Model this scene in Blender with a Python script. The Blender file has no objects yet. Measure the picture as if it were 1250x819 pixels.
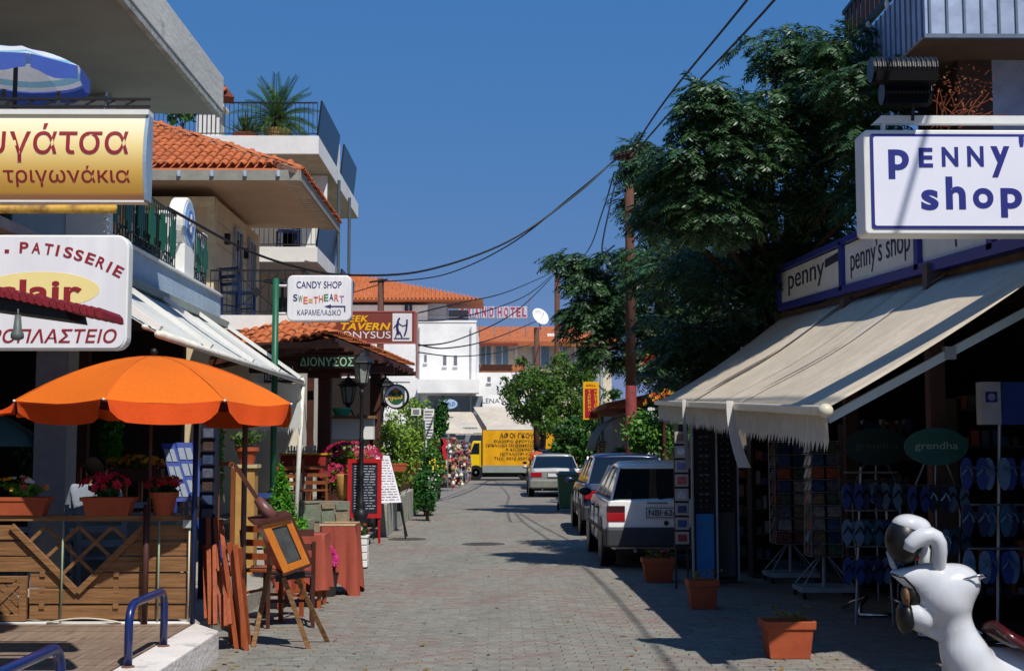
import bpy, bmesh, math, random
import numpy as np
from mathutils import Vector, Matrix
random.seed(7); rng=np.random.default_rng(7)
sc=bpy.context.scene; COL=sc.collection
V=Vector; R=math.radians; PI=math.pi
SKYC=((.828,.423),(.30,1.542),(.12,4.231))   # film response of the sky: per channel gamma and gain
# ---------------- camera, world, sun, exposure
F=1600.0; PITCH=4.88; YAW=-0.54; EYE=V((0,0,1.63))
cd=bpy.data.cameras.new('camera'); cam=bpy.data.objects.new('camera',cd); COL.objects.link(cam)
cd.sensor_width=36; cd.lens=36*F/1250; cd.clip_start=.05; cd.clip_end=3000
cam.location=EYE; cam.rotation_euler=(R(90+PITCH),0,R(YAW)); sc.camera=cam
SUN_EL=55.0; SUN_AZ=27.0            # azimuth measured from straight behind the camera towards the right
sd=V((math.sin(R(SUN_AZ))*math.cos(R(SUN_EL)),-math.cos(R(SUN_AZ))*math.cos(R(SUN_EL)),math.sin(R(SUN_EL))))
w=bpy.data.worlds.new('World'); sc.world=w; w.use_nodes=True
nt=w.node_tree; bg=nt.nodes['Background']; sky=nt.nodes.new('ShaderNodeTexSky')
sky.sky_type='NISHITA'; sky.sun_disc=False; sky.sun_elevation=R(SUN_EL); sky.sun_rotation=math.atan2(sd.x,sd.y)
sky.air_density=1.0; sky.dust_density=0.1; sky.ozone_density=1.6; sky.altitude=0
sep=nt.nodes.new('ShaderNodeSeparateColor'); cmb=nt.nodes.new('ShaderNodeCombineColor'); nt.links.new(sky.outputs[0],sep.inputs[0])
for i_,(g_,k_) in enumerate(SKYC):
    pw_=nt.nodes.new('ShaderNodeMath'); pw_.operation='POWER'; pw_.inputs[1].default_value=g_; nt.links.new(sep.outputs[i_],pw_.inputs[0])
    mu_=nt.nodes.new('ShaderNodeMath'); mu_.operation='MULTIPLY'; mu_.inputs[1].default_value=k_; nt.links.new(pw_.outputs[0],mu_.inputs[0]); nt.links.new(mu_.outputs[0],cmb.inputs[i_])
nt.links.new(cmb.outputs[0],bg.inputs[0]); bg.inputs[1].default_value=0.09
sl=bpy.data.lights.new('sun','SUN'); so=bpy.data.objects.new('sun',sl); COL.objects.link(so)
sl.energy=5.0; sl.angle=R(.55); sl.color=(1,.955,.88); so.rotation_euler=sd.to_track_quat('Z','Y').to_euler(); so.location=(0,0,60)
sc.view_settings.view_transform='Standard'; sc.view_settings.look='None'; sc.view_settings.exposure=0.0; sc.view_settings.gamma=1
CR=cam.rotation_euler.to_matrix()
def at(px,py,Y):
    d=CR@V(((px-625)/F,(409.5-py)/F,-1)); return EYE+d*(Y/d.y)
def gp(px,py,z=0):
    d=CR@V(((px-625)/F,(409.5-py)/F,-1)); return EYE+d*((z-EYE.z)/d.z)
# ---------------- materials
def lin(h):
    if isinstance(h,str):
        c=[int(h[i:i+2],16)/255 for i in (0,2,4)]
        return tuple(x/12.92 if x<=.04045 else ((x+.055)/1.055)**2.4 for x in c)
    return h
MC={}
def mat(name,col,rough=.7,var=.15,scale=6,bump=.15,metal=0,col2=None,det=.5,spec=.4,stretch=None,coat=0,alpha=None,trans=0,bscale=None,pos=False,thr=None,sss=0):
    if name in MC: return MC[name]
    m=bpy.data.materials.new(name); m.use_nodes=True; n=m.node_tree; b=n.nodes['Principled BSDF']
    c=lin(col); b.inputs['Roughness'].default_value=rough; b.inputs['Metallic'].default_value=metal
    b.inputs['Specular IOR Level'].default_value=spec
    if coat: b.inputs['Coat Weight'].default_value=coat; b.inputs['Coat Roughness'].default_value=.06
    if trans: b.inputs['Transmission Weight'].default_value=trans
    if alpha is not None: b.inputs['Alpha'].default_value=alpha
    c2=lin(col2) if col2 else tuple(min(1,x*(1+var)) for x in c); c1=c if col2 else tuple(x*(1-var) for x in c)
    tc=n.nodes.new('ShaderNodeNewGeometry' if pos else 'ShaderNodeTexCoord'); src=tc.outputs['Position' if pos else 'Object']
    mp=n.nodes.new('ShaderNodeMapping'); n.links.new(src,mp.inputs['Vector'])
    if stretch: mp.inputs['Scale'].default_value=stretch
    no=n.nodes.new('ShaderNodeTexNoise'); no.inputs['Scale'].default_value=scale; no.inputs['Detail'].default_value=6; no.inputs['Roughness'].default_value=.6
    n.links.new(mp.outputs[0],no.inputs['Vector'])
    cr=n.nodes.new('ShaderNodeValToRGB'); lo,hi=thr or (.32,.68); cr.color_ramp.elements[0].position=lo; cr.color_ramp.elements[1].position=hi
    cr.color_ramp.elements[0].color=(*c1,1); cr.color_ramp.elements[1].color=(*c2,1)
    n.links.new(no.outputs[0],cr.inputs[0])
    out=cr.outputs[0]
    if det:   # large soft wear
        n2=n.nodes.new('ShaderNodeTexNoise'); n2.inputs['Scale'].default_value=.9; n2.inputs['Detail'].default_value=4; n.links.new(src,n2.inputs['Vector'])
        mr=n.nodes.new('ShaderNodeMapRange'); mr.inputs[1].default_value=.3; mr.inputs[2].default_value=.7; mr.inputs[3].default_value=1-.3*det; mr.inputs[4].default_value=1+.08*det
        n.links.new(n2.outputs[0],mr.inputs[0]); mx=n.nodes.new('ShaderNodeMix'); mx.data_type='RGBA'; mx.blend_type='MULTIPLY'; mx.inputs[0].default_value=1
        n.links.new(out,mx.inputs[6]); n.links.new(mr.outputs[0],mx.inputs[7]); out=mx.outputs[2]
    n.links.new(out,b.inputs['Base Color'])
    if bump:
        bp=n.nodes.new('ShaderNodeBump'); bp.inputs['Strength'].default_value=bump; bp.inputs['Distance'].default_value=.02
        nb=n.nodes.new('ShaderNodeTexNoise'); nb.inputs['Scale'].default_value=bscale or scale*4; nb.inputs['Detail'].default_value=5; n.links.new(mp.outputs[0],nb.inputs['Vector'])
        n.links.new(nb.outputs[0],bp.inputs['Height']); n.links.new(bp.outputs[0],b.inputs['Normal'])
    MC[name]=m; return m
def leafmat(name,c1,c2,rough=.55,scale=2.2,tl=.25,spec=.3):
    if name in MC: return MC[name]
    m=bpy.data.materials.new(name); m.use_nodes=True; n=m.node_tree; b=n.nodes['Principled BSDF']; o=n.nodes['Material Output']
    g=n.nodes.new('ShaderNodeNewGeometry'); no=n.nodes.new('ShaderNodeTexNoise'); no.inputs['Scale'].default_value=scale; no.inputs['Detail'].default_value=8; no.inputs['Roughness'].default_value=.8
    n.links.new(g.outputs['Position'],no.inputs['Vector']); cr=n.nodes.new('ShaderNodeValToRGB'); cr.color_ramp.elements[0].position=.36; cr.color_ramp.elements[1].position=.66
    cr.color_ramp.elements[0].color=(*lin(c1),1); cr.color_ramp.elements[1].color=(*lin(c2),1); n.links.new(no.outputs[0],cr.inputs[0]); n.links.new(cr.outputs[0],b.inputs['Base Color'])
    b.inputs['Roughness'].default_value=rough; b.inputs['Specular IOR Level'].default_value=spec
    t=n.nodes.new('ShaderNodeBsdfTranslucent'); n.links.new(cr.outputs[0],t.inputs[0]); x=n.nodes.new('ShaderNodeMixShader'); x.inputs[0].default_value=tl
    n.links.new(b.outputs[0],x.inputs[1]); n.links.new(t.outputs[0],x.inputs[2]); n.links.new(x.outputs[0],o.inputs[0]); MC[name]=m; return m
def fabricmat(name,col,tl=.35,var=.06,scale=40,stripes=None,rough=.85):
    if name in MC: return MC[name]
    m=mat(name,col,rough,var,scale,.25,det=.4); n=m.node_tree; b=n.nodes['Principled BSDF']; o=n.nodes['Material Output']
    lk=b.inputs['Base Color'].links[0].from_socket
    t=n.nodes.new('ShaderNodeBsdfTranslucent'); n.links.new(lk,t.inputs[0]); x=n.nodes.new('ShaderNodeMixShader'); x.inputs[0].default_value=tl
    n.links.new(b.outputs[0],x.inputs[1]); n.links.new(t.outputs[0],x.inputs[2]); n.links.new(x.outputs[0],o.inputs[0]); return m
# ---------------- mesh builder
OFF={}
class B:
    def __init__(s): s.v=[]; s.f=[]; s.mi=[]; s.cm=0
    def add(s,vs,fs):
        k=len(s.v); s.v+= [tuple(v) for v in vs]; s.f+=[tuple(i+k for i in f) for f in fs]; s.mi+=[s.cm]*len(fs); return s
    def m(s,i): s.cm=i; return s
    def box(s,x0,x1,y0,y1,z0,z1):
        x0,x1=min(x0,x1),max(x0,x1); y0,y1=min(y0,y1),max(y0,y1); z0,z1=min(z0,z1),max(z0,z1)
        return s.add([(x0,y0,z0),(x1,y0,z0),(x1,y1,z0),(x0,y1,z0),(x0,y0,z1),(x1,y0,z1),(x1,y1,z1),(x0,y1,z1)],
            [(0,3,2,1),(4,5,6,7),(0,1,5,4),(1,2,6,5),(2,3,7,6),(3,0,4,7)])
    def hexa(s,p):   # 4 bottom (ccw from above), 4 top
        return s.add(p,[(0,3,2,1),(4,5,6,7),(0,1,5,4),(1,2,6,5),(2,3,7,6),(3,0,4,7)])
    def bar(s,a,b,w,h,up=(0,0,1)):
        a=V(a); b=V(b); d=(b-a).normalized(); u=V(up)
        if abs(d.dot(u))>.98: u=V((0,1,0))
        r=d.cross(u).normalized()*w/2; u2=r.cross(d).normalized()*h/2
        return s.hexa([a-r-u2,a+r-u2,b+r-u2,b-r-u2,a-r+u2,a+r+u2,b+r+u2,b-r+u2])
    def prism(s,poly,off):
        n=len(poly); p=[V(q) for q in poly]; o=V(off)
        return s.add(p+[q+o for q in p],[tuple(range(n-1,-1,-1)),tuple(range(n,2*n))]+[(i,(i+1)%n,n+(i+1)%n,n+i) for i in range(n)])
    def tube(s,pts,r,n=8,cap=True):
        pts=[V(p) for p in pts]; rs=r if isinstance(r,(list,tuple)) else [r]*len(pts); vs=[]; pu=None
        for i,p in enumerate(pts):
            d=(pts[min(i+1,len(pts)-1)]-pts[max(i-1,0)])
            d=d.normalized() if d.length>1e-9 else V((0,0,1))
            if pu is None: pu=V((0,0,1)) if abs(d.z)<.9 else V((1,0,0))
            a=d.cross(pu)
            if a.length<1e-4: a=d.cross(V((0,1,0)))
            a.normalize(); b=a.cross(d).normalized(); pu=b
            for k in range(n): t=2*PI*k/n; vs.append(p+(a*math.cos(t)+b*math.sin(t))*rs[i])
        fs=[]
        for i in range(len(pts)-1):
            for k in range(n): fs.append((i*n+k,i*n+(k+1)%n,(i+1)*n+(k+1)%n,(i+1)*n+k))
        if cap: fs+=[tuple(range(n-1,-1,-1)),tuple((len(pts)-1)*n+k for k in range(n))]
        return s.add(vs,fs)
    def lathe(s,c,prof,n=16,ax='z',close=True):
        c=V(c); vs=[]; fs=[]
        for r,z in prof:
            for k in range(n):
                t=2*PI*k/n; a,b=r*math.cos(t),r*math.sin(t)
                vs.append(c+(V((a,b,z)) if ax=='z' else V((z,a,b)) if ax=='x' else V((a,z,b))))
        for i in range(len(prof)-1):
            for k in range(n): fs.append((i*n+k,i*n+(k+1)%n,(i+1)*n+(k+1)%n,(i+1)*n+k))
        if close: fs+=[tuple(range(n-1,-1,-1)),tuple((len(prof)-1)*n+k for k in range(n))]
        return s.add(vs,fs)
    def ell(s,c,r,nu=14,nv=9):
        r=V(r) if hasattr(r,'__len__') else V((r,r,r)); c=V(c); vs=[]; fs=[]
        for j in range(nv+1):
            p=PI*j/nv
            for k in range(nu): t=2*PI*k/nu; vs.append(c+V((r.x*math.sin(p)*math.cos(t),r.y*math.sin(p)*math.sin(t),r.z*math.cos(p))))
        for j in range(nv):
            for k in range(nu): fs.append((j*nu+k,(j+1)*nu+k,(j+1)*nu+(k+1)%nu,j*nu+(k+1)%nu))
        return s.add(vs,fs)
    def grid(s,fn,nu,nv):
        vs=[fn(i/nu,j/nv) for j in range(nv+1) for i in range(nu+1)]
        return s.add(vs,[(j*(nu+1)+i,j*(nu+1)+i+1,(j+1)*(nu+1)+i+1,(j+1)*(nu+1)+i) for j in range(nv) for i in range(nu)])
    def quad(s,*p): return s.add(p,[tuple(range(len(p)))])
def build(b,name,mats,parent=None,org=None,label=None,cat=None,group=None,kind=None,smooth=False,bev=0,solid=0,sub=0,weld=False):
    me=bpy.data.meshes.new(name)
    off=OFF.get(parent) if parent is not None else None
    if parent is None:
        if org is None:
            a=np.array(b.v); org=V(((a[:,0].min()+a[:,0].max())/2,(a[:,1].min()+a[:,1].max())/2,a[:,2].min()))
        off=V(org)
    me.from_pydata([(x-off.x,y-off.y,z-off.z) for x,y,z in b.v],[],b.f)
    mats=mats if isinstance(mats,(list,tuple)) else [mats]
    for m in mats: me.materials.append(m)
    if len(mats)>1: me.polygons.foreach_set('material_index',b.mi)
    if weld:
        bm=bmesh.new(); bm.from_mesh(me); bmesh.ops.remove_doubles(bm,verts=bm.verts,dist=1e-4); bmesh.ops.recalc_face_normals(bm,faces=bm.faces); bm.to_mesh(me); bm.free()
    if smooth: me.polygons.foreach_set('use_smooth',[True]*len(me.polygons))
    me.update()
    o=bpy.data.objects.new(name,me); COL.objects.link(o)
    if parent is None: o.location=off; OFF[o]=V(off)
    else: o.parent=parent; OFF[o]=V(off)
    if solid: md=o.modifiers.new('solid','SOLIDIFY'); md.thickness=solid; md.offset=0
    if bev: md=o.modifiers.new('bevel','BEVEL'); md.width=bev; md.segments=2; md.limit_method='ANGLE'
    if sub: md=o.modifiers.new('sub','SUBSURF'); md.levels=sub; md.render_levels=sub
    props(o,label,cat,group,kind); return o
def props(o,label=None,cat=None,group=None,kind=None):
    for k,v in (('label',label),('category',cat),('group',group),('kind',kind)):
        if v: o[k]=v
def thing(name,label,cat,loc=(0,0,0),group=None):
    o=bpy.data.objects.new(name,None); COL.objects.link(o); o.location=loc; o.empty_display_size=.2; OFF[o]=V(loc); props(o,label,cat,group); return o
def copy_tree(o,loc=None,rz=None,label=None,parent=None):
    c=o.copy(); COL.objects.link(c)
    if parent is not None: c.parent=parent
    for ch in list(o.children): copy_tree(ch,parent=c)
    if parent is None: OFF[c]=V(loc) if loc is not None else OFF[o]
    if loc is not None: c.location=loc
    if rz is not None: c.rotation_euler=(0,0,rz)
    if label: c['label']=label
    return c
def struct(b,name,m,**k): return build(b,name,m,kind='structure',**k)
XR,ZU=V((1,0,0)),V((0,0,1))
_tc={}
def txt(s,c,w,h,m,parent,r=XR,u=ZU,bold=0,shear=0,name='lettering',depth=.0025,lift=.001):
    key=(s,bold,shear)
    if key not in _tc:
        cu=bpy.data.curves.new('t','FONT'); cu.body=s; cu.offset=bold; cu.shear=shear; cu.space_character=1+max(0,bold)*2.5; cu.resolution_u=6; o=bpy.data.objects.new('t',cu); COL.objects.link(o)
        me=o.to_mesh(); vs=[v.co.copy() for v in me.vertices]; fs=[tuple(p.vertices) for p in me.polygons]; o.to_mesh_clear(); bpy.data.objects.remove(o); _tc[key]=(vs,fs)
    vs,fs=_tc[key]
    if not vs: return None
    x0=min(v.x for v in vs); x1=max(v.x for v in vs); y0=min(v.y for v in vs); y1=max(v.y for v in vs)
    r=V(r).normalized(); u=V(u).normalized(); n=r.cross(u); c=V(c)
    sx=w/(x1-x0); sy=h/(y1-y0) if h else sx
    def tf(v,d): return c+r*((v.x-(x0+x1)/2)*sx)+u*((v.y-(y0+y1)/2)*sy)+n*(lift+d)
    b=B(); b.add([tf(v,depth) for v in vs],fs)
    bm=bmesh.new(); me=bpy.data.meshes.new('t'); me.from_pydata(b.v,[],b.f); bm.from_mesh(me)
    if depth>.002:
        g=bmesh.ops.extrude_face_region(bm,geom=bm.faces[:]); bmesh.ops.translate(bm,verts=[x for x in g['geom'] if isinstance(x,bmesh.types.BMVert)],vec=-n*depth)
    b2=B(); bm.verts.index_update(); b2.add([v.co for v in bm.verts],[tuple(v.index for v in f.verts) for f in bm.faces]); bm.free(); bpy.data.meshes.remove(me)
    return build(b2,name,m,parent)
def ribbon(b,pts,w,up=ZU):   # flat strip following pts
    pts=[V(p) for p in pts]; vs=[]
    for i,p in enumerate(pts):
        d=(pts[min(i+1,len(pts)-1)]-pts[max(i-1,0)]).normalized(); s=d.cross(V(up)).normalized()*w/2; vs+= [p-s,p+s]
    return b.add(vs,[(2*i,2*i+1,2*i+3,2*i+2) for i in range(len(pts)-1)])
def unit(n):
    a=rng.normal(size=(n,3)); return a/np.linalg.norm(a,axis=1)[:,None]
def leaves(b,clumps,n,size,aspect=.5,shell=.55,flat=.0,rs=None):
    """clumps: (cx,cy,cz,rx,ry,rz); n leaves per unit weight spread near the shell"""
    rs=rs or rng; vol=np.array([c[3]*c[4]*c[5] for c in clumps])**(2/3); vol=vol/vol.sum()
    for c,wt in zip(clumps,vol):
        k=max(3,int(n*wt)); d=unit(k); rad=(shell+(1-shell)*rs.random(k))[:,None]*(1+.12*rs.normal(size=(k,1)))
        p=np.array(c[:3])+d*rad*np.array(c[3:6])
        nr=d*.6+unit(k)*.8+np.array([0,0,.35]); nr/=np.linalg.norm(nr,axis=1)[:,None]
        t=np.cross(nr,unit(k)); t/=np.linalg.norm(t,axis=1)[:,None]+1e-9; q=np.cross(nr,t)
        s=(size*(.6+.8*rs.random(k)))[:,None]
        a=p-t*s; e=p+t*s; l=p+q*s*aspect; r_=p-q*s*aspect
        vs=np.stack([a,l,e,r_],1).reshape(-1,3); k0=len(b.v); b.v+=list(map(tuple,vs.tolist()))
        b.f+=[(k0+4*i,k0+4*i+1,k0+4*i+2,k0+4*i+3) for i in range(k)]; b.mi+=[b.cm]*k
    return b
def blobs(c,r,n,sr=.5,spread=.7):
    """n sub-clumps inside ellipsoid c,r"""
    out=[]; d=unit(n); 
    for i in range(n):
        k=spread*(.35+.65*random.random()); s=sr*(.7+.6*random.random())
        out.append((c[0]+d[i][0]*r[0]*k,c[1]+d[i][1]*r[1]*k,c[2]+d[i][2]*r[2]*k,r[0]*s,r[1]*s,r[2]*s))
    return out
# ---------------- palette
white=mat('white_render','E3E2DD',.8,.05,5,.12)
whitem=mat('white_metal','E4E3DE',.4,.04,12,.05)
offw=mat('aged_concrete','B9BDB6',.85,.12,7,.5,col2='8D948E',det=1)
slabm=mat('painted_soffit','8C948C',.85,.06,3,.1)
bluew=mat('pale_blue_render','A9BCCB',.85,.08,9,.5)
cream=mat('cream_render','D6BE97',.85,.05,5,.1)
terr=mat('terracotta_tile','C46C3A',.75,.2,5,.3,col2='9A5230',pos=True)
terrm=mat('mortar','9A7C66',.9,.15,10,.4)
potm=mat('terracotta_pot','B0552F',.75,.12,5,.1,col2='9C4526')
dark=mat('dark_metal','17191C',.5,.1,10,.05)
blk=mat('black_plastic','0D0D0E',.4,.1,10,.05)
navy=mat('navy_paint','16275E',.3,.08,8,.05,coat=.3)
navy2=mat('navy_trim','25307E',.35,.06,8,.05)
green=mat('green_paint','14593F',.45,.1,8,.05)
wood1=mat('golden_wood','6C4A2C',.7,.3,2.5,.3,col2='9C7044',stretch=(1,12,18),det=.8)
wood2=mat('weathered_deck','6F5B4C',.85,.25,2.5,.4,col2='8F7B6A',stretch=(14,1,10),det=.8)
wood3=mat('red_brown_wood','8A3E1C',.55,.25,3,.2,col2='A85428',stretch=(14,14,1.5))
wood4=mat('dark_brown_wood','3A1A12',.6,.25,3,.2,col2='522A1C')
brownm=mat('brown_painted_steel','4A2A27',.5,.1,8,.05)
wood5=mat('varnished_wood','C2661A',.35,.2,3,.1,col2='DA8A2A',coat=.4)
asphalt=mat('joint_sand','857C70',.95,.2,30,.5,pos=True)
glass=mat('dark_glass','0B0F14',.06,.05,3,0,spec=.8,det=0)
grey=mat('grey_plastic','7C8084',.5,.06,8,.05)
chrome=mat('chrome','C8CACC',.15,.03,8,0,metal=1,det=0)
steel=mat('galvanised_steel','9AA0A4',.4,.1,8,.05,metal=.6)
red=mat('red_paint','B8191C',.5,.1,8,.05); yellow=mat('yellow_paint','F0B400',.45,.05,6,.05)
stone=mat('grey_stone','8A8B80',.85,.2,6,.5,col2='A8A496')
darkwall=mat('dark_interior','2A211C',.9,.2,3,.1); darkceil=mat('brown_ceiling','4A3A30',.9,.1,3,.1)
def soilm(): return mat('soil','2A1C14',.95,.3,30,.5)
# ---------------- ground
def pavemat():
    m=bpy.data.materials.new('block_paving'); m.use_nodes=True; n=m.node_tree; b=n.nodes['Principled BSDF']; L=n.links.new
    g=n.nodes.new('ShaderNodeNewGeometry')
    def node(t,**k):
        x=n.nodes.new(t)
        for a,v in k.items(): setattr(x,a,v)
        return x
    br=node('ShaderNodeTexBrick'); br.offset=.5; br.inputs['Scale'].default_value=1; br.inputs['Brick Width'].default_value=.2; br.inputs['Row Height'].default_value=.1
    br.inputs['Mortar Size'].default_value=.006; br.inputs['Color1'].default_value=(.0,.0,.0,1); br.inputs['Color2'].default_value=(1,1,1,1); br.inputs['Mortar'].default_value=(.5,.5,.5,1); br.inputs['Bias'].default_value=0
    L(g.outputs['Position'],br.inputs['Vector'])
    big=node('ShaderNodeTexNoise'); big.inputs['Scale'].default_value=.55; big.inputs['Detail'].default_value=4; mp=node('ShaderNodeMapping'); mp.inputs['Scale'].default_value=(1,.8,1)
    L(g.outputs['Position'],mp.inputs[0]); L(mp.outputs[0],big.inputs['Vector'])
    add=node('ShaderNodeMath',operation='ADD'); ms=node('ShaderNodeMath',operation='MULTIPLY'); ms.inputs[1].default_value=.34; sx=node('ShaderNodeSeparateColor'); L(br.outputs[0],sx.inputs[0]); L(sx.outputs[0],ms.inputs[0])
    L(big.outputs[0],add.inputs[0]); L(ms.outputs[0],add.inputs[1])
    cr=node('ShaderNodeValToRGB'); e=cr.color_ramp.elements; e[0].position=.45; e[0].color=(*lin('7A7A72'),1); e[1].position=.86; e[1].color=(*lin('83736C'),1)
    x=e.new(.58); x.color=(*lin('86857D'),1); x=e.new(.72); x.color=(*lin('827D74'),1)
    L(add.outputs[0],cr.inputs[0])
    mx=node('ShaderNodeMix',data_type='RGBA'); mx.inputs[7].default_value=(*lin('8A8378'),1); mf=node('ShaderNodeMath',operation='MULTIPLY'); mf.inputs[1].default_value=.8; L(br.outputs['Fac'],mf.inputs[0]); L(mf.outputs[0],mx.inputs[0]); L(cr.outputs[0],mx.inputs[6])
    fine=node('ShaderNodeTexNoise'); fine.inputs['Scale'].default_value=7; fine.inputs['Detail'].default_value=10; fine.inputs['Roughness'].default_value=.75; L(g.outputs['Position'],fine.inputs['Vector'])
    fr=node('ShaderNodeMapRange'); fr.inputs[1].default_value=.3; fr.inputs[2].default_value=.72; fr.inputs[3].default_value=.68; fr.inputs[4].default_value=1.18; L(fine.outputs[0],fr.inputs[0])
    m2=node('ShaderNodeMix',data_type='RGBA',blend_type='MULTIPLY'); m2.inputs[0].default_value=1; L(mx.outputs[2],m2.inputs[6]); L(fr.outputs[0],m2.inputs[7])
    st=node('ShaderNodeTexNoise'); st.inputs['Scale'].default_value=.9; st.inputs['Detail'].default_value=7; st.inputs['Roughness'].default_value=.7; st.inputs['Distortion'].default_value=.6; mps=node('ShaderNodeMapping'); mps.inputs['Scale'].default_value=(1.6,.45,1); L(g.outputs['Position'],mps.inputs[0]); L(mps.outputs[0],st.inputs['Vector'])
    sr=node('ShaderNodeMapRange'); sr.inputs[1].default_value=.36; sr.inputs[2].default_value=.6; sr.inputs[3].default_value=.84; sr.inputs[4].default_value=.97; L(st.outputs[0],sr.inputs[0])
    m3=node('ShaderNodeMix',data_type='RGBA',blend_type='MULTIPLY'); m3.inputs[0].default_value=1; L(m2.outputs[2],m3.inputs[6]); L(sr.outputs[0],m3.inputs[7])
    L(m3.outputs[2],b.inputs['Base Color']); b.inputs['Roughness'].default_value=.85; b.inputs['Specular IOR Level'].default_value=.25
    bp=node('ShaderNodeBump'); bp.inputs['Strength'].default_value=.35; bp.inputs['Distance'].default_value=.01; L(fine.outputs[0],bp.inputs['Height']); L(bp.outputs[0],b.inputs['Normal'])
    return m
pav=pavemat()
b=B()
xs=[-600,-40,-12,-6,0,8,14,40,600]; ys=[-60,0,9,30,60,120,300,2500]
b.add([(x,y,-.012) for y in ys for x in xs],[(j*9+i,j*9+i+1,(j+1)*9+i+1,(j+1)*9+i) for j in range(7) for i in range(8)])
ground=struct(b,'ground',pav,org=(0,0,-.012))
# street of block paving: bed + pavers (real geometry as far as one can pick them out)
YP=34.0
pm=bpy.data.meshes.new('paver'); g=B()
hx,hy=.0975,.0475; g.add([(-hx,-hy,-.03),(hx,-hy,-.03),(hx,hy,-.03),(-hx,hy,-.03),(-hx,-hy,-.003),(hx,-hy,-.003),(hx,hy,-.003),(-hx,hy,-.003),(-hx+.006,-hy+.006,.001),(hx-.006,-hy+.006,.001),(hx-.006,hy-.006,.001),(-hx+.006,hy-.006,.001)],
  [(0,1,5,4),(1,2,6,5),(2,3,7,6),(3,0,4,7),(4,5,9,8),(5,6,10,9),(6,7,11,10),(7,4,8,11),(8,9,10,11)])
pm.from_pydata(g.v,[],g.f); pm.materials.append(pav)
pv=np.array(g.v)
sb=B(); sb.box(-2.19,7.0,6,YP,-.4,-.0111); paving=struct(sb,'street',asphalt,org=(0,6,-.4))
cells=[]
for j in range(int(70),int(YP*10)):
    y=j*.1+.05; o=.1 if j%2 else 0
    for i in range(-12,34):
        x=i*.2+.1+o
        if x<-2.1: continue
        if x>5.4 : continue
        cells.append((x,y))
vis=[c for c in cells if c[1]>9.6 and -2.1<c[0]<2.6]; vis.sort(key=lambda c:(round(c[1],2),abs(c[0]-.3)))
near=[c for c in vis if c[1]<12.5 and -2.15<c[0]<2.4][:300]; ns=set(near)
SR=Matrix.Rotation
for (x,y) in near:
    o=bpy.data.objects.new('paver',pm); COL.objects.link(o); o.parent=paving
    o.location=(x-0,y-6,.4+random.uniform(-.0025,.0025)); o.rotation_euler=(random.gauss(0,.006),random.gauss(0,.004),random.gauss(0,.006))
rest=[c for c in cells if c not in ns]; n=len(rest)
C=np.array(rest); P=np.zeros((n,len(pv),3)); a=rng.normal(0,.006,n)[:,None]
P[:,:,0]=C[:,0:1]+pv[None,:,0]-a*pv[None,:,1]; P[:,:,1]=C[:,1:2]+pv[None,:,1]+a*pv[None,:,0]
P[:,:,2]=pv[None,:,2]+rng.uniform(-.0025,.0025,n)[:,None]+rng.normal(0,.006,n)[:,None]*pv[None,:,1]
me=bpy.data.meshes.new('pavers_rest'); fa=np.array([list(f) for f in g.f]); allf=(fa[None]+np.arange(n)[:,None,None]*len(pv)).reshape(-1,4)
me.from_pydata((P.reshape(-1,3)-np.array([0,6,-.4])).tolist(),[],allf.tolist()); me.materials.append(pav)
o=bpy.data.objects.new('paver_field',me); COL.objects.link(o); o.parent=paving; o['kind']='stuff'
# fallen leaves
b=B(); rs_=np.random.default_rng(5)
for k in range(260):
    y=9.8+24*rs_.random()**1.6; e=rs_.random(); x=(-2.1+.7*rs_.random()**2*3) if e<.45 else (2.9-2.2*rs_.random()**2) if e<.85 else -2+4.5*rs_.random()
    a_=rs_.random()*6.28; l_=.018+.03*rs_.random(); u_=V((math.cos(a_),math.sin(a_),.1)); v_=V((-math.sin(a_),math.cos(a_),.0)); q=V((x,y,.006)); b.add([q-u_*l_,q+v_*l_*.45+ZU_*.006 if False else q+v_*l_*.45+V((0,0,.006)),q+u_*l_+V((0,0,.004)),q-v_*l_*.45],[(0,1,2,3)])
build(b,'leaf_litter',mat('dry_leaf','6A4A28',.8,.4,9,0,col2='8A7A3A',pos=True),label='scattered small dry leaves lying along both edges of the street',cat='fallen leaves',kind='stuff')
# manhole covers
for (px,py,w_) in ((590,664,52),(497,658,46)):
    c=gp(px,py); b=B(); rr=w_/2/(F/c.y); b.lathe((c.x,c.y,0),[(rr,-.005),(rr,.006),(rr-.03,.008),(rr-.04,.004)],20)
    for k in range(-2,3): b.box(c.x-rr*.6,c.x+rr*.6,c.y+k*rr*.28-.02,c.y+k*rr*.28+.02,.004,.009)
    build(b,'manhole_cover',mat('cast_iron','4A4643',.7,.2,20,.3),label='round dark iron manhole cover '+('in the middle of the street' if px==590 else 'near the left edge of the street'),cat='manhole cover')
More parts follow.
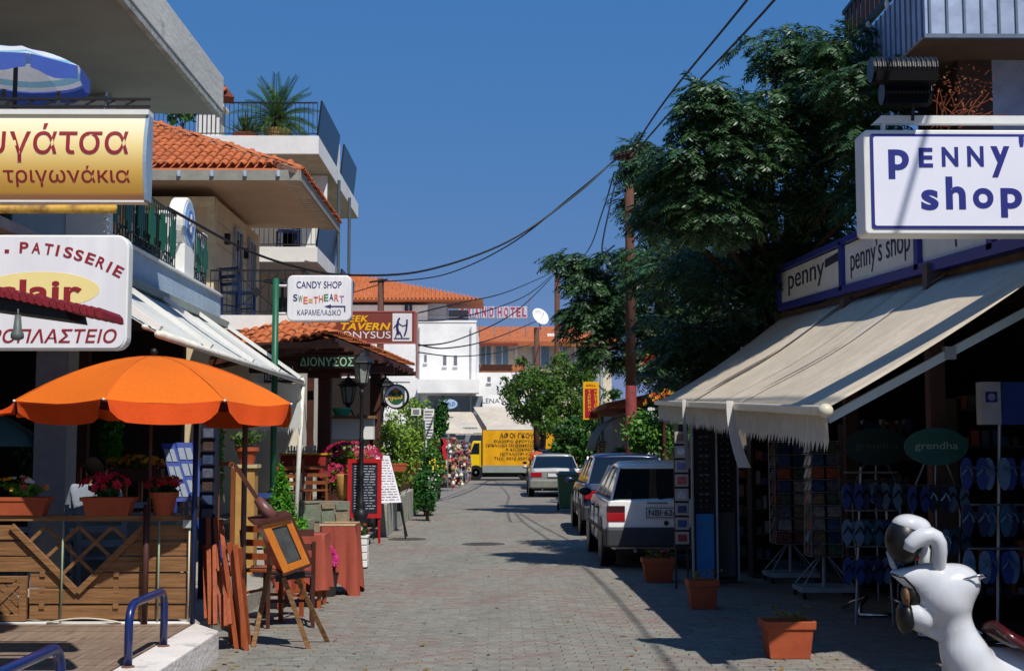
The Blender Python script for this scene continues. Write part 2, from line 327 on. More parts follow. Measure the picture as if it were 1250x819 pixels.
# ---------------- reusable makers
tile_me=None
def tile_mesh():
    global tile_me
    if tile_me: return tile_me
    tile_me=bpy.data.meshes.new('roof_tile'); vs=[]; n=5
    for (y,r,z) in ((0,.085,.02),(.36,.07,.0)):
        for k in range(n+1): t=PI*k/n; vs.append((r*math.cos(t),y,z+r*math.sin(t)*.8))
    for k in range(n+1): t=PI*k/n; vs.append((.07*math.cos(t),.0,.02+.07*math.sin(t)*.8-.012))
    fs=[(k,k+1,n+2+k,n+1+k) for k in range(n)]+[(k+1,k,2*(n+1)+k,2*(n+1)+k+1) for k in range(n)]
    tile_me.from_pydata(vs,[],fs); tile_me.materials.append(terr); tile_me.polygons.foreach_set('use_smooth',[True]*len(fs)); return tile_me
def tile_slope(parent,O,U,W,inside,nu,nw,su=.19,sw=.3,limit=300,prio=None,used=None):
    """O eave origin, U unit along eave, W unit up slope"""
    O,U,W=V(O),V(U).normalized(),V(W).normalized(); N=U.cross(W).normalized()
    if N.z<0: N=-N
    m=Matrix((U,W,N)).transposed()
    off=OFF[parent]; cells=[]
    for j in range(nw):
        for i in range(nu):
            p=O+U*(i+.5)*su+W*j*sw
            if inside(p): cells.append(p)
    if prio: cells.sort(key=prio)
    used=used if used is not None else [0]
    tm=tile_mesh(); rest=[]
    for p in cells:
        ja=Matrix.Rotation(random.gauss(0,.02),3,'Z')@Matrix.Scale(su/.19,3)
        mm=m@ja
        q=p+N*random.uniform(.005,.02)
        if used[0]<limit:
            o=bpy.data.objects.new('tile',tm); COL.objects.link(o); o.parent=parent; M4=mm.to_4x4(); M4.translation=q-off; o.matrix_local=M4; used[0]+=1
        else: rest.append((q,mm))
    if rest:
        b=B(); tv=[v.co.copy() for v in tm.vertices]; tf=[tuple(p.vertices) for p in tm.polygons]
        for q,mm in rest: b.add([q+mm@v for v in tv],tf)
        build(b,'tile_field',terr,parent,kind='stuff',smooth=True)
    return used
def planter_proto(l,w,h,name='terracotta_planter'):
    """rectangular trough centred on origin"""
    t=thing(name,'x','planter'); b=B(); s=.82
    def ring(k,z): return [(-l/2*k,-w/2*k,z),(l/2*k,-w/2*k,z),(l/2*k,w/2*k,z),(-l/2*k,w/2*k,z)]
    P=ring(s,0)+ring(.95,h*.78)+ring(1.04,h*.78)+ring(1.06,h)+ring(.96,h)+ring(.9,h*.82)
    fs=[(3,2,1,0)]
    for k in range(5):
        for i in range(4): fs.append((k*4+i,k*4+(i+1)%4,k*4+4+(i+1)%4,k*4+4+i))
    b.add(P,fs); build(b,'trough',potm,t,bev=.008)
    b=B(); b.add(ring(.93,h*.86),[(0,1,2,3)]); build(b,'soil',soilm(),t); return t
petal_cols={}
def flowers(parent,c,rx,ry,rz,nl,nf,fcols,lsize=.035,fsize=.02,leafm=None,name='foliage'):
    b=B(); leaves(b,blobs(c,(rx,ry,rz),7,.5),nl,lsize); build(b,name,leafm or leafmat('pot_leaf','2B5A1E','6A9A32'),parent)
    for q,fc in enumerate(fcols):
        b=B()
        for i in range(nf//len(fcols)):
            d=unit(1)[0]; d[2]=abs(d[2])*.9; d[1]=-abs(d[1]) if random.random()<.6 else d[1]
            p=V((c[0]+d[0]*rx,c[1]+d[1]*ry,c[2]+d[2]*rz)); n=V(d)+V((0,-.5,.2)); n.normalize(); a=n.orthogonal().normalized(); e=n.cross(a)
            s=fsize*random.uniform(.7,1.3); ce=p+n*.01; k=5; base=len(b.v)
            for j in range(k):
                t=2*PI*j/k; t1=t-.5; t2=t+.5
                b.add([ce,ce+(a*math.cos(t1)+e*math.sin(t1))*s*.8+n*s*.3,ce+(a*math.cos(t)+e*math.sin(t))*s*1.25+n*s*.35,ce+(a*math.cos(t2)+e*math.sin(t2))*s*.8+n*s*.3],[(0,1,2,3)])
        if b.f: build(b,'blossom',leafmat('petal_'+fc,fc,fc,.6,3,.3),parent)
def tree(loc,clumps,nl,size,c1,c2,label,trunk_r=.12,name='tree',cat='tree',group=None,limbs=True,aspect=.5,tmat=None,shell=.45):
    t=thing(name,label,cat,loc,group); loc=V(loc)
    b=B(); leaves(b,clumps,nl,size,aspect,shell); build(b,'crown',leafmat('leaf_'+c1+c2,c1,c2),t)
    b=B(); cz=sum(c[2] for c in clumps)/len(clumps); cx=sum(c[0] for c in clumps)/len(clumps); cy=sum(c[1] for c in clumps)/len(clumps)
    fork=V((loc.x*.6+cx*.4,loc.y*.6+cy*.4,loc.z+(cz-loc.z)*.5))
    b.tube([loc,(loc+fork)/2+V((random.uniform(-.1,.1)*trunk_r*5,0,0)),fork],[trunk_r*1.3,trunk_r,trunk_r*.8],8)
    if limbs:
        for c in clumps[:14]:
            e=V(c[:3]); mid=(fork+e)/2+V((random.uniform(-.2,.2),random.uniform(-.2,.2),-.1))*c[3]; b.tube([fork,mid,e],[trunk_r*.5,trunk_r*.3,trunk_r*.12],5)
    build(b,'trunk',tmat or mat('bark','4A3A2C',.9,.3,10,.6,stretch=(4,4,1)),t,smooth=True); return t
def railing(parent,a,b_,h,n,m,r=.008,rr=.015,name='railing',mid=None):
    a=V(a); c=V(b_); b=B(); b.bar(a+ZU*h,c+ZU*h,.04,.03); b.bar(a+ZU*.06,c+ZU*.06,.025,.02)
    if mid: b.bar(a+ZU*mid,c+ZU*mid,.02,.02)
    for i in range(n+1):
        p=a.lerp(c,i/n); b.bar(p+ZU*.06,p+ZU*h,r*2,r*2)
    return build(b,name,m,parent)
def window(parent,c,w,h,frame,r=XR,depth=.06,div=1,shut=None):
    """c centre on wall plane; r right vector; normal = r x up"""
    c=V(c); r=V(r).normalized(); n=r.cross(ZU); f=B(); t=.05
    def bx(b,u0,u1,z0,z1,d0,d1):
        P=[]
        for z in (z0,z1):
            for (u,d) in ((u0,d1),(u1,d1),(u1,d0),(u0,d0)): P.append(c+r*u+n*d+ZU*z)
        b.hexa(P)
    bx(f,-w/2,w/2,h/2-t,h/2,-.02,depth); bx(f,-w/2,w/2,-h/2,-h/2+t,-.02,depth)
    bx(f,-w/2,-w/2+t,-h/2+t,h/2-t,-.02,depth); bx(f,w/2-t,w/2,-h/2+t,h/2-t,-.02,depth)
    for k in range(1,div+1):
        if div>0 and k<=div-0 and div>=1: u=-w/2+w*k/(div+1); bx(f,u-.02,u+.02,-h/2+t,h/2-t,-.02,depth*.8)
    fo=build(f,'window_frame' ,frame,parent)
    g=B(); bx(g,-w/2+t,w/2-t,-h/2+t,h/2-t,.004,.012); build(g,'pane',shut or glass,fo); return fo
def chain(b,a,c,n=6,r=.012):
    a,c=V(a),V(c)
    for i in range(n):
        p=a.lerp(c,(i+.5)/n); L=(c-a).length/n*.62; d=(c-a).normalized(); s=V((1,0,0)) if i%2 else V((0,1,0))
        pts=[p+d*L*math.cos(t)+s*r*math.sin(t) for t in [2*PI*k/8 for k in range(9)]]; b.tube(pts,.0028,4,False)
# ================= LEFT SIDE
# deck, kerb
DZ=.2
b=B(); b.box(-2.5,-2.2,5.5,10.47,-.05,DZ); b.hexa([(-2.5,10.47,-.05),(-2.2,10.47,-.05),(-2.5,10.95,-.05),(-2.5,10.9,-.05),(-2.5,10.47,DZ),(-2.2,10.47,DZ),(-2.5,10.95,DZ),(-2.5,10.9,DZ)])
struct(b,'kerb',mat('worn_white_paint','DAD3CE',.85,.15,6,.6,col2='A9A6A0',det=1,thr=(.55,.7)),bev=.012)
b=B(); b.box(-9,-2.504,5,21,-.05,DZ-.03); base=struct(b,'terrace_base',mat('concrete','9B968C',.9,.15,6,.4))
k=0; y=5.6
while y<10.86:
    y1=min(y+.135,10.9); b=B(); b.box(-6.2,-2.51,y,y1-.008,DZ-.028,DZ+random.uniform(-.003,.002)); build(b,'deck_plank',wood2,base); y=y1
b=B(); b.box(-6.2,-2.5,10.86,10.93,DZ-.028,DZ+.012); build(b,'edging',white,base)
# blue hoop rails
for i,(x,y0,y1,lab) in enumerate(((-2.43,8.75,9.66,'dark blue steel hoop rail on the white kerb in front of the board fence'),(-2.29,6.0,6.98,'dark blue steel hoop rail nearest the camera at the bottom left corner'))):
    b=B(); r=.13; h=.40; pts=[(x,y0,DZ),(x,y0,DZ+h-r)]
    for k in range(1,6): t=PI/2*k/5; pts.append((x,y0+r-r*math.cos(t),DZ+h-r+r*math.sin(t)))
    for k in range(0,6): t=PI/2*k/5; pts.append((x,y1-r+r*math.sin(t),DZ+h-r+r*math.cos(t)))
    pts.append((x,y1,DZ)); b.tube(pts,.028,12); t=thing('hoop_rail',lab,'rail',(x,(y0+y1)/2,DZ),'blue hoop rails on the terrace edge'); build(b,'hoop',navy,t,smooth=True)
    for yy in (y0,y1): b=B(); b.lathe((x,yy,DZ),[(.045,-.002),(.043,.008),(.03,.012)],12); build(b,'base_plate',mat('rusty_steel','6A4A3A',.8,.3,30,.3),t)
# ---- board fence with V-shaped trellis cut-out
FY=10.97
t=thing('board_fence','golden brown board fence with a triangular trellis opening along the terrace deck','fence',(-3.8,FY,DZ))
L=gp(24,645,1.0) if False else None
def fx(px): return (px-610)/F*FY*1.0037
def fz(py): return 1.63+(546-py)/F*FY
tx0,tx1,tz=fx(26),fx(186),fz(641); ax,az=fx(107),fz(717)
zt=fz(634)
zs=[DZ+.02+i*(zt-DZ-.05)/6 for i in range(7)]
def edge(z): # cutout x-range at z
    f=max(0,min(1,(z-az)/(tz-az))); return ax+(tx0-ax)*f,ax+(tx1-ax)*f
px0,px1=-6.2,-2.56
gx=fx(49); gz=fz(699)
for i in range(6):
    z0,z1=zs[i]+.006,zs[i+1]-.004; yy=FY+(.0 if i%2 else .012)
    segs=[]
    if z1>az:
        za=max(z0,az); l0,r0=edge(za); l1,r1=edge(z1)
        if z0<az: segs=[[(px0,z0),(px1,z0),(px1,z1),(r1,z1),(ax,az),(l1,z1),(px0,z1)]]
        else: segs=[[(px0,z0),(l0,z0),(l1,z1),(px0,z1)],[(r0,z0),(px1,z0),(px1,z1),(r1,z1)]]
    else: segs=[[(px0,z0),(px1,z0),(px1,z1),(px0,z1)]]
    for s in segs:
        if z1<=gz+.05: s=[(max(x,gx),z) for x,z in s]
        b=B(); b.prism([(x,yy-.03,z) for x,z in s],(0,.022,0)); build(b,'board',wood1,t,bev=.002)
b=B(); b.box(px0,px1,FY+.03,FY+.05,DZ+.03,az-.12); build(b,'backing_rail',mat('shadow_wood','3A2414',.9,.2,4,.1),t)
for x in (fx(64),fx(152)):
    for z in zs[1:4]: b=B(); b.box(x-.022,x+.022,FY-.033,FY-.028,z-.035,z+.03); build(b,'batten',wood1,t)
b=B(); b.box(px0,-2.5,FY-.05,FY+.03,zt-.0,zt+.045); build(b,'top_rail',wood1,t,bev=.004)
b=B(); b.bar((tx0,FY-.045,tz+.01),(ax,FY-.045,az-.01),.05,.03,up=(0,1,0)); build(b,'trellis_frame',wood1,t,bev=.003)
b=B(); b.bar((ax,FY-.047,az-.01),(tx1,FY-.047,tz+.01),.05,.03,up=(0,1,0)); build(b,'trellis_frame',wood1,t,bev=.003)
for k in range(1,4):
    f=k/4.0
    for s,(xa,xb) in ((0,(tx0,tx1)),(1,(tx1,tx0))):
        p=V((xa,0,tz)).lerp(V((xb,0,tz)),f); # goes parallel to opposite edge
        q=V((xb,0,tz)).lerp(V((ax,0,az)),1-f) if False else V((ax,0,az)).lerp(V((xb,0,tz)),f)
        b=B(); b.bar((p.x,FY-.02-.012*s,p.z),(q.x,FY-.02-.012*s,q.z),.028,.014,up=(0,1,0)); build(b,'lattice_slat',wood1,t)
# little gate panel with diagonal slats
g=thing('slatted_gate','low square wooden gate panel with diagonal slats at the left end of the board fence','gate',(-4.2,FY-.03,DZ))
gl=-5.0; gr=gx-.02; gb=DZ+.02; gt=gz
for z in (gb,gt-.05):
    b=B(); b.box(gl,gr-.05,FY-.07,FY-.035,z,z+.05); build(b,'frame_rail',wood1,g,bev=.003)
b=B(); b.box(gr-.05,gr+.01,FY-.073,FY-.033,gb,gt+.0); build(b,'frame_post',wood1,g,bev=.003)
S=gt-.05-(gb+.05)
for k in range(-3,12):
    x0=gr-.05-k*.085
    a_=V((x0,0,gb+.05)); c_=V((x0-S,0,gt-.05))
    hi=min(c_.z,c_.z); 
    if a_.x>gr-.05: f=(a_.x-(gr-.05))/S; a_=a_.lerp(c_,f)
    if a_.z>=gt-.06: continue
    b=B(); b.bar((a_.x,FY-.05,a_.z),(c_.x,FY-.05,c_.z),.052,.016,up=(0,1,0)); build(b,'diagonal_slat',wood5 if False else wood1,g)
b=B(); b.bar((gr-.06-S,FY-.063,gb+.05),(gr-.06,FY-.063,gt-.05),.05,.014,up=(0,1,0)); build(b,'brace',wood1,g)
# posts and pipes in front of fence
def post(name,label,x,y,z0,z1,r,m,cat='post',n=10,box=False):
    b=B()
    if box: b.box(x-r,x+r,y-r,y+r,z0,z1)
    else: b.tube([(x,y,z0),(x,y,z1)],r,n)
    return build(b,name,m,label=label,cat=cat,smooth=not box,org=(x,y,z0))
post('tent_post','slim green-grey rod standing against the trellis opening of the board fence',fx(90),FY-.09,DZ,zt+.02,.008,mat('greyish_green','8A9A80',.5),'post')
post('tent_post','slim pale rod fixed to the fence just right of the umbrella post',fx(204),FY-.08,DZ,zt+.0,.008,mat('greyish_green','8A9A80',.5),'post')
post('umbrella_post','round dark brown steel post carrying the orange umbrella at the board fence',fx(190),FY-.12,DZ,zt+.14,.026,brownm)
post('blue_post','tall dark blue steel post at the right end of the board fence',fx(246),FY-.1,DZ,1.95,.022,mat('dark_blue_paint','1A2850',.35,.1,8,.05))
b=B(); b.box(fx(232),fx(242),FY-.1,FY-.055,fz(642),fz(632)); b2=thing('junction_box','grey electrical junction box with a pale conduit at the right end of the fence','box',(fx(238),FY-.07,DZ)); build(b,'box_body',mat('light_grey','A7ABA6',.5),b2,bev=.004)
b=B(); b.tube([(fx(240),FY-.075,DZ+.01),(fx(240),FY-.075,fz(642))],.009,8); build(b,'conduit',mat('cream_pvc','C9BD9E',.5),b2,smooth=True)
b=B(); b.tube([(fx(75)+k*.055,FY-.12,DZ+.013+.035*math.sin(PI*k/11)) for k in range(12)],.007,6); build(b,'cable',mat('pale_cable','CFC6AE',.6),label='pale cable lying in a low arch on the deck at the fence foot',cat='cable',smooth=True)
# planters on the fence
tp=planter_proto(.42,.17,.15); tp.location=(fx(38),FY,zt+.046); tp['label']='terracotta trough of white, yellow and red flowers on the left end of the fence'; tp['group']='terracotta pots on the fence'
tp2=copy_tree(tp,(fx(140),FY,zt+.046),0,'terracotta trough with bright red geraniums on the fence, right of the trellis centre')
for tt in (tp,tp2): OFF[tt]=V(tt.location)
flowers(tp,(fx(32),FY,zt+.26),.22,.1,.1,260,26,['D9DDE0','C03040','E8C020'],fsize=.02)
flowers(tp2,(fx(136),FY,zt+.27),.2,.1,.12,220,30,['C01830','D02848'],fsize=.03,leafm=leafmat('dark_leaf','16351A','2E5A28'))
t=thing('round_pot','round terracotta pot of dark red flowers on the fence beside the umbrella post','plant pot',(fx(206),FY,zt+.046),'terracotta pots on the fence')
b=B(); b.lathe((fx(206),FY,zt+.046),[(.075,0),(.1,.14),(.118,.145),(.12,.19),(.105,.19),(.1,.15)],18); build(b,'pot',potm,t,smooth=False)
flowers(t,(fx(206),FY,zt+.28),.15,.1,.09,160,26,['8E1418','B01C20'],fsize=.024,leafm=leafmat('dark_leaf','16351A','2E5A28'))
# ---- orange umbrella
UX,UY=(188-610)/F*11.3,11.3
t=thing('orange_umbrella','large orange market umbrella with dark red underside and scalloped valance','umbrella',(UX,UY,1.0))
orange=fabricmat('orange_canvas','DC6A08',.12,.05,30); 
apex=V((UX,UY,2.41)); nr=8; RR=1.2; zr=2.0; a0=R(-93)
def ribp(k,f):  # curved rib
    a=a0+2*PI*k/nr; return V((UX+RR*f*math.cos(a),UY+RR*f*math.sin(a),apex.z-(apex.z-zr)*(f**1.75)))
def canopy(off,sag=.03):
    b=B()
    for k in range(nr):
        def fn(u,v,k=k):
            f=v; p=ribp(k,f).lerp(ribp(k+1,f),u); s=math.sin(PI*u)*sag*f+.004*math.sin(u*9+k*2+f*7)*f; d=V((p.x-UX,p.y-UY,0)); 
            return p-ZU*(s+off)
        b.grid(fn,6,10)
    return b
build(canopy(0),'canopy',orange,t,smooth=True,weld=True)
build(canopy(.012),'lining',mat('dark_red_lining','6A1410',.9,.05,10,.05),t,smooth=True,weld=True)
redv=fabricmat('orange_red_canvas','E2500C',.2,.05,30)
for k in range(nr):
    a_=a0+2*PI*(k+.5)/nr; out=V((math.cos(a_),math.sin(a_),0)); wind=.03 if out.x>-.2 else (-.12 if out.y<0 else .16)
    if out.x<-.75: wind=.2
    b=B()
    def fn(u,v,k=k,out=out,wind=wind):
        uu=.03+.94*u; p=ribp(k,1).lerp(ribp(k+1,1),uu)-ZU*math.sin(PI*u)*.03
        e=min(1,min(u,1-u)*7)**.6; h=.165*v*(.55+.45*e); inx=(0.5-u)*.05*v
        lift=wind*v*max(0,math.sin(PI*u))**.5
        return p-ZU*(h-(lift*.5 if wind>.1 else 0))+out*(lift+.01*math.sin(u*17+k)*v)+ (ribp(k+1,1)-ribp(k,1))*inx
    b.grid(fn,14,5); build(b,'valance',redv,t,smooth=True)
    b=B(); b.tube([ribp(k,f/6)-ZU*.02 for f in range(7)],.006,5); build(b,'rib',dark,t)
    b=B(); b.tube([ribp(k,f/10)+ZU*.002 for f in range(11)],.0045,5); build(b,'seam',mat('seam_orange','C8600E',.85),t)
    b=B(); b.ell(ribp(k,1.0)+V((0,0,.0)),.011,8,5); build(b,'rib_tip',white,t)
b=B(); b.tube([(UX-.01,UY,DZ),(UX-.01,UY,apex.z)],.014,10); build(b,'pole',mat('pole_brown','6A4238',.5),t,smooth=True)
b=B(); b.lathe((UX,UY,apex.z-.005),[(.035,0),(.02,.015),(.015,.02)],12); b.ell((UX,UY,apex.z+.04),.033,12,8); build(b,'finial',dark,t,smooth=True)
# ---- building 1 overhang (canopy slab over the camera's left)
t=thing('balcony_slab_building','grey-white weathered concrete balcony slab jutting overhead at the top left','building',(-6,12,0))
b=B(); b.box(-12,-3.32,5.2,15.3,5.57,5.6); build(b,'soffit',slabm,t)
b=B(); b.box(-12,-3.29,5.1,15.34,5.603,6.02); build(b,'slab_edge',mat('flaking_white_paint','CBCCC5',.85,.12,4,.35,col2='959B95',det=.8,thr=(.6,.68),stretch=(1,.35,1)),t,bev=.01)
b=B(); b.box(-3.36,-3.30,5.2,15.32,5.53,5.605); build(b,'drip_edge',offw,t)
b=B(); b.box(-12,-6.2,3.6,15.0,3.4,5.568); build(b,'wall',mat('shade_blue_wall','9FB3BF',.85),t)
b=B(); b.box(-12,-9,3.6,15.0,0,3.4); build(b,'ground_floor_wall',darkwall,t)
# tiled roof edge far above: neighbour eave piece
t=thing('eave_corner','brown tiled eave corner poking out behind the concrete slab edge','roof eave',(-4.6,20,7))
E1,E2=at(238,72,20),at(276,122,18)
b=B(); b.bar(E1,E2,.22,.1); build(b,'eave_board',mat('eave_brown','6A3018',.8),t)
for k in range(9):
    p=E1.lerp(E2,k/8)+ZU*.09; o=bpy.data.objects.new('tile',tile_mesh()); COL.objects.link(o); o.parent=t; o.matrix_local=Matrix.Translation(p-OFF[t])@Matrix.Rotation(R(90),4,'Z')
# ---- building 2: patisserie ground floor, balcony with green railing
PB=3.58; Y0,Y1=11.2,20.5; XB=-4.5
t=thing('patisserie_building','white and pale blue two storey building with a green railed balcony above a dark cafe','building',(-7,16,0))
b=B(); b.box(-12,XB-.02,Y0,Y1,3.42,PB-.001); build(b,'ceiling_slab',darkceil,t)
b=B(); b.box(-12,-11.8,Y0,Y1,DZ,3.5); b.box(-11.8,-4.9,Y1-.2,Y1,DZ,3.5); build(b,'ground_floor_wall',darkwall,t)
b=B(); b.box(XB,XB+.12,14.42,Y1,PB,PB+.4); build(b,'parapet',bluew,t,bev=.01)
b=B(); b.box(XB-.02,XB+.16,14.42,Y1,PB+.402,PB+.44); build(b,'coping',white,t,bev=.005)
b=B(); b.box(-12,XB-.001,Y0+.05,Y1,PB,PB+.02); build(b,'balcony_floor',white,t)
b=B(); b.box(-12,-4.81,14.4,14.6,3.4,5.5); build(b,'upper_wall',mat('shade_tinted_gable','BFD0D8',.85,.05,5,.1),t)  # white wall under the slab, its shade put into a pale blue colour
b=B(); b.box(-4.8,-4.35,14.38,14.62,3.4,5.5); build(b,'lit_wall_end',white,t)  # sunlit end of the same wall, set apart as a whiter block
b=B(); b.box(-12,-6.2,15.31,Y1,PB+.02,6.6); build(b,'upper_wall',white,t)
w_=window(t,(-6.05,14.39,4.4),1.3,1.6,mat('teal_frame','1F4A44',.5),XR)
pil=[(18.0,0),(19.9,0)]
for i,(yy,_) in enumerate(pil):
    b=B(); b.box(XB-.16,XB-.04,yy-.1,yy+.1,PB+.443,PB+1.25); b.box(XB-.2,XB+.0,yy-.13,yy+.13,PB+1.252,PB+1.3); build(b,'pilaster',white,t,bev=.006)
# railing bays
for (ya,yb) in ((14.7,17.88),(18.95,19.78)):
    r_=B(); z0=PB+.45; z1=PB+1.25
    for z in (z0+.05,z0+.2,z1-.02): r_.bar((XB+.04,ya,z),(XB+.04,yb,z),.02,.025)
    n=max(2,int((yb-ya)/.11))
    for k in range(n+1): y=ya+(yb-ya)*k/n; r_.bar((XB+.04,y,z0),(XB+.04,y,z1),.012,.012)
    for k in range(max(1,n//3)):
        y=ya+(yb-ya)*(k+.5)/(n//3); r_.bar((XB+.04,y-.12,z0+.2),(XB+.04,y+.12,z0+.05),.012,.012); r_.bar((XB+.04,y+.12,z0+.2),(XB+.04,y-.12,z0+.05),.012,.012)
    build(r_,'railing',mat('black_green_iron','12261E',.5),t)
    m=max(1,round((yb-ya)/.5))
    for k in range(m):
        y=ya+(yb-ya)*(k+.5)/m; h0,h1=z0+.12,z1-.08; b=B()
        for j in range(4): yy=y-.12+.08*j; s=abs(j-1.5)*.06; b.bar((XB+.075,yy,h0+s*1.8),(XB+.075,yy*.92+y*.08,h1-s*1.8),.06,.02,up=(1,0,0))
        build(b,'green_panel',green,t)
# round sign drum on the parapet
s=thing('round_sign_box','round white sign box with a pale blue face standing on the balcony parapet','sign',(XB-.1,18.55,PB+.3))
cy,cz=18.55,PB+1.22
b=B(); b.lathe((XB-.15,cy,cz),[(.36,0),(.38,.02),(.38,.2),(.36,.22)],32,'x'); build(b,'drum',whitem,s,smooth=False,bev=.01)
b=B(); b.lathe((XB+.07,cy,cz),[(.32,0),(.32,.012)],32,'x'); build(b,'face',mat('pale_blue_face','A8C4E0',.4),s)
b=B(); b.lathe((XB+.082,cy,cz),[(.2,0),(.2,.012)],24,'x'); build(b,'emblem_disc',mat('blue_emblem','5A80C0',.4),s)
b=B(); b.box(XB+.094,XB+.104,cy-.03,cy+.03,cz-.14,cz+.14); b.box(XB+.094,XB+.104,cy-.11,cy+.11,cz-.02,cz+.03); build(b,'emblem',white,s)
b=B(); b.box(XB-.12,XB+.08,cy-.28,cy+.28,PB+.44,PB+.9); build(b,'pedestal',white,s,bev=.008)
# columns and things in the cafe
for (px,Y,w2,c,lab) in ((66,14,.17,'7E8288','grey square cafe column left behind the fence'),(100,19.5,.07,'5A3A30','narrow brown cafe column further inside, left of the hedge')):
    p=at(px,600,Y); post('cafe_column',lab,p.x,Y,DZ-.03,3.5,w2,mat('column_'+c,c,.7),'column',box=True)
# awning of the patisserie
t=thing('patisserie_awning','long white fold-arm awning with pale bars along the patisserie front','awning',(-3.8,16,2.6))
af=fabricmat('white_canvas','D8DAD6',.25,.05,20)
AX,AZ=-3.12,2.66
b=B()
b.grid(lambda u,v: V((XB+.1+(AX-XB-.1)*u,12.0+(20.6-12.0)*v,3.55+(AZ-3.55)*u-.04*math.sin(PI*u)+.012*math.sin(v*60))),8,40); build(b,'canvas',af,t,smooth=True,solid=.004)
for z,r,x in ((AZ,.035,AX),(AZ+.07,.022,AX-.13)):
    b=B(); b.tube([(x,11.95,z),(x,20.75,z)],r,10); build(b,'front_bar',mat('cream_bar','DCD8CC',.4),t,smooth=True)
b=B(); b.box(XB+.12,XB+.24,9.6,20.6,3.5,3.6); build(b,'housing',mat('dark_housing','8A928A',.6),t)
for y in (12.05,14.2,16.6,18.6,20.55):
    b=B(); b.bar((XB+.15,y,3.58),(AX,y,AZ+.06),.09,.05); build(b,'arm_cover',whitem,t)
    b=B()
    for k in range(9): p=V((XB+.15,y+.07,3.6)).lerp(V((AX,y+.07,AZ+.07)),k/9+.05); b.bar(p,p+V((.05,0,-.034)),.02,.012)
    build(b,'spring_fitting',dark,t)
# end valance across the far end (hangs across, facing the camera)
b=B(); n=22; xa,xb=at(305,500,20.7).x,AX
for i in range(n):
    x=xa+(xb-xa)*i/n; w2=(xb-xa)/n; zt2=2.35+.02*math.sin(i); b.add([(x,20.72,zt2),(x+w2,20.72,zt2),(x+w2,20.7,1.95),(x+w2/2,20.7,1.85-.03*math.sin(i*1.3)),(x,20.7,1.95)],[(0,1,2,3,4)])
build(b,'end_valance',af,t)
b=B(); b.grid(lambda u,v: V((xa+(xb-xa)*u,20.74-.25*v,2.35+.28*v+.02*math.sin(u*14))),10,3); build(b,'end_flap',af,t,smooth=True)
pt=at(369,470,20.7); pbm=gp(361,655)
b=B(); b.tube([(pt.x,20.75,2.66),(pt.x-.1,20.75,0.0)],.036,10); b.tube([(pt.x-.03,20.75,2.72),(pt.x+.0,20.75,2.6)],.05,10); build(b,'tent_post',mat('cream_bar','DCD8CC',.4),label='cream painted round post carrying the far end of the white awning',cat='post',smooth=True)
# umbrella support right brown post
p=at(298,600,11.6); post('brown_post','slim grey-brown post right of the blue post, under the umbrella edge',p.x,11.6,0.0,2.05,.024,mat('greybrown','6E5248',.5))
# ---- hanging signs, left
def cham(x0,x1,z0,z1,r,y,n=5):
    pts=[]
    for cx,cz,a in ((x1-r,z0+r,-90),(x1-r,z1-r,0),(x0+r,z1-r,90),(x0+r,z0+r,180)):
        for k in range(n+1): t=R(a+90*k/n); pts.append((cx+r*math.cos(t),y,cz+r*math.sin(t)))
    return pts
maroon=mat('maroon_letter','8A1E26',.5,.05,10,0,det=0); lw=mat('sign_face_white','E6E3E4',.35,.06,2,.01,det=.5,spec=.5,stretch=(5,5,.5))
Y=7.4; s=thing('hanging_sign','white rounded patisserie sign box with red lettering around a yellow oval','sign',at(50,425,Y))
c0,c1=at(-88,427,Y),at(158,287,Y)
b=B(); b.prism(cham(c0.x,c1.x,c0.z,c1.z,.07,Y)[::-1],(0,.09,0)); build(b,'sign_box',whitem,s,bev=.008)
b=B(); b.prism(cham(c0.x+.012,c1.x-.012,c0.z+.012,c1.z-.012,.06,Y-.006)[::-1],(0,.005,0)); build(b,'face',lw,s)
def P(px,py,d=.01): q=at(px,py,Y); q.y=Y-d; return q
e=P(50,354); e2=P(122,354); b=B(); rx=e2.x-e.x; rz=P(50,332).z-e.z
b.prism([(e.x+rx*math.cos(R(a)),Y-.0075,e.z+rz*math.sin(R(a))) for a in range(0,360,8)],(0,.0015,0)); build(b,'yellow_oval',mat('pale_yellow','EAD58E',.5,.02,5,0,det=0),s)
a=P(-2,356,.014); c=P(97,356,.014); txt('eclair',(P(30,357).x+.02,Y-.0065,P(30,356).z),c.x-P(-35,356).x,.135,maroon,s,bold=.03)
l=P(-78,410);r_=P(143,410); txt('ΖΑΧΑΡΟΠΛΑΣΤΕΙΟ',((l.x+r_.x)/2,Y-.0055,l.z),r_.x-l.x,P(0,400).z-P(0,417).z,maroon,s,bold=.012,shear=.2)
# arched word
word='PATISSERIE'; xs=[30,45,60,71,84,97,111,124,134,145]; ys=[302.5,303,304.5,306,308.5,312,316,321,326,331.5]
for ch,x,y_ in zip(word,xs,ys):
    ang=-math.atan2((y_-302)*2.0,max(30,(x+0)))*.85; ang=-R(2+26*(x-30)/115)
    r=V((math.cos(ang),0,math.sin(ang))); u=V((-math.sin(ang),0,math.cos(ang)))
    q=P(x,y_,.0055); wd={'I':3.2}.get(ch,10.5)
    txt(ch,q,wd*Y/F,13.5*Y/F,maroon,s,r,u,bold=.02)
q=P(9,307,.014); b=B(); b.box(q.x-.012,q.x+.012,Y-.009,Y-.0055,q.z-.01,q.z+.01); build(b,'dot',maroon,s)
b=B(); q=at(123,287,Y); q.y=Y+.1; q2=V(q); q2.z=at(123,255,Y).z; chain(b,q,q2,7,.014); build(b,'chain',chrome,s)
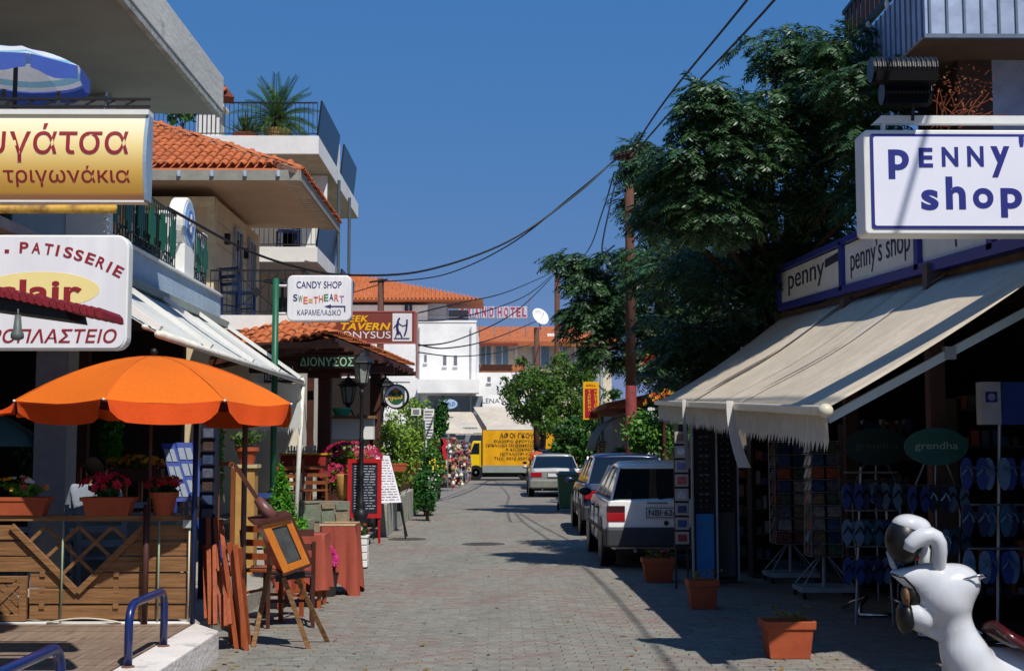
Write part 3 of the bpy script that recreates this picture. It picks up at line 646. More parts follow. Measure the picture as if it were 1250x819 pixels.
q=at(123,254,Y); b=B(); b.tube([(-6.0,Y+.1,q.z+.0),(at(136,254,Y).x,Y+.1,q.z+.012)],.025,10); build(b,'sign_bracket',mat('rusty_yellow_pipe','C79A3C',.6,.3,9,.2,col2='6A4020',thr=(.45,.7)),label='rusty yellow pipe bracket from which the patisserie sign hangs',cat='bracket',smooth=True)
# upper yellow curved sign
Y=7.6; s=thing('hanging_sign','yellow bulging sign with wine red Greek lettering hung above the patisserie sign','sign',at(60,245,Y))
c0,c1=at(-170,243,Y),at(177,140,Y); H=c1.z-c0.z
goldm=bpy.data.materials.new('gold_gradient'); goldm.use_nodes=True; n=goldm.node_tree; bs=n.nodes['Principled BSDF']; tc=n.nodes.new('ShaderNodeTexCoord'); sx=n.nodes.new('ShaderNodeSeparateXYZ'); n.links.new(tc.outputs['Object'],sx.inputs[0])
cr=n.nodes.new('ShaderNodeValToRGB'); mr=n.nodes.new('ShaderNodeMapRange'); mr.inputs[1].default_value=0; mr.inputs[2].default_value=H; n.links.new(sx.outputs[2],mr.inputs[0]); n.links.new(mr.outputs[0],cr.inputs[0])
el=cr.color_ramp.elements; el[0].position=.06; el[0].color=(*lin('9A6A4A'),1); el[1].position=.95; el[1].color=(*lin('EFE6C6'),1)
for p_,c_ in ((.1,'C8943A'),(.35,'DDB25A'),(.62,'E8D08A')): x=el.new(p_); x.color=(*lin(c_),1)
n.links.new(cr.outputs[0],bs.inputs['Base Color']); bs.inputs['Roughness'].default_value=.4
def bulge(f): return -.05*math.sin(PI*f)
b=B(); b.grid(lambda u,v: V((c0.x+(c1.x-c0.x)*u,Y+.04+bulge(v)*1.0-.02,c0.z+H*v)),1,14); build(b,'face',goldm,s,smooth=True)
b=B(); b.prism([(c1.x+.001,Y+.02+bulge(v/14),c0.z+H*v/14) for v in range(15)]+[(c1.x+.001,Y+.11,c1.z),(c1.x+.001,Y+.11,c0.z)],(.02,0,0)); build(b,'end_cap',mat('shaded_side_cap','8FA3B8',.5),s)  # blue-grey carries the shadow on the sign's right side
b=B(); b.prism([(c1.x-.0,Y+.019,c0.z-.012),(c1.x-.0,Y+.11,c0.z-.012),(c1.x-.0,Y+.11,c0.z-.001),(c1.x-.0,Y+.019,c0.z-.001)],(c0.x-c1.x,0,0)); b.prism([(c1.x+.021,Y+.0,c1.z+.001),(c1.x+.021,Y+.11,c1.z+.001),(c1.x+.021,Y+.11,c1.z+.03),(c1.x+.021,Y+.0,c1.z+.03)],(c0.x-c1.x,0,0)); build(b,'edge_trim',whitem,s)
def bp(px,py):
    q=at(px,py,Y); f=(q.z-c0.z)/H; q.y=Y+.02+bulge(f)-.002; return q
tl=lambda z0: None
halo=mat('cream_halo','EBDDBB',.5,.02,5,0,det=0)
def gtxt(string,xl,xr,yt,yb,bold):
    a,c=bp(xl,(yt+yb)/2),bp(xr,(yt+yb)/2); z1,z0=bp(0,yt),bp(0,yb); u=(z1-z0); u.normalize(); cen=(a+c)/2
    def bend(o,k):
        for v in o.data.vertices: f=(v.co.z+OFF[s].z-c0.z)/H; v.co.y=Y+.02+bulge(f)-k-OFF[s].y
    if string[0]!='-': o1=txt(string,(cen.x,cen.y-.001,cen.z),c.x-a.x,(z1-z0).length,halo,s,XR,u,bold=bold+.01,lift=.0,depth=.0,name='lettering_outline'); bend(o1,.0008)
    if 1: o2=txt(string,(cen.x,cen.y-.004,cen.z),c.x-a.x-.006,(z1-z0).length-.006,maroon,s,XR,u,bold=bold,lift=.0,depth=.0); bend(o2,.0035 if string[0]!='-' else .0015)
gtxt('υγάτσα',-14,159,150,200,.004); gtxt('Μπο',-118,-22,150,196,.004)
gtxt('- τριγωνάкια',-12,160,203,229,.007)
# truss bar over it, chain link, striped umbrella
b=B(); q=at(177,112,Y)
for z in (0,.045): b.bar((-6.2,Y+.12,q.z+z-.06),(q.x,Y+.12,q.z+z-.06),.02,.014)

for k in range(int((q.x+6.2)/.12)): x=-6.2+k*.12; b.bar((x,Y+.12,q.z-.05),(x+.06,Y+.12,q.z-.02),.01,.01); 
t=build(b,'sign_bracket',dark,label='black lattice bracket bar holding up the yellow Greek sign',cat='bracket')
b=B(); q=at(122,136,Y); chain(b,(q.x,Y+.12,q.z),(q.x,Y+.12,at(122,106,Y).z),5,.014); build(b,'chain',chrome,s)
Y=8.2; ap=at(20,60,Y); t=thing('striped_umbrella','blue and white striped parasol hanging open under the slab at the top left','umbrella',(ap.x,Y,ap.z-1))
RR2=(108-20)/F*Y*1.02; z0=at(0,88,Y).z
bl=[fabricmat('stripe_blue','6C8AD0',.3),fabricmat('stripe_white','DDE2EC',.3),fabricmat('stripe_cyan','8CC0D8',.3),fabricmat('valance_blue','4A68C0',.3)]
for k in range(8):
    for j,(f0,f1,mi) in enumerate(((0,.45,0),(.45,.82,1),(.82,.93,2),(.93,1,1))):
        def fn(u,v,k=k,f0=f0,f1=f1):
            f=f0+(f1-f0)*v; a1=2*PI*(k-.35)/8; a2=a1+2*PI/8; p=V((math.cos(a1),math.sin(a1),0)).lerp(V((math.cos(a2),math.sin(a2),0)),u)*RR2*f
            return V((ap.x+p.x,Y+p.y,ap.z-(ap.z-z0)*f**1.8-.015*math.sin(PI*u)*f))
        b=B(); b.grid(fn,4,3); build(b,'canopy_panel',bl[mi],t,smooth=True)
    b=B(); a1=2*PI*(k-.35)/8+.03; a2=a1+2*PI/8-.06
    b.grid(lambda u,v: V((ap.x,Y,z0-.0-.1*v*(1-.15*math.cos(2*PI*u))))+V((math.cos(a1),math.sin(a1),0)).lerp(V((math.cos(a2),math.sin(a2),0)),u)*RR2,6,2); build(b,'valance',bl[3],t,smooth=True)
b=B(); b.tube([(ap.x,Y,ap.z),(ap.x,Y,ap.z-.5)],.015); build(b,'pole',dark,t)
# small red tiled canopy with hanging lamp
Y=6.2; t=thing('small_tiled_canopy','small sloping canopy of red tiles on a black board in front of the patisserie sign','canopy',at(0,385,Y))
a,c=at(-90,338,Y),at(128,384,Y); d=(c-a); 
b=B(); b.hexa([at(-90,366,Y),at(83,390,Y),at(83,390,Y)+V((0,.3,0)),at(-90,366,Y)+V((0,.3,0)),at(-90,350,Y),at(80,377,Y),at(80,377,Y)+V((0,.3,0)),at(-90,350,Y)+V((0,.3,0))]); build(b,'board',mat('black_green_board','10140F',.6),t)
n=24; redt=mat('red_tile','7E1620',.6,.2,20,.2)
for k in range(n):
    p=a.lerp(c,k/n); q=a.lerp(c,(k+1.25)/n); b=B(); b.prism([(p.x,Y-.05,p.z-.012),(p.x,Y-.05,p.z+.012),(p.x+.02,Y-.05,p.z+.022),(q.x-.008,Y-.05,q.z+.012),(q.x-.004,Y-.05,q.z-.018),(q.x-.02,Y-.05,q.z-.02)],(0,.35,0)); build(b,'tile',redt,t)
q=at(25,378,Y); b=B(); b.tube([(q.x,Y-.03,q.z),(q.x,Y-.03,at(25,392,Y).z)],.004); b.lathe((q.x,Y-.03,at(25,416,Y).z),[(.012,0),(.03,.01),(.03,.03),(.02,.05),(.014,.12)],12); build(b,'hanging_lamp',mat('grey_lamp','5A625E',.5),label='small grey bulb lamp hanging under the red tiled canopy',cat='lamp',smooth=True)
# ---- cream house with tiled hip roof
t=thing('cream_house','cream house with an orange tiled hip roof and deep eaves beyond the patisserie','house',(-7,24.5,0))
HX=-5.06
b=B(); b.box(-12,HX,23.0,27.4,0,6.05); build(b,'wall',cream,t)
b=B(); b.box(HX-.12,HX+.02,22.97,23.15,3.9,6.05); b.box(-9,HX+.02,22.96,23.0,5.86,6.05); build(b,'corner_trim',mat('cream_trim','D9C79F',.8),t)
for z in (4.35,4.8,5.25,5.65):
    b=B(); b.box(HX,HX+.006,23.2,27.39,z,z+.02); build(b,'siding_joint',mat('cream_shadow','B79E78',.9),t)
window(t,(-5.95,22.985,5.0),1.1,1.6,white,XR)
for y in (25.0,26.4): window(t,(HX+.01,y,4.85),.7,1.9,mat('grey_frame','A9AFB4',.5),V((0,1,0)))
for y in (23.9,24.7,25.7): b=B(); b.box(HX,HX+.1,y,y+.1,5.35,5.55); build(b,'wall_lamp',dark,t)
ez=6.3
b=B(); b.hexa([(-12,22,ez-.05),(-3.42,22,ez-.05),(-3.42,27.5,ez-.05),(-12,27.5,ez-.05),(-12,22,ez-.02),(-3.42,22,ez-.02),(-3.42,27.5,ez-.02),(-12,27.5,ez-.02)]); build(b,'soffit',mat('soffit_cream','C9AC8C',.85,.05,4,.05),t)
b=B(); b.box(-12,-3.4,21.96,22.0,ez-.16,ez+.02); build(b,'fascia_board',mat('fascia_grey','8D8A80',.8),t)
b=B(); b.box(-3.42,-3.38,22.0,27.5,ez-.16,ez+.02); build(b,'fascia_board',mat('fascia_grey','8D8A80',.8),t)
for k in range(8): x=-3.75-k*.56; b=B(); b.box(x-.025,x+.025,21.9,21.957,ez-.1,ez-.0); build(b,'rafter_end',mat('pale_blue_end','A5B7C9',.6),t)
for k in range(26): y=22.3+k*.2; b=B(); b.box(-3.75,-3.44,y,y+.09,ez-.1,ez-.055); build(b,'bracket',mat('soffit_light','CDBFA8',.8),t)
A=V((-3.4,22,ez)); hip=V((-7.4,26,8.2)); b=B()
b.add([(-12,22,ez),tuple(A),tuple(hip),(-12,26,8.2),(-3.4,27.5,ez),(-12,27.5,ez)],[(0,1,2,3),(1,4,2),(4,5,3,2)]); build(b,'roof_deck',terr,t)
W=V((0,4,1.9)).normalized(); U=V((1,0,0))
def ins(p):
    f=(p.y-22)/4; return 0<=f<1 and p.x<A.x+(hip.x-A.x)*f-.05 and p.x>-8.8
used=tile_slope(t,(-9,21.93,ez+.01),U,W,ins,36,17,su=.16,sw=.28,limit=260,prio=lambda p:-p.x*.6+(p.y-22)*1.2)
U2=V((0,1,0)); W2=V((-4,0,1.9)).normalized()
def ins2(p):
    f=(A.x-p.x)/4; return p.y>22+4*f and p.y<27.5-1.5*f
tile_slope(t,(-3.36,22,ez+.01),U2,W2,ins2,34,14,su=.16,sw=.3,limit=300,prio=lambda p:-p.x,used=used)
n=19
for k in range(n):
    p=A.lerp(hip,k/n)+ZU*.03; q=A.lerp(hip,(k+1.15)/n)+ZU*.05; b=B(); b.tube([p,q],[.085,.07],8); build(b,'ridge_tile',terr,t,smooth=True)
    b=B(); side=V((1,-1,0)).normalized(); b.bar(p+V((-.08,-.08,-.03)),q+V((-.08,-.08,-.03)),.1,.09); build(b,'mortar',terrm,t)
# balcony of the cream house
b=B(); b.box(-5.2,-3.37,22.5,27,3.62,3.9); build(b,'balcony_slab',white,t)
railing(t,(-5.0,22.55,3.9),(-3.42,22.55,3.9),.78,11,dark,.006,name='balcony_railing',mid=.6)
railing(t,(-3.4,22.6,3.9),(-3.4,27,3.9),.78,26,dark,.006,name='balcony_railing',mid=.6)
b=B(); c_=V((-4.2,22.55,4.3)); 
for dx,dz in ((.35,.3),(-.35,.3),(.35,-.3),(-.35,-.3)): b.bar(c_,c_+V((dx,0,dz)),.014,.014)
b.prism([c_+V((0,-.02,.09)),c_+V((.09,-.02,0)),c_+V((0,-.02,-.09)),c_+V((-.09,-.02,0))],(0,.03,0)); build(b,'railing_ornament',dark,t)
def chair_(loc,rz,m,label,h=.9,cat='chair',group=None,slats=True,seatm=None):
    t=thing('chair',label,cat,(0,0,0),group); sz=.45; 
    for x in (-.2,.2):
        b=B(); b.bar((x,-.2,0),(x,-.2,sz),.035,.035); build(b,'leg',m,t)
        b=B(); b.bar((x,.2,0),(x,.2,sz),.035,.035); b.bar((x,.2,sz),(x,.26,h),.035,.03); build(b,'leg',m,t)
    b=B(); b.box(-.22,.22,-.23,.22,sz,sz+.03); build(b,'seat',seatm or m,t,bev=.005)
    for k in range(3): b=B(); z=sz+.15+k*.13; b.bar((-.2,.22+.02*k,z),(.2,.22+.02*k,z),.02,.06); build(b,'back_slat',m,t)
    b=B(); b.bar((-.2,-.2,.2),(.2,-.2,.2),.02,.025); b.bar((-.2,-.2,.25),(-.2,.2,.25),.02,.025); b.bar((.2,-.2,.25),(.2,.2,.25),.02,.025); build(b,'stretcher',m,t)
    t.location=loc; t.rotation_euler=(0,0,rz); OFF[t]=V(loc); return t
ch=chair_((-4.65,23.2,3.9),R(150),mat('dark_blue_paint','1A2850',.35),'dark blue slatted chair standing on the cream house balcony, left of the table')
b=B(); b.lathe((-3.9,23.4,3.9),[(.2,0),(.03,.03),(.025,.66),(.35,.68),(.35,.7)],16); build(b,'balcony_table',dark,label='small dark round table on the cream house balcony',cat='table')
# ---- terrace building with palm
t=thing('terrace_building','white apartment building with stacked balconies, dark windscreens and a roof terrace','building',(-7,32,0))
b=B(); b.box(-12,-4.6,30,36,0,7.95); build(b,'wall',mat('cream_white','E2D8C4',.85,.04,5,.1),t)
b=B(); b.box(-12,-3.93,28,36,7.96,8.36); build(b,'terrace_slab',white,t,bev=.01)
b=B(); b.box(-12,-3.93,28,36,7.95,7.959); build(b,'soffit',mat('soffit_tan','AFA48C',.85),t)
b=B(); b.box(-12,-3.93,28,35,5.60,5.93); build(b,'balcony_slab',white,t,bev=.01)
railing(t,(-7.6,28.05,8.36),(-3.97,28.05,8.36),.74,38,dark,.006,.01,name='terrace_railing')
railing(t,(-12,28.05,8.36),(-8.2,28.05,8.36),.74,20,dark,.006,.01,name='terrace_railing')
b=B(); b.box(-6.95+.35,-6.1,28.1,28.6,8.0,9.0); build(b,'pier',white,t); b=B(); b.box(-6.7,-6.0,28.0,28.7,9.0,9.06); build(b,'pier_cap',white,t)
pan=mat('dark_windscreen','1C2430',.3,.1,5,.05)
for (y0,y1,z) in ((28.1,31.3,8.36),(32.2,35,8.36),(28.15,31.2,5.95),(32.0,34.8,5.2)):
    b=B(); b.hexa([(-3.99,y0,z),(-3.95,y0,z),(-3.95,y1,z),(-3.99,y1,z),(-3.99+.08,y0,z+.78),(-3.95+.08,y0,z+.78),(-3.95+.08,y1,z+.78),(-3.99+.08,y1,z+.78)]); build(b,'windscreen_panel',pan,t)
    b=B(); b.bar((-3.89,y0,z+.79),(-3.89,y1,z+.79),.03,.03); build(b,'handrail',dark,t)
b=B(); b.box(-4.05,-3.97,31.35,32.1,8.36,9.1); build(b,'panel_pier',white,t)
railing(t,(-6.0,28.05,5.93),(-3.97,28.05,5.93),.74,20,dark,.006,.01,name='balcony_railing')
for y in (31.0,33.2): b=B(); b.tube([(-3.85,y,4.6),(-3.85,y,8.0)],.04,8); build(b,'steel_post',mat('post_grey','4E5860',.5),t)
b=B(); b.box(-5.0,-4.0,30,30.05,5.95,7.9); build(b,'white_panel',white,t)
for y in (31.3,33.5): window(t,(-4.59,y,6.9),1.2,1.8,white,V((0,1,0)))
window(t,(-4.95,29.985,4.6),.5,.9,mat('dark_frame','33302C',.6),XR)
ch2=copy_tree(ch,(-4.7,28.8,5.94),R(200),'dark chair standing behind the white balcony railing of the upper apartment')
# palm in pot
p=at(338,161,29); t=thing('potted_palm','bushy green palm in a pale round pot on the roof terrace','palm',(p.x,29,8.36))
b=B(); b.lathe((p.x,29,8.37),[(.22,0),(.27,.15),(.29,.3),(.31,.31),(.31,.36),(.26,.36)],18); build(b,'pot',mat('straw_pot','C9A263',.8),t)
b=B(); top=V((p.x,29,8.95)); b.tube([(p.x,29,8.6),(p.x,29,9.05)],[.16,.12],10); build(b,'trunk',mat('palm_trunk','4A2E1E',.9,.3,20,.5),t)
plm=leafmat('palm_leaf','24441C','5A7E34')
for i in range(54):
    a=i*2.399; el=R(80-105*((i+.5)/54)**.85); L=random.uniform(.85,1.12); b=B(); pts=[]; d=V((math.cos(a)*math.cos(el),math.sin(a)*math.cos(el),math.sin(el))); q=V(top); 
    for k in range(12): pts.append(V(q)); q=q+d*L/11; d=(d+V((0,0,-.085*(1.1-abs(math.sin(el))*.5)))).normalized()
    b.tube(pts,[.014*(1-k/14) for k in range(12)],4)
    for k in range(2,12):
        dd=(pts[k]-pts[k-1]).normalized(); s=dd.cross(ZU)
        if s.length<.1: s=V((1,0,0))
        s.normalize(); n_=s.cross(dd)
        for h_ in (0,.5):
            pp=pts[k-1].lerp(pts[k],h_)
            for sg in (-1,1):
                tip=pp+(dd*.75+s*sg*.6+n_*.25).normalized()*(.26*(1-abs(k-6)/11)); b.add([pp,pp+dd*.02+(tip-pp)*.5,tip,pp-dd*.015+(tip-pp)*.5],[(0,1,2,3)])
    build(b,'frond',plm,t)
q=at(300,161,28.6); t=thing('terracotta_potted_shrub','small spiky shrub in a terracotta bowl left of the palm on the terrace','potted plant',(q.x,28.6,8.36))
b=B(); b.lathe((q.x,28.6,8.37),[(.2,0),(.28,.14),(.3,.16)],14); build(b,'bowl',potm,t)
b=B(); 
for i in range(70):
    a=random.random()*6.28; e=R(random.uniform(10,85)); L=random.uniform(.35,.75); d=V((math.cos(a)*math.cos(e),math.sin(a)*math.cos(e),math.sin(e))); s=d.cross(ZU).normalized()*.02; p0=V((q.x,28.6,8.5)); b.add([p0-s,p0+s,p0+d*L*.6+s,p0+d*L,p0+d*L*.6-s],[(0,1,2,3,4)])
build(b,'foliage',plm,t)
q=at(225,145,28.6); tree((q.x,28.6,8.36),blobs((q.x,28.6,9.0),(.42,.3,.35),5,.55),240,.09,'1F4418','4A7A2E','small leafy bush on the terrace left of the white pier',.03,'bush','bush')
# ================= TAVERNA (left middle)
TW=mat('taverna_platform','7F7A6C',.9,.2,8,.4)
b=B(); b.add([(-9,21.3,0),(-3.3,21.3,0),(-2.75,25,0),(-2.75,34,0),(-9,34,0),(-9,21.3,.42),(-3.3,21.3,.42),(-2.75,25,.42),(-2.75,34,.42),(-9,34,.42)],[(0,1,6,5),(1,2,7,6),(2,3,8,7),(3,4,9,8),(4,0,5,9),(5,6,7,8,9)])
struct(b,'terrace_platform',TW)
# stone clad planter wall: front and street side
t=thing('planter_wall','low planter wall of irregular grey stone slabs in front of the tavern','wall',(-3,22.6,0))
L0=gp(392,664); L1=gp(462,662); wy=L0.y
b=B(); b.box(L0.x-1.2,-2.55,wy,wy+.3,0,.72); build(b,'core',TW,t)
x=L0.x-1.15; 
while x<-2.6:
    w2=random.uniform(.22,.42); z=.02
    while z<.7:
        h=random.uniform(.17,.36); h=min(h,.72-z)
        if h<.1: h=.72-z+.0
        m=.015; xr=min(x+w2,-2.56); b=B(); P4=[(x+m+random.uniform(0,.03),z+m),(xr-m,z+m+random.uniform(0,.02)),(xr-m-random.uniform(0,.03),z+h-m),(x+m,z+h-m-random.uniform(0,.02))]
        b.prism([(a,wy-.001,c) for a,c in P4][::-1],(0,-random.uniform(.012,.03),0)); build(b,'stone',(stone,mat('stone_brown','8F8168',.85,.2,9,.5),mat('stone_green','78816F',.85,.2,9,.5))[random.randrange(3)],t); z+=h
        if z>.68: break
    x+=w2
# second wall along the street (slabs standing)
S0,S1=gp(472,655),gp(515,622); t=thing('street_planter_wall','low wall of upright grey stone slabs running along the street beside the tavern','wall',(S0.x,S0.y,0))
n=16
for k in range(n):
    p=S0.lerp(S1,k/n); q=S0.lerp(S1,(k+.93)/n); b=B(); h=.62+random.uniform(-.03,.03); b.hexa([V((p.x-.12,p.y,0)),V((p.x,p.y,0)),V((q.x,q.y,0)),V((q.x-.12,q.y,0)),V((p.x-.12,p.y,h)),V((p.x,p.y,h)),V((q.x,q.y,h)),V((q.x-.12,q.y,h))]); build(b,'stone',stone,t,bev=.01)
# pergola tiled roof
t=thing('tavern_pergola','wooden tavern pergola with a low orange tiled roof and dark beams','pergola',(-4,26,.42))
Cn=at(406,409,21.0); Lf=at(256,437,21.3); Rt=at(503,448,31.5); Lb=at(255,399,26.5); Cb=at(404,402.5,26.5)
Cb=V((Cn.x-.35,22.42,3.60)); Lb=V((Lf.x-.3,22.42,3.66)); Rb=V((Rt.x-1.3,31.0,3.72))
b=B(); b.add([Lf,Cn,Cb,Lb],[(0,1,2,3)]); b.add([Cn,Rt,Rb,Cb],[(0,1,2,3)]); b.add([Lf-ZU*.08,Cn-ZU*.08,Rt-ZU*.08,Rb-ZU*.08,Cb-ZU*.08,Lb-ZU*.08],[(5,4,1,0),(4,3,2,1)]); build(b,'roof_deck',wood4,t)
U=(Cn-Lf).normalized(); 
def slope(O,E,T0,T1,nu,nw,used):
    U=(E-O); Ln=U.length; U.normalize(); mid=(T0+T1)/2-(O+E)/2; W=(mid-U*mid.dot(U)); H=W.length; W.normalize()
    def ins(p):
        d=p-O; u=d.dot(U); w_=d.dot(W); f=w_/H
        l=(T0-O).dot(U)*f; r_=Ln+((T1-E).dot(U))*f
        return l-.02<=u<=r_+.02 and w_<H
    return tile_slope(t,O+ZU*.02-W*.06,U,W,ins,int(Ln/.17)+4,int(H/.3)+1,su=.17,sw=.3,limit=300,used=used)
us=slope(Lf,Cn,Lb,Cb,0,0,None); slope(Cn,Rt,Cb,Rb,0,0,us)
for a_,c_ in ((Lf,Cn),(Cn,Rt)): b=B(); b.bar(a_-ZU*.1,c_-ZU*.1,.08,.12); build(b,'eave_beam',wood4,t)
k=0
while k<12:
    f=k/11; p=Cn.lerp(Rt,f)-ZU*.16; b=B(); b.bar(p+V((.1,0,0)),p+V((-2.2,0,-.02)),.07,.1); build(b,'rafter',wood4,t); k+=1
for k in range(9):
    p=Lf.lerp(Cn,k/8)-ZU*.16; b=B(); b.bar(p,p+V((0,1.1,.12)),.06,.08); build(b,'rafter',wood4,t)
pillars=((396,24.6,.12,3.35),(458,27.5,.11,3.4),(378,30,.07,3.4))
for px,Y,w2,zt_ in pillars:
    p=at(px,560,Y); b=B(); b.box(p.x-w2,p.x+w2,Y-w2,Y+w2,.42,zt_-.1); build(b,'pillar',wood4 if px!=396 else mat('post_red_brown','4E2A1E',.6,.25,3,.2,stretch=(6,6,.6)),t,bev=.01)
p=at(396,452,24.5); b=B(); b.box(p.x-1.4,p.x+1.3,24.45,24.65,p.z-.05,p.z+.08); b.box(p.x-.3,p.x+.3,24.4,24.7,p.z-.14,p.z-.05); build(b,'crossbeam',wood4,t)
b=B(); b.box(-9,-3.0,33.5,33.8,.42,3.4); b.box(-9,-8.8,24,33.8,.42,3.4); build(b,'back_wall',mat('tavern_dark_wall','221915',.9),t)
p0,p1=at(455,500,33),at(545,500,33); 
# sign ΔΙΟΝΥΣΟΣ hanging
sg=mat('silver_green','9CC8A0',.4,.05,5,0)
Y=21.6; s=thing('tavern_name_board','dark board with pale green tavern lettering under the pergola eave','sign',at(395,445,Y))
c0,c1=at(364,449,Y),at(434,434,Y); b=B(); b.box(c0.x,c1.x,Y,Y+.03,c0.z,c1.z); build(b,'board',mat('board_black','14100E',.6),s)
txt('ΔΙΟΝΥΣΟΣ',((c0.x+c1.x)/2,Y-.004,(c0.z+c1.z)/2),(c1.x-c0.x)*.94,(c1.z-c0.z)*.72,sg,s,bold=.01)
Y=21.45; s=thing('restaurant_board','maroon hanging board with white Italian restaurant lettering, under the pergola beside the green post','sign',at(345,470,Y)); c0,c1=at(322,467,Y),at(363,446,Y)
b=B(); b.box(c0.x,c1.x,Y,Y+.03,c0.z,c1.z); b.box(c1.x-.15,c1.x-.05,Y,Y+.03,c1.z,c1.z+.06); build(b,'board',mat('board_maroon','4A1614',.6),s)
mid=(c0+c1)/2; txt('ITALIAN',(mid.x,Y-.004,mid.z+.08),.4,.09,lw,s); txt('RESTAURANT',(mid.x,Y-.004,mid.z-.05),.5,.1,lw,s)
# red Greek tavern sign
Y=24.0; s=thing('tavern_sign','brown-red sign with yellow GREEK TAVERN and white DIONYSUS lettering above the roof','sign',at(450,418,Y))
c0,c1=at(392,418,Y),at(506,381,Y)
b=B(); b.box(c0.x,c1.x,Y,Y+.08,c0.z,c1.z); build(b,'sign_box',mat('sign_brown_red','7C3A30',.5,.05,4,.02),s)
q0,q1=at(479,416.5,Y),at(503,382.5,Y); b=B(); b.box(q0.x,q1.x,Y-.004,Y,q0.z,q1.z); build(b,'picture_panel',lw,s)
b=B()
for z0_,z1_ in ((c0.z-.02,c0.z),(c1.z,c1.z+.02)): b.box(c0.x-.02,c1.x+.02,Y-.01,Y+.09,z0_,z1_)
b.box(c1.x,c1.x+.02,Y-.01,Y+.09,c0.z,c1.z); b.box(c0.x-.02,c0.x,Y-.01,Y+.09,c0.z,c1.z); build(b,'frame',mat('frame_pinkish','B0605A',.5),s)
def tx(st,xl,xr,yt,yb,m,**k):
    a,c=at(xl,(yt+yb)/2,Y),at(xr,(yt+yb)/2,Y); z1,z0=at(0,yt,Y).z,at(0,yb,Y).z; return txt(st,((a.x+c.x)/2,Y-.003,a.z),c.x-a.x,z1-z0,m,s,**k)
tx('GREEK',408,450,385,393,yellow,bold=.03,shear=.2); tx('TAVERN',416,477,394,403,yellow,bold=.03,shear=.25); tx('DIONYSUS',402,477,404.5,413,lw,bold=.0)
# emblem: two blue figures as ink strokes
ink=mat('ink_blue','2A2E6A',.6)
def pk(px,py): q=at(px,py,Y); q.y=Y-.008; return q
b=B()
for pts,r in (([(488,388),(486,391)],.022),([(486,392),(485,400),(487,407)],.03),([(485,395),(481,400)],.014),([(487,395),(492,398),(497,396)],.012),([(485,405),(483,412)],.016),([(488,405),(491,412)],.016),([(497,390),(497,393)],.02),([(497,394),(496,403),(494,409)],.022),([(481,413),(500,413)],.012)):
    b.tube([pk(*q) for q in pts],r*.8,6)
build(b,'picture',ink,s,kind='stuff')
b=B(); q=at(507,380,Y); b.tube([(q.x+.03,Y+.05,2.9),(q.x+.03,Y+.05,c1.z+.0)],.022,8); build(b,'sign_pole',mat('rusty_pole','A07A70',.6),s)
# round beer sign
Y=24.6; c=at(484,484,Y); s=thing('round_beer_sign','round white sign with a green and gold emblem on a black rim and bracket','sign',(c.x,Y,c.z-.25)); r0=.235
b=B(); b.lathe((c.x,Y,c.z),[(r0-.012,-.0),(r0,.01),(r0,.12),(r0-.012,.13)],32,'y'); build(b,'rim',blk,s)
b=B(); b.lathe((c.x-.01,Y-.004,c.z),[(r0-.03,0),(r0-.03,.003)],32,'y'); build(b,'face',lw,s)
b=B(); b.lathe((c.x-.01,Y-.009,c.z-.005),[(r0*.62,0),(r0*.62,.004)],28,'y'); build(b,'green_disc',mat('emblem_green','1E5A34',.5),s)
txt('Mythos',(c.x-.01,Y-.009,c.z-.02),.33,.13,mat('gold_letter','D8B24A',.5),s,r=(1,0,.12),bold=.03,shear=.2)
b=B(); b.lathe((c.x-.01,Y-.012,c.z+.11),[(.05,0),(.05,.004)],12,'y'); build(b,'crest',mat('crest_orange','C06A2A',.5),s)
b=B(); b.tube([(c.x-.5,Y+.06,c.z+.27),(c.x+.25,Y+.06,c.z+.27)],.012,6); b.tube([(c.x,Y+.06,c.z+.27),(c.x,Y+.06,c.z+.2)],.01,6); build(b,'bracket',dark,s)
# street lamps
gl=mat('lamp_glass','A8AEA4',.25,.05,5,0,alpha=.75)
def lantern(parent,c,s=1.0):
    c=V(c); f=B(); 
    for k in range(6):
        a=PI/3*k+.3; a2=PI/3*(k+1)+.3; lo=V((math.cos(a),math.sin(a),0))*.085*s; hi=V((math.cos(a),math.sin(a),0))*.145*s; hi2=V((math.cos(a2),math.sin(a2),0))*.145*s; lo2=V((math.cos(a2),math.sin(a2),0))*.085*s
        f.bar(c+lo,c+hi+ZU*.3*s,.016*s,.016*s); f.bar(c+hi+ZU*.3*s,c+hi2+ZU*.3*s,.018*s,.018*s); f.bar(c+lo,c+lo2,.018*s,.018*s)
    f.lathe(c+ZU*.31*s,[(.2*s,0),(.19*s,.02*s),(.1*s,.1*s),(.07*s,.11*s),(.06*s,.14*s),(.02*s,.17*s),(.02*s,.2*s),(.004,.23*s)],6); f.lathe(c-ZU*.08*s,[(.03*s,0),(.06*s,.04*s),(.09*s,.08*s)],8)
    o=build(f,'lantern',dark,parent)
    g=B()
    for k in range(6):
        a=PI/3*k+.3; a2=PI/3*(k+1)+.3; q=[V((math.cos(x),math.sin(x),0)) for x in (a,a2)]
        g.quad(c+q[0]*.08*s,c+q[1]*.08*s,c+q[1]*.138*s+ZU*.29*s,c+q[0]*.138*s+ZU*.29*s)
    build(g,'pane',gl,o)
p=gp(440,664); t=thing('street_lamp','black cast iron street lamp with a glass lantern in front of the tavern','street lamp',(p.x,p.y,0),'black lanterns outside the tavern')
X_,Y_=p.x,p.y; zl=at(440,468,Y_).z
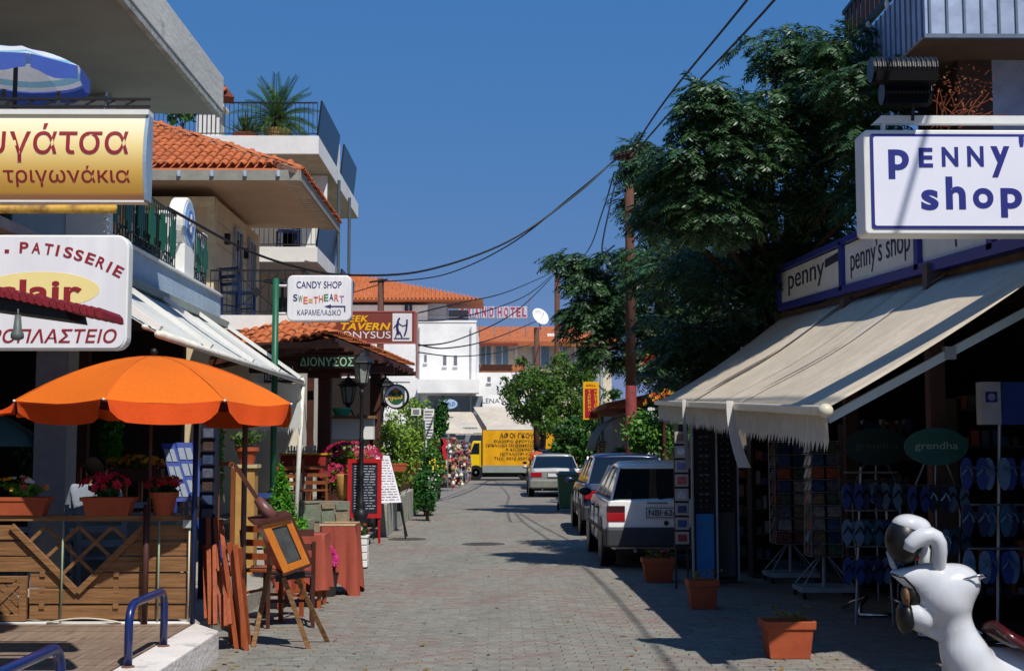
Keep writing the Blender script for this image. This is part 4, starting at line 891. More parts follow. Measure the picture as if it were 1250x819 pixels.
b=B(); b.lathe((X_,Y_,0),[(.17,0),(.17,.06),(.12,.1),(.11,.45),(.13,.5),(.09,.56),(.07,.62),(.085,.66),(.05,.72),(.042,1.1),(.06,1.14),(.04,1.2),(.035,1.7),(.055,1.74),(.034,1.8),(.03,zl-.2),(.05,zl-.16),(.03,zl-.1)],14); build(b,'pole',dark,t,smooth=True); lantern(t,(X_,Y_,zl),1.12)
p=at(455,600,27.5); t=thing('street_lamp','black cast iron double street lamp with two lanterns on curled arms, behind the single lamp','street lamp',(p.x,27.5,0),'black lanterns outside the tavern')
b=B(); b.lathe((p.x,27.5,0),[(.15,0),(.12,.1),(.1,.5),(.06,.6),(.04,1.2),(.055,1.25),(.035,1.3),(.03,2.95),(.06,3.0),(.02,3.15)],12); build(b,'pole',dark,t,smooth=True)
for sx_,px in ((-1,425),(1,470)):
    l=at(px,492,27.5); b=B(); pts=[]
    for k in range(9): f=k/8; pts.append((p.x+(l.x-p.x)*f,27.5,2.2+(l.z-2.2)*f-.28*math.sin(PI*f)))
    b.tube(pts,.018,6); b.tube([(p.x+(l.x-p.x)*.5+.09*math.cos(a*.8),27.5,2.25+.09*math.sin(a*.8)) for a in range(9)],.012,5); build(b,'arm',dark,t,smooth=True); lantern(t,(l.x,27.5,l.z),1.15)
# green post with candy sign
Y=20.3; p=at(337,340,Y); b=B(); b.tube([(p.x,Y,0.17),(p.x,Y,p.z)],.05,12); build(b,'green_post',green,label='tall dark green round post carrying the candy shop sign',cat='post',smooth=True)
s=thing('candy_shop_sign','white rounded candy shop sign with coloured letters and arrow on the green post','sign',at(389,392,Y))
c0,c1=at(350,392,Y),at(429,336,Y); b=B(); b.prism(cham(c0.x,c1.x,c0.z,c1.z,.09,Y)[::-1],(0,.22,0)); build(b,'sign_box',lw,s,bev=.02)
b=B()
for py in (348,382): q=at(345,py,Y); b.tube([(p.x,Y+.1,q.z),(c0.x+.02,Y+.1,q.z)],.02,6)
build(b,'bracket',white,s)
nv=mat('navy_letter','262A66',.5,0,5,0,det=0)
tx('CANDY SHOP',362,417,343.5,352,nv,bold=.01,depth=0)
cols=['262A66','2A7A40','D85A20','D8A020','C83A20','C86030','2A7A40','262A66','D85A20','9A6AA0']
for i,(ch,cc) in enumerate(zip('SWEETHEART',cols)):
    x=360.5+i*6.3; yy=365+2.2*math.sin((i-1)*.8); q=at(x,yy,Y); txt(ch,(q.x,Y-.003,q.z),5.2*Y/F,(8.5 if i!=3 else 5)*Y/F,mat('letter_'+cc,cc,.5,0,5,0,det=0),s,bold=.01)
tx('KΑΡΑΜΕΛΑΔΙKΟ',363,416,378,385,nv,depth=.0)
b=B(); a1,a2,a3=at(404,374,Y),at(421,374,Y),at(421,380.5,Y); 
for o_ in (a1,a2,a3): o_.y=Y-.006
b.bar(a1,a2,.012,.018,up=(0,1,0)) if False else b.box(a1.x,a2.x+.009,Y-.008,Y-.003,a2.z-.009,a2.z+.009); b.box(a2.x-.009,a2.x+.009,Y-.008,Y-.003,a3.z,a2.z-.009)
b.prism([(a1.x-.0,Y-.003,a1.z+.03),(a1.x-.0,Y-.003,a1.z-.03),(a1.x-.1,Y-.003,a1.z)],(0,-.005,0)); build(b,'arrow',nv,s)
# chalkboard with red frame
g0=gp(443,665); Y=g0.y+.3; c0,c1=at(424,632,Y),at(466,560,Y)
s=thing('chalkboard','black chalkboard menu in a bright red frame standing behind the lamp base','menu board',((c0.x+c1.x)/2,Y+.3,0)); 
b=B(); w_=.07; 
for q in ((c0.x,c1.x,c0.z,c0.z+w_),(c0.x,c1.x,c1.z-w_,c1.z)): b.box(q[0],q[1],Y-.03,Y+.01,q[2],q[3])
b.box(c0.x,c0.x+w_,Y-.03,Y+.01,c0.z+w_,c1.z-w_); b.box(c1.x-w_,c1.x,Y-.03,Y+.01,c0.z+w_,c1.z-w_); build(b,'frame',red,s)
b=B(); b.box(c0.x+w_,c1.x-w_,Y-.012,Y+.005,c0.z+w_,c1.z-w_); build(b,'board',mat('chalk_black','1C2230',.8),s)
b=B(); z=c1.z-w_-.06
while z>c0.z+w_+.04:
    x=c0.x+w_+.04
    while x<c1.x-w_-.08:
        l=random.uniform(.03,.1); b.box(x,min(x+l,c1.x-w_-.03),Y-.0145,Y-.012,z+random.uniform(0,.006),z+.015); x+=l+.02
    z-=.045
build(b,'chalk_writing',mat('chalk','B8BCC8',.9),s,kind='stuff')
b=B(); 
for x in (c0.x+.04,c1.x-.04): b.bar((x,Y,c0.z),(x,Y+.1,0),.04,.03)
build(b,'leg',red,s)
# white A-board
q0=gp(487,655); Y=23.7; s=thing('a_frame_board','white A-frame menu board with small dark text leaning beside the chalkboard','menu board',(q0.x-.2,Y,0))
a0,a1,a2,a3=at(458,614,Y),at(490,613,Y),at(475,556,Y+.25),at(453,555,Y+.25)
b=B(); b.prism([a0,a1,a2,a3],(0,.03,0)); build(b,'board',mat('paper_white','E4E0E6',.6),s)
b=B(); 
for k in range(16):
    f=(k+1)/18; l=a0.lerp(a3,f); r_=a1.lerp(a2,f); x=.08
    while x<.9:
        e=min(.93,x+random.uniform(.08,.25)); p=l.lerp(r_,x)-V((0,.004,0)); q=l.lerp(r_,e)-V((0,.004,0)); b.add([p,q,q+ZU*.012,p+ZU*.012],[(0,1,2,3)]); x=e+.05
build(b,'printed_text',mat('text_grey','6A6A78',.8),s,kind='stuff')
b=B(); b.bar(a1,(a1.x+.08,Y,0),.03,.03); b.bar(a0,(a0.x-.02,Y,0),.03,.03); b.bar((a2.x,Y+.3,a2.z),(a1.x+.05,Y+.7,0),.03,.03); build(b,'leg',dark,s)
# flowers: bougainvillea mass, bushes
mag=['A81848','C42858','8E1440']
t=thing('flowering_bush','bush of magenta flowers with green leaves trailing over the tavern wall','bush',at(440,600,23.6))
flowers(t,(*at(428,560,23.6),),.55,.35,.33,1200,150,mag,lsize=.045,fsize=.032,leafm=leafmat('yellow_green_leaf','3E6A1E','86A83A'))
flowers(t,(*at(412,588,23.3),),.33,.3,.35,700,90,mag,lsize=.045,fsize=.032,leafm=leafmat('yellow_green_leaf','3E6A1E','86A83A'))
b=B(); q=at(424,612,22.7); b.lathe((q.x,22.9,.72),[(.16,0),(.2,.1),(.22,.42),(.2,.45)],16); build(b,'flower_jar',mat('ochre_jar','B58848',.8,.1,6,.2),label='ochre clay jar below the magenta flowers on the planter wall',cat='jar',smooth=True)
c=at(487,548,25.5); tree((c.x+.0,25.6,.4),blobs(c,(.5,.45,.75),9,.5)+blobs(at(478,520,25.5),(.3,.3,.35),4,.5),2600,.05,'4A6E1A','9AB848','tall yellow-green leafy shrub growing beside the double street lamp',.03,'shrub','shrub',aspect=.35)
c=at(424,540,25.5); 
for (px,py,Y,w2,lab) in ((482,569,24.6,.42,'terracotta trough on the railing under the yellow-green shrub'),(497,567,25.6,.3,'second smaller terracotta trough beside the tavern railing')):
    c=at(px,py,Y); tt=copy_tree(tp,(c.x,Y,c.z-.1),R(20),lab)
    for ch in list(tt.children):
        if ch.name.startswith(('foliage','blossom')): bpy.data.objects.remove(ch)
# railing behind board
b=B(); a_=at(462,586,24.5); c_=at(502,575,30); 
s=thing('wooden_railing','dark wooden railing with upright bars along the tavern terrace edge','railing',(a_.x,24.5,.42))
a_=V((S0.x-.1,S0.y+.1,1.32)); c_=V((S1.x-.1,S1.y,1.32)); b.bar(a_,c_,.06,.05); b.bar(a_-ZU*.6,c_-ZU*.6,.05,.04); build(b,'rail',wood4,s)
for k in range(26): p=a_.lerp(c_,k/25); b=B(); b.bar(p,p-ZU*.65,.03,.03); build(b,'baluster',wood4,s)
# things inside the tavern: white counter, fence pickets, tables, diner
s=thing('white_counter','white shelf wall with a mint bowl at the back of the tavern terrace','counter',at(420,520,27)); c0,c1=at(400,536,27),at(456,511,27); b=B(); b.box(c0.x,c1.x,27,27.3,c0.z,c1.z); build(b,'panel',white,s); b=B(); b.box(c0.x-.05,c1.x+.05,26.9,27.4,c1.z+.002,c1.z+.06); build(b,'shelf',wood1,s)
c=at(416,509,27); b=B(); b.lathe((c.x,27.1,c1.z+.06),[(.13,0),(.2,.12),(.23,.13),(.23,.16)],16); build(b,'mint_bowl',mat('mint','3AA88A',.5),label='mint green plant bowl on the white shelf in the tavern',cat='bowl')
s=thing('picket_fence','low white picket fence at the back of the tavern terrace','fence',at(400,560,26.5)); 
for k in range(30): c=at(352+k*3.6,552,26.5); b=B(); b.box(c.x-.02,c.x+.02,26.5,26.52,c.z-.12,c.z+.12+.02*(k%2)); build(b,'picket',white,s)
b=B(); c0=at(350,551,26.5); c1=at(460,551,26.5); b.box(c0.x,c1.x,26.525,26.545,c0.z-.02,c0.z+.02); build(b,'rail',white,s)
orw=mat('orange_wood','7E4620',.5,.2,3,.1,stretch=(8,8,1))
ch=None
for i,(px,Y,rz,lab) in enumerate(((345,22.0,200,'orange-brown wooden tavern chair nearest the green post'),(358,22.6,150,'orange-brown wooden tavern chair by the yellow tablecloth'),(385,22.9,185,'orange-brown wooden tavern chair left of the magenta flowers'))):
    c=at(px,600,Y); zz=.43 if Y>21.4 else .2
    if ch is None: ch=chair_((c.x,Y,zz),R(rz),orw,lab,1.0,group='orange-brown tavern chairs')
    else: copy_tree(ch,(c.x,Y,zz),R(rz),lab)
s=thing('tavern_table','tavern table with a bright yellow cloth over red behind the wooden chairs','table',at(366,600,23.4)); c=at(372,553,23.4); b=B(); b.box(c.x-.42,c.x+.42,23.2,23.9,c.z-.03,c.z+.0); build(b,'yellow_cloth',mat('yellow_cloth','C89A18',.8),s)
b=B(); b.box(c.x-.4,c.x+.4,23.22,23.88,c.z-.35,c.z-.031); build(b,'red_cloth',mat('red_cloth','8A2418',.8),s)
for sx_ in (-.36,.36):
    for yy in (23.26,23.82): b=B(); b.box(c.x+sx_-.025,c.x+sx_+.025,yy-.025,yy+.025,.42,c.z-.35); build(b,'leg',wood4,s)
# ================= near left: slats, easel, tables, pots
# folded wooden chairs/slats leaning: two bundles
t=thing('folded_wooden_frame','bundle of red-brown slatted wooden frames leaning on the kerb end by the blue post','folded chair',(-2.15,10.7,0),'folded red-brown wooden frames')
def slat(parent,x0,y0,x1,y1,Ya,Yb,w_=5.2,m=wood3):
    a=at(x0,y0,Ya); c=at(x1,y1,Yb); b=B(); b.bar(a,c,w_*10.8/F,.03,up=(0,-1,.1)); build(b,'slat',m,parent,bev=.003)
for i,(xa,ya,xb,yb,Yt,Yb) in enumerate(((254,632,257,762,11.3,10.95),(262,665,263,762,11.2,10.85),(263,632,272,765,11.34,10.9),(270,634,281,762,11.2,10.8),(250,665,252,755,11.4,11.0),(275,668,276,764,11.1,10.8))):
    slat(t,xa,ya,xb,yb,Yt,Yb)
t=thing('folded_wooden_frame','bundle of longer red-brown slats leaning with their feet on the paving beside the easel','folded chair',(-2.0,10.5,0),'folded red-brown wooden frames')
for i,(xa,ya,xb,yb,Yt) in enumerate(((273,664,289,792,10.95),(280,662,298,790,10.9),(287,664,301,794,10.85),(292,668,304,786,10.9),(272,690,283,786,11.0),(284,690,293,790,11.05))):
    f=gp(xb,yb); slat(t,xa,ya,xb,yb,Yt,f.y,5.6)
for ya in (672,700,730): 
    a=at(272,ya,11.05); c=at(292,ya,11.05); b=B(); b.bar(a,c,.02,.04); build(b,'crossbar',wood4,t)
# rust-brown tall cone pole leaning (parasol spike) on easel case
Yc=10.7
s=thing('display_case_easel','leaning orange wooden display case with a glass door on a wooden tripod easel','display case',gp(360,790))
def hp(px,py,Y=Yc): return at(px,py,Y)
A_=[hp(319,640),hp(354,632),hp(378,688),hp(346,700)]   # front face corners TL,TR,BR,BL
dpt=V((-.04,.2,.03))
up_=(A_[0]-A_[3]).normalized(); rt=(A_[2]-A_[3]).normalized()
case=B(); case.prism([A_[3],A_[2],A_[1],A_[0]],dpt) 
def fp(u,v,d=0): p=A_[3].lerp(A_[2],u).lerp(A_[0].lerp(A_[1],u),v); return p-V((0,1,0))*d
bf=B()
for (u0,u1,v0,v1) in ((0,.26,0,1),(.80,1,0,1),(.26,.8,0,.14),(.26,.8,.88,1)):
    bf.prism([fp(u0,v0,.0),fp(u1,v0,.0),fp(u1,v1,.0),fp(u0,v1,.0)],(0,.025,0))
build(bf,'door_frame',wood5,s,bev=.004)
b=B(); L_=[fp(0,0),fp(0,1)]; 
b.prism([fp(0,0)+V((-.001,.026,0)),fp(0,0)+V((-.10,.24,.02)),fp(0,1)+V((-.10,.24,.02)),fp(0,1)+V((-.001,.026,0))],(.012,0,0)); build(b,'side_panel',mat('varnish_orange_red','C24E14',.35,.15,3,.05,coat=.4),s)
b=B(); b.prism([fp(1,0)+V((0,.026,0)),fp(1,0)+V((-.1,.24,.02)),fp(1,1)+V((-.1,.24,.02)),fp(1,1)+V((0,.026,0))],(-.012,0,0)); build(b,'side_panel',wood5,s)
b=B(); b.prism([fp(0,0)+V((.0,.22,0)),fp(1,0)+V((-.01,.22,0)),fp(1,1)+V((-.01,.22,0)),fp(0,1)+V((0,.22,0))],(-.06,.02,.01)); build(b,'back_panel',wood4,s)
b=B(); b.quad(fp(.27,.15,-.012),fp(.79,.15,-.012),fp(.79,.87,-.012),fp(.27,.87,-.012)); build(b,'glass',mat('case_glass','6A7070',.08,.3,6,0,alpha=.45,det=0),s)
b=B(); b.prism([fp(.35,.2,-.1),fp(.7,.2,-.1),fp(.66,.6,-.1),fp(.45,.8,-.1)],(0,.01,0)); build(b,'picture',mat('faded_print','8C8C7C',.8,.4,20),s)
b=B(); b.prism([fp(-.12,1.0)+V((-.02,-.03,0)),fp(1.08,1.0)+V((.01,-.03,0)),fp(1.0,1.0)+V((-.07,.27,.03)),fp(-.12,1.0)+V((-.13,.27,.03))],tuple(up_*.025)); build(b,'top_board',wood4,s)
b=B(); b.prism([fp(-.04,0)+V((0,-.01,0)),fp(1.02,0)+V((0,-.01,0)),fp(1.0,0)+V((-.07,.25,.02)),fp(-.04,0)+V((-.1,.25,.02))],tuple(-up_*.02)); build(b,'bottom_board',wood4,s)
b=B(); cb=(fp(.45,1.0)+V((-.03,.1,.02))); ct=hp(311,609)+V((0,.1,0)); b.tube([cb,cb.lerp(ct,.5),ct],[.062,.05,.034],10); build(b,'cone',mat('brown_cone','6A4440',.4,.15,4,.05),s,smooth=True)
b=B(); ce=hp(283,567)+V((0,.1,0)); b.bar(ct+(cb-ct)*.15,ce,.03,.03); build(b,'upper_bar',wood4,s)
for i,(xa,ya,xb,yb,m_) in enumerate(((346,704,377,792,wood1),(362,704,400,783,wood1),(330,690,309,790,wood1))):
    f=gp(xb,yb); a=at(xa,ya,(10.78,10.9,11.2)[i]); b=B(); b.bar(a,f,.038,.026,up=(0,-1,.2)); build(b,'leg',m_,s,bev=.003)
b=B(); b.bar(at(336,706,10.85),at(372,700,10.9),.06,.05); build(b,'leg_block',blk,s)
# low stand / chairs dark below the case
def tablecloth(loc,w,d,h,drop,label,m,group,pointed=False,legs=True):
    t=thing('cloth_covered_table',label,'table',loc,group); x0,y0,_=loc
    b=B(); n=12
    def fn(u,v):
        # wrap around the perimeter
        per=[(-w/2,-d/2),(w/2,-d/2),(w/2,d/2),(-w/2,d/2)]; k=int(u*4)%4; f=u*4-int(u*4); a=per[k]; c=per[(k+1)%4]
        x=a[0]+(c[0]-a[0])*f; y=a[1]+(c[1]-a[1])*f; nx,ny=((0,-1),(1,0),(0,1),(-1,0))[k]
        wv=.032*math.sin(f*15+k*2)*v+.016*math.sin(f*33+k)*v; sp=.02*v; cor=(1-min(f,1-f)*2)
        dr=drop*(1+(.42*cor**1.5 if pointed else .12*math.sin(f*9+k)))
        return V((x0+x+nx*(wv+sp),y0+y+ny*(wv+sp),h-dr*v))
    b.grid(fn,64,5); b.add([(x0-w/2,y0-d/2,h),(x0+w/2,y0-d/2,h),(x0+w/2,y0+d/2,h),(x0-w/2,y0+d/2,h)],[(0,1,2,3)]); build(b,'cloth',m,t,smooth=True,weld=True)
    b=B(); b.box(x0-w/2+.02,x0+w/2-.02,y0-d/2+.02,y0+d/2-.02,h-.035,h-.008); build(b,'table_top',wood1,t)
    for sx_ in (-1,1):
        for sy in (-1,1): b=B(); b.box(x0+sx_*(w/2-.05)-.02,x0+sx_*(w/2-.05)+.02,y0+sy*(d/2-.05)-.02,y0+sy*(d/2-.05)+.02,0,h-.04); build(b,'leg',wood3,t)
    return t
sal=fabricmat('salmon_cloth','A8503E',.12,.06,25)
g1=gp(425,728); tablecloth((g1.x-.13,g1.y+.35,0),.4,.5,.76,.62,'square table under a salmon red cloth hanging to a point, nearer the street',sal,'tables under salmon cloths',True)
g2=gp(352,745); tablecloth((g2.x+.08,g2.y+.4,0),.5,.5,.74,.5,'square table under a salmon red cloth behind the leaning display case',sal,'tables under salmon cloths')
s=thing('tray','rectangular beige tray standing on the salmon table nearer the street','tray',(g1.x-.1,g1.y+.3,.765)); b=B(); b.box(g1.x-.34,g1.x+.06,g1.y+.12,g1.y+.56,.765,.775); build(b,'base',wood1,s)
for q in ((g1.x-.34,g1.x+.06,g1.y+.1,g1.y+.12),(g1.x-.34,g1.x+.06,g1.y+.56,g1.y+.58)): b=B(); b.box(*q,.765,.785); build(b,'side',mat('pale_wood','C9AF8C',.6),s)
c=gp(345,765); chair_((c.x+.05,c.y+.1,0),R(190),wood4,'dark brown wooden chair in the shade behind the tripod legs',.78)
c=gp(325,760); chair_((c.x,c.y+.35,0),R(160),wood3,'red-brown wooden chair partly behind the leaning slats',.85)
# magenta pot between tables
c=gp(398,730); t=thing('hanging_petunias','cascade of bright magenta petunias between the two salmon tables','potted plant',(c.x,c.y+.3,0)); q=at(398,688,c.y+.15)
flowers(t,tuple(q),.1,.1,.2,260,130,['C0187A','D83090','A81068'],lsize=.03,fsize=.03); b=B(); b.lathe((q.x,q.y+.05,0),[(.1,0),(.13,.25),(.14,.26)],14); build(b,'pot',mat('dark_pot','2A2320',.8),t)
# cypress & small green bushes
c=at(343,640,15.0); cy=thing('potted_conifer','small bright green cone-shaped conifer behind the display case','conifer',(c.x,15,0)); b=B(); z0=at(0,660,15).z; z1=at(0,574,15).z
cl=[(c.x+random.uniform(-.02,.02),15,z0+(z1-z0)*f,.22*(1-f)**.8+.03,.22*(1-f)**.8+.03,.1) for f in [i/9 for i in range(10)]]
leaves(b,cl,5200,.032,.3,.2); build(b,'foliage',leafmat('conifer_leaf','2F6E14','64A02A'),cy); b=B(); b.tube([(c.x,15,.2),(c.x,15,z1-.1)],.02); build(b,'trunk',wood4,cy); b=B(); b.lathe((c.x,15,0),[(.15,0),(.2,z0-.05),(.22,z0-.05),(.22,z0+.01)],14); build(b,'pot',potm,cy)
c=at(367,655,15.2); t=thing('potted_bush','low bright green leafy bush right of the conifer','bush',(c.x,15.2,0)); b=B(); leaves(b,blobs(at(366,648,15.2),(.14,.14,.16),6,.5),1300,.03,.5); build(b,'foliage',leafmat('bush_leaf2','3A7A18','6CA838'),t); b=B(); b.lathe((c.x,15.2,0),[(.12,0),(.16,.45),(.17,.46)],14); build(b,'pot',potm,t)
# white planter box
c=gp(437,694); s=thing('white_planter_box','white slatted planter box with small red and white flowers beside the tables','planter',(c.x,c.y+.12,0)); 
for k in range(4):
    b=B(); b.box(c.x-.1,c.x+.12,c.y,c.y+.24,.02+k*.1,.11+k*.1); build(b,'slat',white,s,bev=.006)
b=B(); b.box(c.x-.11,c.x+.13,c.y-.01,c.y+.25,.415,.44); build(b,'rim',white,s)
flowers(s,(c.x+.01,c.y+.1,.52),.12,.1,.08,200,14,['B02020','E0D8D0','C83020'],lsize=.03,fsize=.02)
# green-grey terrace wall behind (teal low wall), plinths, pots
s=build(B().box(-3.95,-3.0,12.3,12.5,.17,1.02),'teal_wall',mat('teal_render','6C8482',.85,.08,4,.1),label='low grey-teal rendered wall behind the blue post and the leaning slats',cat='wall')
def at2(px,py,Y): return at(px,py,Y)
c=at(301,600,15.5); s=thing('plinth','square ochre plinth with pale cap holding a terracotta pot','plinth',(c.x,15.5,.17)); b=B(); zc=at(0,571,15.5).z; b.box(c.x-.11,c.x+.11,15.4,15.62,.17,zc); build(b,'shaft',mat('ochre_plinth','B58A4A',.8,.2,4,.2),s); b=B(); b.box(c.x-.14,c.x+.14,15.37,15.65,zc,zc+.04); build(b,'cap',mat('cap_pale','C8B48A',.8),s)
t=thing('round_pot','terracotta pot with a trailing green plant on the ochre plinth','plant pot',(c.x,15.5,zc+.04)); b=B(); b.lathe((c.x,15.5,zc+.042),[(.08,0),(.12,.15),(.14,.155),(.14,.2)],16); build(b,'pot',potm,t); b=B(); leaves(b,blobs((c.x,15.5,zc+.33),(.2,.15,.14),6,.5),380,.035,.35); build(b,'foliage',leafmat('olive_leaf','2E4A1E','66803A'),t)
# hedge column in the patio
c=at(134,545,19.0); t=thing('hedge_column','clipped dense green hedge column at the back of the cafe','hedge',(c.x,19,.17)); b=B(); leaves(b,[(c.x+dx,19,1.0+k*.16,.17,.15,.13) for k in range(8) for dx in (-.02,.03)],2400,.035,.5,.5); build(b,'foliage',leafmat('hedge_leaf','1F4E12','4A8A26'),t); b=B(); b.tube([(c.x,19,.17),(c.x,19,1.9)],.04); build(b,'trunk',wood4,t)
c=at(265,545,19.5); t=thing('hedge_column','narrow dark hedge column behind the dark postcard rack','hedge',(c.x,19.5,.17)); b=B(); leaves(b,[(c.x,19.5,1.0+k*.16,.1,.12,.13) for k in range(8)],900,.035,.5,.5); build(b,'foliage',leafmat('hedge_leaf','1F4E12','4A8A26'),t); b=B(); b.tube([(c.x,19.5,.17),(c.x,19.5,1.9)],.03); build(b,'trunk',wood4,t)
# cafe fence rail, wooden
s=thing('cafe_rail','low wooden handrail with thick uprights inside the cafe','railing',at(150,590,17)); c0,c1=at(78,568,17),at(285,566,17)
b=B(); b.bar(c0,c1,.05,.05); build(b,'rail',orw,s)
for k in range(12): p=c0.lerp(c1,k/11); b=B(); b.bar(p,(p.x,p.y,.17),.05,.05); build(b,'baluster',orw,s)
# flower bed box along rail
c=at(165,572,16.6); t=thing('window_box','brown flower box of yellow and orange blooms on the cafe rail','planter',tuple(c)); b=B(); b.box(c.x-.35,c.x+.35,16.5,16.7,c.z-.16,c.z); build(b,'box',wood4,t); flowers(t,(c.x,16.6,c.z+.06),.38,.12,.1,380,60,['D8A018','C86A18'],lsize=.035,fsize=.025,leafm=leafmat('olive_leaf','2E4A1E','66803A'))
# postcard racks (blue, leaning)
pnl=mat('blue_rack','243A86',.5,.08,6,.05)
for i,(q,lab) in enumerate(((((197,541),(212,541),(235,612),(214,612)),'narrow leaning blue rack of white cards, left of the pair'),(((213,540),(234,540),(252,606),(228,606)),'wider leaning blue rack of white cards, right of the pair'))):
    Y=13.4+i*.1; pt=[at(*q[k],Y+(0 if k>1 else .35)) for k in (3,2,1,0)]; t=thing('card_rack',lab,'card rack',(pt[0].x,Y,.17),'leaning blue card racks')
    b=B(); b.prism(pt,(0,.04,0)); build(b,'panel',pnl,t)
    for r_ in range(3):
        for cc in range(2):
            u0,u1=.12+cc*.42,.46+cc*.42; v0,v1=.08+r_*.3,.3+r_*.3
            f=lambda u,v:(pt[0].lerp(pt[1],u).lerp(pt[3].lerp(pt[2],u),v))-V((0,.008,0))
            if random.random()<.9: b=B(); b.prism([f(u0,v0),f(u1,v0),f(u1,v1),f(u0,v1)],(0,-.004,0)); build(b,'card',mat('card_shaded','7E8894',.5,.1,20),t)  # white cards, greyed in colour to stand for shade
    b=B(); b.bar(pt[0]+V((0,.02,0)),(pt[0].x,Y,.17),.03,.03); b.bar(pt[1]+V((0,.02,0)),(pt[1].x,Y,.17),.03,.03); b.bar((pt[2].x,Y+.4,pt[2].z),(pt[1].x+.1,Y+.7,.17),.03,.03); build(b,'leg',pnl,t)
Y=12.9; c0,c1=at(243,622,Y),at(265,516,Y); t=thing('dark_card_rack','tall narrow dark blue postcard rack standing behind the blue post','card rack',(c0.x+.08,Y,.17)); b=B(); b.box(c0.x,c1.x,Y,Y+.12,.17,c1.z); build(b,'panel',mat('rack_dark','141A30',.6),t)
for k in range(7):
    z=c1.z-.14-k*.13; b=B(); b.box(c0.x+.03,c1.x-.03,Y-.02,Y-.005,z,z+.085); build(b,'card',mat(('card_a','card_b','card_c')[k%3],('5A6070','4A3A34','3A4A6A')[k%3],.5,.3,25),t)
    b=B(); b.box(c0.x+.01,c1.x-.01,Y-.035,Y-.001,z-.012,z-.002); build(b,'shelf',mat('rack_dark2','101428',.6),t)
# glass dome chair (wire), blue chair
c=at(285,600,14.6); b=B(); b.ell((c.x+.02,12.45,1.06),(.1,.1,.1),16,10); build(b,'clear_dome',mat('clear_plastic','9A968E',.1,.05,5,0,alpha=.22,det=0),label='clear rounded plastic hood standing on the low wall right of the dark rack',cat='plastic hood',smooth=True)
c=at(318,640,16); chair_((c.x,16,.2),R(190),mat('blue_plastic_chair','28407A',.5),'blue plastic chair behind the brown post and the plinth',.85)
# cafe tables
for i,(px,Y,lab) in enumerate(((60,15.2,'small dark cafe table left behind the flower trough'),(210,16.2,'small dark cafe table in front of the wooden rail'))):
    c=at(px,610,Y); b=B(); b.lathe((c.x,Y,.17),[(.25,0),(.03,.03),(.03,.68),(.4,.7),(.4,.73)],18); build(b,'cafe_table',mat('table_dark','3A2A22',.5),label=lab,cat='table',group='cafe tables under the white awning')
c=at(30,610,14.2); ch=chair_((c.x,14.2,.17),R(170),mat('bluegrey_cloth_chair','6E88A0',.7),'pale blue-grey cafe chair left behind the fence',.92)
copy_tree(ch,(at(160,610,13.6).x,13.6,.17),R(20),'pale blue-grey cafe chair behind the right half of the trellis')
copy_tree(ch,(at(128,610,12.1).x,12.2,.17),R(185),'pale blue-grey cafe chair whose back shows through the trellis')
# glass/teal umbrella at far left inside
c=at(-60,520,14); b=B(); n=10
b.lathe((c.x,14,at(0,545,14).z),[(.95,0),(.9,.1),(.6,.3),(.3,.42),(.02,.46)],16,close=False); build(b,'shade_umbrella',fabricmat('teal_canvas','3E6A74',.2),label='teal shaded parasol at the left edge under the patisserie ceiling',cat='umbrella',smooth=True)
for x_,y_ in ((20,560),(45,590)):
    c=at(x_,y_,15.6); t=thing('shaded_plant','dark leafy plant in the shade of the cafe, '+('at the far left' if x_==20 else 'beside the grey column'),'plant',(c.x,15.6,.17)); b=B(); leaves(b,blobs(c,(.35,.3,.4),6,.5),500,.05); build(b,'foliage',leafmat('dark_leaf','16351A','2E5A28'),t); b=B(); b.tube([(c.x,15.6,.17),(c.x,15.6,c.z)],.02); build(b,'stem',wood4,t)
# ---- people: skin figure
def figure(name,label,joints,edges,radii,bodym,parts=()):
    """joints dict name->Vector; body continuous skin mesh"""
    t=thing(name,label,'person',joints['root0'])
    names=[k for k in joints if k!='root0']; idx={k:i for i,k in enumerate(names)}; off=V(joints['root0'])
    def skin(nm,keys,m,grow=0):
        me=bpy.data.meshes.new(nm); ks=[k for k in keys]; ix={k:i for i,k in enumerate(ks)}
        me.from_pydata([tuple(V(joints[k])-off) for k in ks],[(ix[a],ix[c]) for a,c in edges if a in ix and c in ix],[]); o=bpy.data.objects.new(nm,me); COL.objects.link(o); o.parent=t; OFF[o]=off
        md=o.modifiers.new('skin','SKIN'); 
        for i,k in enumerate(ks):
            r=radii[k]; r=r if isinstance(r,tuple) else (r,r); me.skin_vertices[0].data[i].radius=(r[0]+grow,r[1]+grow); me.skin_vertices[0].data[i].use_root=(i==0)
        md.use_smooth_shade=True; s_=o.modifiers.new('sub','SUBSURF'); s_.levels=2; s_.render_levels=2; me.materials.append(m); return o
    skin('body',names,bodym)
    for nm,keys,m,g_ in parts: skin(nm,keys,m,g_)
    return t
skinm=mat('skin','9A6248',.6,.05,5,.02); hairm=mat('dark_hair','0A0706',.9,.3,40,.6,spec=.1)
